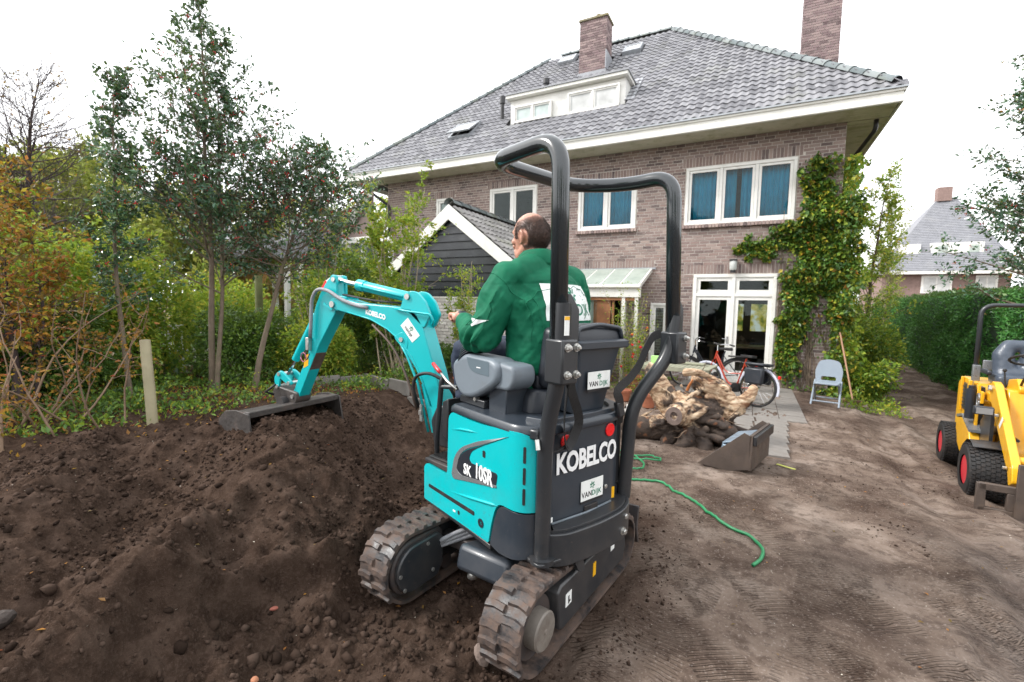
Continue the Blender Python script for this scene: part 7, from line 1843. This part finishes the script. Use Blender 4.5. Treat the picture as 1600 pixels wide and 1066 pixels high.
# ------------------------------------------------------------------ vegetation
def leaf_mat(name, stops, rough=.5, trans=.25, tcol=None, spec=.4):
    t = NT(name); g = t.n('ShaderNodeNewGeometry'); c = t.ramp(g.outputs['Random Per Island'], stops)
    c = t.mix(t.maprange(t.noise(1.3, 3, .5, g.outputs['Position']), .35, .65, 0, .35), c, tuple(q*.55 for q in stops[0][1]))
    t.col(c); t.rough(rough); t.b.inputs['Specular IOR Level'].default_value = spec
    if trans:
        tl = t.n('ShaderNodeBsdfTranslucent'); t.l(t.mix(.35, c, (.45, .5, .05), 'MIX'), tl.inputs['Color']); mx = t.n('ShaderNodeMixShader'); mx.inputs[0].default_value = trans
        t.l(t.b.outputs[0], mx.inputs[1]); t.l(tl.outputs[0], mx.inputs[2]); t.l(mx.outputs[0], t.out.inputs['Surface'])
    MATS[name] = t.m; return t.m
HOL = leaf_mat('holly_leaf', [(0, (.022, .075, .042)), (.5, (.050, .135, .070)), (.85, (.09, .20, .095)), (1, (.20, .29, .11))], .24, .14, spec=.8)
EVG = leaf_mat('evergreen_leaf', [(0, (.032, .085, .015)), (.6, (.095, .20, .034)), (1, (.23, .36, .055))], .4, .22)
LIM = leaf_mat('lime_leaf', [(0, (.10, .20, .02)), (.4, (.20, .34, .035)), (.75, (.34, .44, .05)), (1, (.50, .42, .04))], .5, .4)
YEG = leaf_mat('yellow_green_leaf', [(0, (.10, .22, .025)), (.5, (.28, .42, .045)), (.85, (.50, .54, .07)), (1, (.70, .48, .06))], .5, .35)
RDL = leaf_mat('russet_leaf', [(0, (.10, .07, .02)), (.35, (.22, .12, .03)), (.6, (.38, .13, .035)), (.8, (.50, .26, .03)), (1, (.42, .06, .04))], .55, .35)
CRP = leaf_mat('creeper_leaf', [(0, (.03, .09, .016)), (.5, (.09, .19, .03)), (.8, (.23, .32, .04)), (.94, (.50, .47, .05)), (1, (.50, .17, .04))], .38, .2)
HDG = leaf_mat('hedge_leaf', [(0, (.03, .13, .025)), (.6, (.075, .26, .055)), (1, (.17, .42, .10))], .45, .12)
FAR = leaf_mat('far_leaf', [(0, (.14, .19, .035)), (.6, (.27, .32, .06)), (1, (.48, .44, .10))], .6, .3)
BERRY = varied('red_berry', (.55, .015, .02), .25, .15, 5)
BARK = varied('bark', (.17, .13, .095), .9, .25, 6, dirt=(.12, .15, .06), dirt_amt=.6, dirt_scale=4, bump=.6, bscale=40)
BARKL = varied('pale_stem', (.38, .31, .22), .75, .2, 8, bump=.3, bscale=60)
BARKD = varied('dark_twig', (.065, .045, .045), .8, .2, 8)

LEAFT = {'oval': np.array([(0,0,0),(.33,.5,.10),(.33,-.5,.10),(1,0,.0)])}
def leaves(name, P, D, size, mat, parent=None, width=.5, var=.55, up=.5, fold=.12, label=None):
    """P anchor points, D preferred directions; every leaf is its own folded blade"""
    n = len(P); D = D/np.maximum(np.linalg.norm(D, axis=1), 1e-6)[:, None]
    nr = rng.normal(size=(n, 3))+np.array([0, 0, up]); sdv = np.cross(D, nr); sdv /= np.maximum(np.linalg.norm(sdv, axis=1), 1e-6)[:, None]; nn = np.cross(sdv, D)
    s = size*(1+var*rng.uniform(-1, 1, n))[:, None]; w = s*width
    a = P; b = P+D*s*.42+sdv*w*.5+nn*s*fold; c = P+D*s*.42-sdv*w*.5+nn*s*fold; e = P+D*s
    V = np.stack([a, b, e, c], 1).reshape(-1, 3); I = np.arange(n)*4
    Fc = np.concatenate([np.stack([I, I+1, I+2], 1), np.stack([I, I+2, I+3], 1)])
    o = raw(name, V, Fc, mat, parent); tag(o, label, kind='stuff'); return o
def sphdir(n): q_ = rng.normal(size=(n, 3)); return q_/np.linalg.norm(q_, axis=1)[:, None]
class Wood:
    def __init__(s): s.V = []; s.F = []; s.n = 0; s.tips = []; s.td = []
    def seg(s, pts, r0, r1, k=5):
        pts = np.array(pts); n = len(pts); tg = np.gradient(pts, axis=0); tg /= np.maximum(np.linalg.norm(tg, axis=1), 1e-9)[:, None]
        up = np.array([0, 0, 1.]) if abs(tg[0][2]) < .9 else np.array([1., 0, 0]); A = np.cross(tg, up); A /= np.maximum(np.linalg.norm(A, axis=1), 1e-9)[:, None]; B_ = np.cross(tg, A)
        r = np.linspace(r0, r1, n)[:, None]
        for j in range(k):
            a = 2*pi*j/k; s.V.append(pts+A*cos(a)*r+B_*sin(a)*r)
        base = s.n
        for j in range(k):
            j2 = (j+1) % k; i = np.arange(n-1); s.F.append(np.stack([base+j*n+i, base+j*n+i+1, base+j2*n+i+1, base+j2*n+i], 1))
        s.n += k*n
    def build(s, name, mat, parent): return raw(name, np.concatenate(s.V), np.concatenate(s.F), mat, parent, smooth=True)
def wander(p, d, L, n, wob, up=0.0, droop=0.0):
    pts = [np.array(p, float)]; d = np.array(d, float); st = L/n
    for i in range(n):
        d = d+rng.normal(size=3)*wob+np.array([0, 0, up-droop*i/n]); d /= np.linalg.norm(d); pts.append(pts[-1]+d*st)
    return pts, d
def tree(name, label, cat, base, H, trunk_r, prof, nprim, bark, leafspec, z0=.25, lean=(0,0), prim_up=.5, sub=6, wob=.10, stems=1, twig=3, berries=0, group=None, thin=1.0, curve=.05, subr=.38):
    """prof(t) crown radius at relative height t in 0..1; leafspec list of (mat,count per twig point,size)"""
    global rng; import zlib; rng = np.random.default_rng(zlib.crc32(label.encode()))
    root = thing(name, label, cat, tuple(base), 0, group); W = Wood(); A = []; AD = []
    for s in range(stems):
        l_ = np.array([lean[0]+(.12*rng.normal() if stems > 1 else 0), lean[1]+(.12*rng.normal() if stems > 1 else 0), 1.])
        h = H*(1 if s == 0 else rng.uniform(.7, .95)); off = np.array([0, 0, -.12]) if s == 0 else np.array([*(rng.normal(size=2)*.12), -.12])
        N = 14; pts, _ = wander(off, l_, h, N, curve, up=.03); W.seg(pts, trunk_r*(1 if s == 0 else .75), .006, 8); pts = np.array(pts)
        for i in range(nprim//stems):
            t_ = z0+(1-z0)*((i+rng.uniform(0, 1))/(nprim/stems))**.9; t_ = min(t_, .985); k = t_*N; a = int(min(k, N-1)); p = pts[a]*(1-(k-a))+pts[min(a+1, N)]*(k-a)
            R = prof(t_)*H*rng.uniform(.55, 1.12); az = rng.uniform(0, 2*pi); d0 = np.array([cos(az), sin(az), prim_up*rng.uniform(.4, 1.5)])
            n = 6; bp, bd = wander(p, d0/np.linalg.norm(d0), max(R, .08), n, wob, up=.06); r0 = max(.004, trunk_r*.32*(1-t_)*min(1, R/1.0)+.003); W.seg(bp, r0, .003, 4)
            ns = max(2, int(sub*R/.8*thin)+1)
            for j in range(ns):
                u = (j+.6)/ns; u = .2+.8*u; kk = u*n; b = int(min(kk, n-1)); q0 = bp[b]*(1-(kk-b))+bp[min(b+1, n)]*(kk-b)
                dd = (bp[min(b+1, n)]-bp[b]); dd = dd/np.linalg.norm(dd)*.8+sphdir(1)[0]*.9+np.array([0,0,.2]); L = max(.10, R*subr*(1.15-u*.6)*rng.uniform(.6, 1.3))
                tp, _ = wander(q0, dd/np.linalg.norm(dd), L, twig, .22, up=.04); W.seg(tp, .0035, .0015, 3)
                for q1, q2 in zip(tp[:-1], tp[1:]): A.append((q1+q2)/2); AD.append(q2-q1); A.append(q2); AD.append(q2-q1)
            A.append(bp[-1]); AD.append(bd)
    W.build('trunk', bark, root)
    A = np.array(A); AD = np.array(AD); AD = AD/np.maximum(np.linalg.norm(AD, axis=1), 1e-6)[:, None]
    for mat, cnt, size in leafspec:
        n = int(len(A)*cnt); idx = rng.integers(0, len(A), n); P = A[idx]+rng.normal(size=(n, 3))*size*.55; Dd = AD[idx]*.6+sphdir(n)*1.0
        leaves('foliage', P, Dd, size, mat, root, .5)
    if berries:
        idx = rng.integers(0, len(A), berries); cl = np.repeat(A[idx], 5, 0)+rng.normal(size=(berries*5, 3))*.014
        V = ICO_V[:12] if False else ICO_V; bb = (V[None]*.0075+cl[:, None]).reshape(-1, 3); Fc = (ICO_F[None]+(np.arange(len(cl))*len(V))[:, None, None]).reshape(-1, 3); tag(raw('berries', bb, Fc, BERRY, root), kind='stuff')
    return root
def bush(name, label, cat, c, rad, n, mat, size, bark=None, stems=14, group=None, hollow=.55, mats2=None, lobes=7):
    """rounded shrub: stems from the base, leaves spread through uneven lobes"""
    global rng; import zlib; rng = np.random.default_rng(zlib.crc32(label.encode()))
    root = thing(name, label, cat, tuple(c), 0, group); W = Wood(); rx, ry, rz = rad
    L = [(rng.uniform(-.5, .5)*rx, rng.uniform(-.5, .5)*ry, rng.uniform(.3, .78)*rz*1.35, rng.uniform(.35, .62)) for _ in range(lobes)]
    for i in range(stems):
        lx, ly, lz, lr = L[i % lobes]; tx = np.array([lx+rng.normal()*rx*.25, ly+rng.normal()*ry*.25, lz+rng.uniform(-.1, .4)*rz]); p0 = np.array([rng.normal()*rx*.12, rng.normal()*ry*.12, -.1]); m = (p0+tx)/2+rng.normal(size=3)*.10*rx
        tt = np.linspace(0, 1, 7)[:, None]; W.seg((1-tt)**2*p0+2*tt*(1-tt)*m+tt*tt*tx, .012, .003, 4)
    W.build('stems', bark or BARK, root); P = []; D = []
    per = n//lobes
    for lx, ly, lz, lr in L:
        dv_ = sphdir(per); rr_ = hollow+(1-hollow)*rng.uniform(0, 1, per)**.6; bump_ = 1+.28*fbm(dv_[:,0]*2.3+lx*5, dv_[:,1]*2.3+ly*5, dv_[:,2]*2.3, oct=2, seed=401)
        Q = dv_*(rr_*bump_)[:, None]*np.array([rx, ry, rz])*lr+np.array([lx, ly, lz]); P.append(Q); D.append(dv_+sphdir(per)*.9+np.array([0, 0, -.15]))
    P = np.concatenate(P); D = np.concatenate(D); k = P[:,2] > .02; P, D = P[k], D[k]
    if mats2:
        m = rng.uniform(0, 1, len(P)) < mats2[1]; leaves('foliage', P[~m], D[~m], size, mat, root); leaves('foliage', P[m], D[m], size, mats2[0], root)
    else: leaves('foliage', P, D, size, mat, root)
    return root
def B3(x, y): return (x, y, gz(x, y))
cone = lambda a, b: (lambda t_: max(.015, a*(1-t_)**b*min(1, (t_-.1)*4+.25)))
tree('holly_tree', 'tallest holly tree with red berries and twin trunks left of the excavator arm', 'tree', B3(-6.95, 3.85), 5.65, .048, lambda t_: float(np.interp(t_, [.3,.42,.55,.68,.8,.9,1], [.16,.27,.25,.17,.095,.05,.012])), 135, BARK, [(HOL, 2.2, .058)], z0=.34, stems=2, berries=260, sub=8, prim_up=.75, lean=(.055,.03), curve=.03)
tree('holly_tree', 'slim holly tree with one thin trunk behind the pale wooden stake', 'tree', B3(-7.15, 2.95), 4.3, .035, lambda t_: .115*(1-t_)**.5+.02, 60, BARK, [(HOL, 3.0, .058)], z0=.28, berries=60, sub=8, prim_up=.8, curve=.03)
tree('holly_tree', 'lower spreading holly with many berries just above the excavator arm', 'tree', B3(-6.45, 4.15), 3.8, .045, lambda t_: float(np.interp(t_, [.35,.5,.62,.8,.92,1], [.12,.36,.38,.22,.10,.03])), 95, BARK, [(HOL, 1.5, .060)], z0=.42, berries=260, sub=8, lean=(.10,.06), prim_up=.5)
tree('holly_tree', 'dark holly tree cut by the right edge above the hedge', 'tree', B3(4.45, 11.3), 6.5, .10, lambda t_: .27*(1-t_)**.5+.02, 120, BARK, [(HOL, 2.0, .070), (RDL, .12, .05)], z0=.30, berries=200, sub=8, prim_up=.35)
tree('garden_tree', 'loose autumn tree with yellow-green leaves behind the right house corner', 'tree', B3(3.15, 18.5), 6.4, .07, lambda t_: .20*(1-t_)**.5+.02, 70, BARK, [(YEG, 2.3, .085)], z0=.12, sub=6, prim_up=.8, thin=.8)
tree('garden_tree', 'bare-topped slender tree right of the house, paler and further off', 'tree', B3(5.2, 26), 7.4, .08, lambda t_: .18*(1-t_)**.5+.02, 55, BARK, [(FAR, 1.5, .10)], z0=.2, sub=6, prim_up=.8)
tree('bare_tree', 'leafless dark tree with fine twigs at the top left', 'tree', B3(-11.2, 3.1), 5.1, .10, lambda t_: .42*(1-t_)**.35, 75, BARKD, [(RDL, .03, .05)], z0=.35, sub=16, lean=(-.05,.05), prim_up=.6, wob=.16, twig=5, subr=.55)
tree('maple_tree', 'russet and orange leaved small tree at the left edge', 'tree', B3(-7.3, 2.0), 3.2, .040, lambda t_: .36*(1-t_)**.4, 80, BARKD, [(RDL, 2.2, .055), (YEG, .6, .055)], z0=.25, sub=8, prim_up=.35, stems=3)
# far tree masses closing the view
for i, (x, y, H, rr_, lab) in enumerate(((-17, 5.5, 5.4, .5, 'broad yellow-green tree far behind the bare twigs'), (-14.5, 8.5, 5.0, .5, 'yellowing tree far behind the tallest holly'), (-19, 1.5, 4.8, .55, 'distant tree at the far left edge'), (-17.5, 13.5, 5.8, .5, 'pale green tree left of the house gutter'), (-13.6, 14.8, 6.3, .36, 'green tree touching the left eaves'), (-22, 9, 6.8, .5, 'tallest distant tree on the left'))):
    tree('far_tree', lab, 'tree', (x, y, 0), H, .14, lambda t_, rr_=rr_: rr_*max(.04, (1-((t_-.45)/.58)**2)), 70, BARK, [(FAR if i != 4 else YEG, 2.4, .15)], z0=.12, sub=7, prim_up=.3, group='trees in the distance on the left')
for i, (x, y, H, lab) in enumerate(((20, 42, 7.5, 'distant tree right of the far house'), (4.5, 40, 4.6, 'low distant tree at the end of the mud track'), (3.2, 30, 4.2, 'dark shrubby tree closing the end of the track'))):
    tree('far_tree', lab, 'tree', (x, y, -.3), H, .14, lambda t_: .38*max(.04, (1-((t_-.45)/.58)**2)), 55, BARK, [(FAR if i < 2 else EVG, 3.2, .20)], z0=.08, sub=6, prim_up=.3, group='trees in the distance on the right')
# garden shrubs at the left, layered
SH = [(-8.3,2.2,(1.0,1.0,.95),11000,EVG,.06,'dark evergreen shrub behind the russet stems',None),
      (-7.7,4.9,(1.1,.9,.95),11000,EVG,.058,'dark glossy shrub under the tallest holly',None),
      (-8.6,3.7,(1.0,1.0,1.75),15000,YEG,.062,'tall yellow-green shrub between the holly trunks',(LIM,.3)),
      (-7.9,1.2,(.9,.8,.8),8000,EVG,.06,'low leafy shrub at the left edge behind brambles',(LIM,.25)),
      (-6.9,5.6,(.8,.8,.75),8000,LIM,.055,'bright lime green bush below the bent arm',(YEG,.5)),
      (-7.6,6.9,(1.1,.9,1.75),15000,EVG,.06,'tall dark shrub behind the excavator boom',(YEG,.15)),
      (-6.35,7.0,(.9,.7,1.05),9000,EVG,.055,'dark bushy shrub below the boom cylinder',(LIM,.12)),
      (-9.2,8.2,(1.3,1.0,1.8),14000,EVG,.07,'large evergreen left of the black gable',(YEG,.3)),
      (-10.6,6.3,(1.3,1.3,1.3),12000,YEG,.07,'yellowing shrub beyond the white garden chairs',(LIM,.3)),
      (-10.8,3.3,(1.3,1.2,1.6),13000,YEG,.075,'big yellow-green shrub further back at the left',(EVG,.35)),
      (-9.6,2.3,(1.1,1.0,1.7),12000,YEG,.065,'tall yellowing shrub behind the slim holly',(LIM,.35)),
      (-9.9,8.6,(1.2,1.0,2.1),12000,YEG,.07,'tall yellow-green shrub above the excavator arm',(LIM,.3)),
      (-5.6,7.7,(.5,.5,.45),3000,EVG,.05,'small dark bush at the foot of the white brick wall',None),
      (-11.5,9.6,(1.3,1.0,1.5),11000,EVG,.07,'dark shrub in front of the white lean-to',(YEG,.2))]
for x, y, rad, n, mt, sz_, lab, m2 in SH: bush('garden_shrub', lab, 'shrub', B3(x, y), rad, int(n*1.15), mt, sz_, group='shrubs in the left garden', mats2=m2)
for x, y, rad, n, mt, lab in ((2.35,12.6,(.5,.6,.65),5000,LIM,'lime yellow shrub right of the broom'), (2.7,14.6,(.9,1.0,1.2),8000,YEG,'yellow-green shrub against the side of the house'), (2.6,16.9,(1.0,1.0,1.9),9000,YEG,'tall leafy shrub behind the house corner'), (3.0,20.5,(1.1,1.2,.9),6000,EVG,'dark low shrub along the left side of the track')):
    bush('garden_shrub', lab, 'shrub', B3(x, y), rad, n, mt, .07, group='shrubs beside the house', mats2=(EVG,.35))
bush('holly_bush', 'dense dark holly bush rising behind the hedge at the right edge', 'shrub', (6.6, 15.6, -.3), (1.7, 1.3, 2.6), 17000, HOL, .08, lobes=9)
# shrub with pale stems in front of the gable
def pale_shrub(x, y, H, nst, lab, spread=.8, leafn=9, mat=None, size=.06):
    root = thing('flowering_shrub', lab, 'shrub', B3(x, y)); W = Wood(); A = []; AD = []
    for i in range(nst):
        az = rng.uniform(0, 2*pi); h = H*rng.uniform(.65, 1.0); d0 = np.array([cos(az)*.22*spread, sin(az)*.22*spread, 1.]); pts, dd = wander(np.array([rng.normal()*.10, rng.normal()*.10, -.1]), d0/np.linalg.norm(d0), h, 12, .06, up=.05); W.seg(pts, .016, .004, 5)
        for j in range(9):
            k = rng.integers(4, 12); az2 = rng.uniform(0, 2*pi); d1 = np.array([cos(az2), sin(az2), rng.uniform(.2, 1.4)]); bp, _ = wander(pts[k], d1/np.linalg.norm(d1), h*.22*rng.uniform(.4, 1.2), 5, .15, droop=.2); W.seg(bp, .005, .002, 3)
            for p_, q_ in zip(bp[:-1], bp[1:]): A.append(q_); AD.append(q_-p_)
    W.build('stems', BARKL, root); A = np.array(A); AD = np.array(AD); AD /= np.linalg.norm(AD, axis=1)[:, None]; n = int(len(A)*leafn); idx = rng.integers(0, len(A), n)
    idx = idx[(rng.uniform(0, 1, n) < np.clip(.5+.9*fbm(A[idx][:,0]*2.2, A[idx][:,1]*2.2, A[idx][:,2]*1.7, oct=2, seed=421), .03, 1))]
    leaves('foliage', A[idx]+rng.normal(size=(len(idx), 3))*.035, AD[idx]*.5+sphdir(len(idx)), size, mat or LIM, root); return root
pale_shrub(-6.0, 6.7, 4.1, 13, 'tall open shrub with pale stems and lime leaves before the black gable', 1.2, 30, LIM, .068)
pale_shrub(-7.5, 6.3, 4.4, 9, 'thin straggly shrub with pale stems left of the black gable', .9, 18, LIM, .060)
pale_shrub(-5.0, 7.6, 2.6, 5, 'small straggly shrub with lime leaves against the white brick wall', .8, 14, LIM, .055)
# bramble of tan stems at the left
root = thing('bramble', 'tangle of bare tan stems with a few leaves at the left edge', 'bramble', B3(-6.0, 1.65)); W = Wood(); A = []
for i in range(21):
    p0 = np.array([rng.uniform(-.55,.55), rng.uniform(-.5,.6), -.05]); az = rng.uniform(0, 2*pi); d0 = np.array([cos(az)*.55, sin(az)*.55, rng.uniform(.5,1.4)]); pts, dd = wander(p0, d0/np.linalg.norm(d0), rng.uniform(.7,1.9), 9, .14, up=.03); W.seg(pts, rng.uniform(.008,.017), .003, 5)
    for j in range(4): k = rng.integers(2, 9); bp, _ = wander(pts[k], sphdir(1)[0]*.8+np.array([0,0,.5]), rng.uniform(.15,.5), 4, .2); W.seg(bp, .005, .002, 3); A += bp
W.build('stems', varied('tan_stem', (.22,.145,.095), .8, .2, 8), root); A = np.array(A); idx = rng.integers(0, len(A), 1500); leaves('foliage', A[idx]+rng.normal(size=(1500,3))*.04, sphdir(1500), .045, RDL, root)
# low cover of ivy and weeds along the bed edge
def cover(name, label, x0, x1, y0, y1, n, mat, size, keep, h=.12):
    x = rng.uniform(x0, x1, n); y = rng.uniform(y0, y1, n); k = keep(x, y) > rng.uniform(0, 1, n); x, y = x[k], y[k]; z = terrain(x, y, False)
    hh = h*(.3+1.2*np.clip(.5+fbm(x*2, y*2, oct=2, seed=431), 0, 1.3))*rng.uniform(0, 1, len(x)); return leaves(name, np.stack([x, y, z+hh], -1), sphdir(len(x))+np.array([0,0,.35]), size, mat, label=label)
edge = lambda x, y: ss(.10, -.35, (x+5.45)-.62*(y-2.35)*(y < 2.35)-.05*(y-2.35)*(y >= 2.35)+.25*vnoise(x*1.7, y*1.7, seed=12))*ss(9, 7.5, y)
cover('ivy_cover', 'ivy and weeds covering the ground along the garden bed', -9.5, -4.6, .5, 8.0, 42000, EVG, .055, lambda x, y: edge(x, y)*np.clip(.55+1.0*fbm(x*1.6, y*1.6, oct=3, seed=433), .12, 1), .16)
cover('leaf_litter', 'brown leaf litter among the ivy at the bed edge', -9.0, -4.4, .5, 8.0, 16000, RDL, .04, lambda x, y: np.clip(edge(x, y)+.12*(x < -4.9), 0, 1)*.8, .03)
cover('weeds', 'lime green weeds among the ivy at the bed edge', -9.5, -4.8, .5, 8.0, 9000, LIM, .05, lambda x, y: edge(x, y)*np.clip(fbm(x*1.3, y*1.3, oct=2, seed=441)*2, 0, 1), .22)
cover('garden_ground_cover', 'green undergrowth between the far garden shrubs', -20, -8, 1, 12, 16000, EVG, .12, lambda x, y: np.ones_like(x), .35)
cover('terrace_plants', 'small plants along the foot of the house wall', -3.6, -1.6, 9.6, 12.2, 3500, YEG, .05, lambda x, y: np.clip(fbm(x*2, y*2, oct=2, seed=451)*2, 0, 1), .3)
cover('track_grass', 'strip of grass along the mud track by the hedge', 2.2, 5.4, 13, 34, 16000, LIM, .05, lambda x, y: np.exp(-((x-(2.7+.06*(y-13)))/.35)**2)*.9+ss(.45,.0,(4.55+.074*(y-11.5))-x)*.5, .05)
cover('corner_plants', 'weeds and cut leaves beside the broom', 1.7, 2.7, 10.9, 13.2, 2200, LIM, .06, lambda x, y: np.ones_like(x)*.6, .18)
# fallen leaves: a few light flecks on mud and heap
n = 420; x = np.concatenate([rng.uniform(-.4, 4, n//2), rng.uniform(-5, -.9, n//2)]); y = np.concatenate([rng.uniform(1, 9, n//2), rng.uniform(.6, 4, n//2)])
leaves('fallen_leaves', np.stack([x, y, terrain(x, y)+.006], -1), np.stack([rng.normal(size=n), rng.normal(size=n), np.full(n, .12)], -1), .022, RDL, label='fallen leaves and chips scattered on the soil', up=4)
n = 500; x = rng.uniform(-5, 3.5, n); y = rng.uniform(.7, 6, n)
leaves('pale_chips', np.stack([x, y, terrain(x, y)+.004], -1), np.stack([rng.normal(size=n), rng.normal(size=n), np.full(n, .15)], -1), .009, varied('pale_chip', (.55,.50,.42), .8, .2, 30), label='tiny pale chips and root bits in the soil', up=3)
sp_ = thing('seedling', 'tiny pale green sprig on the soil heap', 'seedling', B3(-2.9, 1.45)); W = Wood(); pts, _ = wander((0,0,-.01), (.3,.2,1), .09, 5, .2); W.seg(pts, .002, .001, 4); W.build('stem', LIM, sp_)
P_ = np.array([pts[-1]]*4+[pts[1]]*4); leaves('leaflets', P_, sphdir(8)+np.array([0,0,.3]), .035, LIM, sp_)
# climbing rose at the veranda
root = thing('climbing_rose', 'climbing rose with red flowers on the veranda post', 'rose', B3(-2.55, 10.7)); W = Wood(); A = []
for i in range(16):
    pts, _ = wander((rng.normal()*.12, rng.normal()*.06, -.05), (rng.normal()*.12, 0, 1), rng.uniform(1.2,2.5), 10, .09, up=.05); W.seg(pts, .008, .003, 4); A += pts[2:]
W.build('stems', BARKL, root); A = np.array(A); idx = rng.integers(0, len(A), 2600); leaves('foliage', A[idx]+rng.normal(size=(2600,3))*.09, sphdir(2600), .045, YEG, root)
for i in range(9):
    p_ = A[rng.integers(0, len(A))]; obj('rose_flower', MB().sphere((p_[0]+rng.normal()*.1, p_[1]-.1, p_[2]), .032, 8, 6), RED, root)

# creeper on the house corner
def poly_in(px, pz, poly):
    inside = np.zeros(len(px), bool); n = len(poly)
    for i in range(n):
        x1, y1 = poly[i]; x2, y2 = poly[(i+1) % n]; c = ((y1 > pz) != (y2 > pz)) & (px < (x2-x1)*(pz-y1)/(y2-y1+1e-12)+x1); inside ^= c
    return inside
CP = [(.86,4.75),(1.05,5.02),(1.62,5.12),(1.85,4.7),(1.95,3.5),(1.9,1.6),(1.85,-.2),(.62,-.2),(.5,.6),(.55,2.1),(.46,2.55),(.35,2.72),(-.1,2.85),(-.45,2.95),(-.55,3.1),(-.2,3.35),(.35,3.62),(.72,3.6),(.86,3.9),(.75,4.4)]
HOLE = [(.95,.2),(1.0,1.1),(1.18,1.9),(1.42,2.1),(1.5,1.2),(1.38,.0),(1.1,-.1)]
cr_ = thing('wall_creeper', 'creeper with green and yellow leaves covering the right house corner', 'creeper', (1.3, HY, -.2)); CL = Matrix.Translation((-1.3,-HY,.2))
n = 52000; x = rng.uniform(-.7, 2.05, n); z = rng.uniform(-.25, 5.65, n); jx = x+.10*vnoise(x*5, z*5, seed=14); jz = z+.10*vnoise(x*5, z*5, seed=15)
k = poly_in(jx, jz, CP) & ~(poly_in(jx, jz, HOLE) & (rng.uniform(0, 1, n) > .06)); dens_ = np.clip(.62+.9*fbm(x*1.8, z*1.8, oct=3, seed=461), .08, 1); k &= rng.uniform(0, 1, n) < dens_
x, z = x[k], z[k]; bul = (.10+.26*np.clip(.5+fbm(x*1.6, z*1.6, oct=3, seed=471), 0, 1.2))*ss(-.6, .9, x); y = HY-.03-bul*rng.uniform(0, 1, len(x))**.6
o = leaves('foliage', np.stack([x, y, z], -1), sphdir(len(x))*.8+np.array([0,-.5,-.7]), .085, CRP, cr_, width=.75); o.matrix_local = CL
n = 30000; y = HY+rng.uniform(-.2, 3.2, n); z = rng.uniform(-.2, 5.0, n); k = rng.uniform(0, 1, n) < np.clip(.5+fbm(y*1.5, z*1.5, oct=3, seed=481), 0, 1)*ss(3.2, 1.8, y-HY); y, z = y[k], z[k]
o = leaves('foliage', np.stack([HX1+.03+rng.uniform(0, .38, len(y))*(.4+np.clip(.5+fbm(y*1.6, z*1.6, oct=2, seed=482), 0, 1)), y, z], -1), sphdir(len(y))*.8+np.array([.4,0,-.6]), .085, YEG, cr_, width=.75); o.matrix_local = CL
W = Wood()
for i in range(26):
    x0 = rng.uniform(.7, 1.5); pts, _ = wander((x0, HY-.05, -.2), (rng.normal()*.2, 0, 1), rng.uniform(1.5, 4.8), 14, .13, up=.05); pts = [np.array([min(max(p[0], .5), 1.7), HY-.03-.04*abs(p[1]-HY), p[2]]) for p in pts]; W.seg(pts, .014, .005, 4)
for i in range(5):
    pts, _ = wander((.9, HY-.05, 3.0+.12*i), (-1, 0, .05), rng.uniform(.8, 1.7), 10, .08); pts = [np.array([p[0], HY-.04, p[2]]) for p in pts]; W.seg(pts, .009, .003, 4)
W.build('stems', BARK, cr_).matrix_local = CL

# hedge
hx = lambda y: 4.42+.074*(y-11.5)
hg = thing('hedge', 'tall clipped green hedge running along the right side of the track', 'hedge', (5.2, 20, -.33)); HGm = Matrix.Translation((-5.2,-20,.33))
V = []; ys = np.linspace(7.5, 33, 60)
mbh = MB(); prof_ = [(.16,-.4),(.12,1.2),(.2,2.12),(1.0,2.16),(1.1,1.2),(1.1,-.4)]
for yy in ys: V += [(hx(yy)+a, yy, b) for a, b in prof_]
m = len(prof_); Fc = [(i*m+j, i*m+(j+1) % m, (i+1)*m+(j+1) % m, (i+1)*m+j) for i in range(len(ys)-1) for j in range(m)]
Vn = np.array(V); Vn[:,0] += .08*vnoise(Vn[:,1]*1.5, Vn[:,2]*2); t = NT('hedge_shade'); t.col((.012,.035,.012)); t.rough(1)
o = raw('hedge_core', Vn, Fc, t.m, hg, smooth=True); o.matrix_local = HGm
def hleaf(n, fn, size, mt=HDG):
    P = fn(n); k = 1+0*P[:,0]; o = leaves('foliage', P, sphdir(len(P))+np.array([-.5,-.2,.3]), size, mt, hg); o.matrix_local = HGm
def hf(n):
    y = 7.5+25.5*rng.uniform(0, 1, n)**1.6; z = rng.uniform(-.38, 2.12, n); b = .13*fbm(y*1.1, z*1.3, oct=3, seed=491)+.05*np.abs(vnoise(y*4, z*4, seed=492)); return np.stack([hx(y)+.10-b-rng.uniform(0, .12, n)+.08*ss(1.6, 2.1, z), y, z], -1)
def ht(n):
    y = 7.5+25.5*rng.uniform(0, 1, n)**1.4; x = rng.uniform(.05, 1.1, n); return np.stack([hx(y)+x, y, 2.12+.09*fbm(x*1.5, y*1.2, oct=3, seed=493)+rng.uniform(0, .10, n)], -1)
hleaf(70000, hf, .060); hleaf(20000, ht, .055, leaf_mat('hedge_top_leaf', [(0, (.03, .11, .02)), (.6, (.06, .18, .04)), (1, (.14, .30, .07))], .45, .2))

# trees standing behind the photographer, seen mirrored in the window panes
for i, (x, y, H, lab) in enumerate(((9, -13, 9, 'tall tree behind the camera on the right'), (2.5, -17, 10, 'tallest tree behind the camera'), (16, -8, 8, 'tree behind the camera far to the right'), (-5, -15, 9, 'tree behind the camera on the left'), (5.5, -9, 6, 'smaller tree behind the camera'), (22, 2, 9, 'tree far to the right beyond the hedge'))):
    tree('far_tree', lab, 'tree', (x, y, 0), H, .18, lambda t_: .30*max(.04, (1-((t_-.55)/.5)**2)), 45, BARK, [(FAR, 2.6, .30)], z0=.15, sub=5, prim_up=.4, group='trees behind the photographer')
bpy.context.view_layer.update()
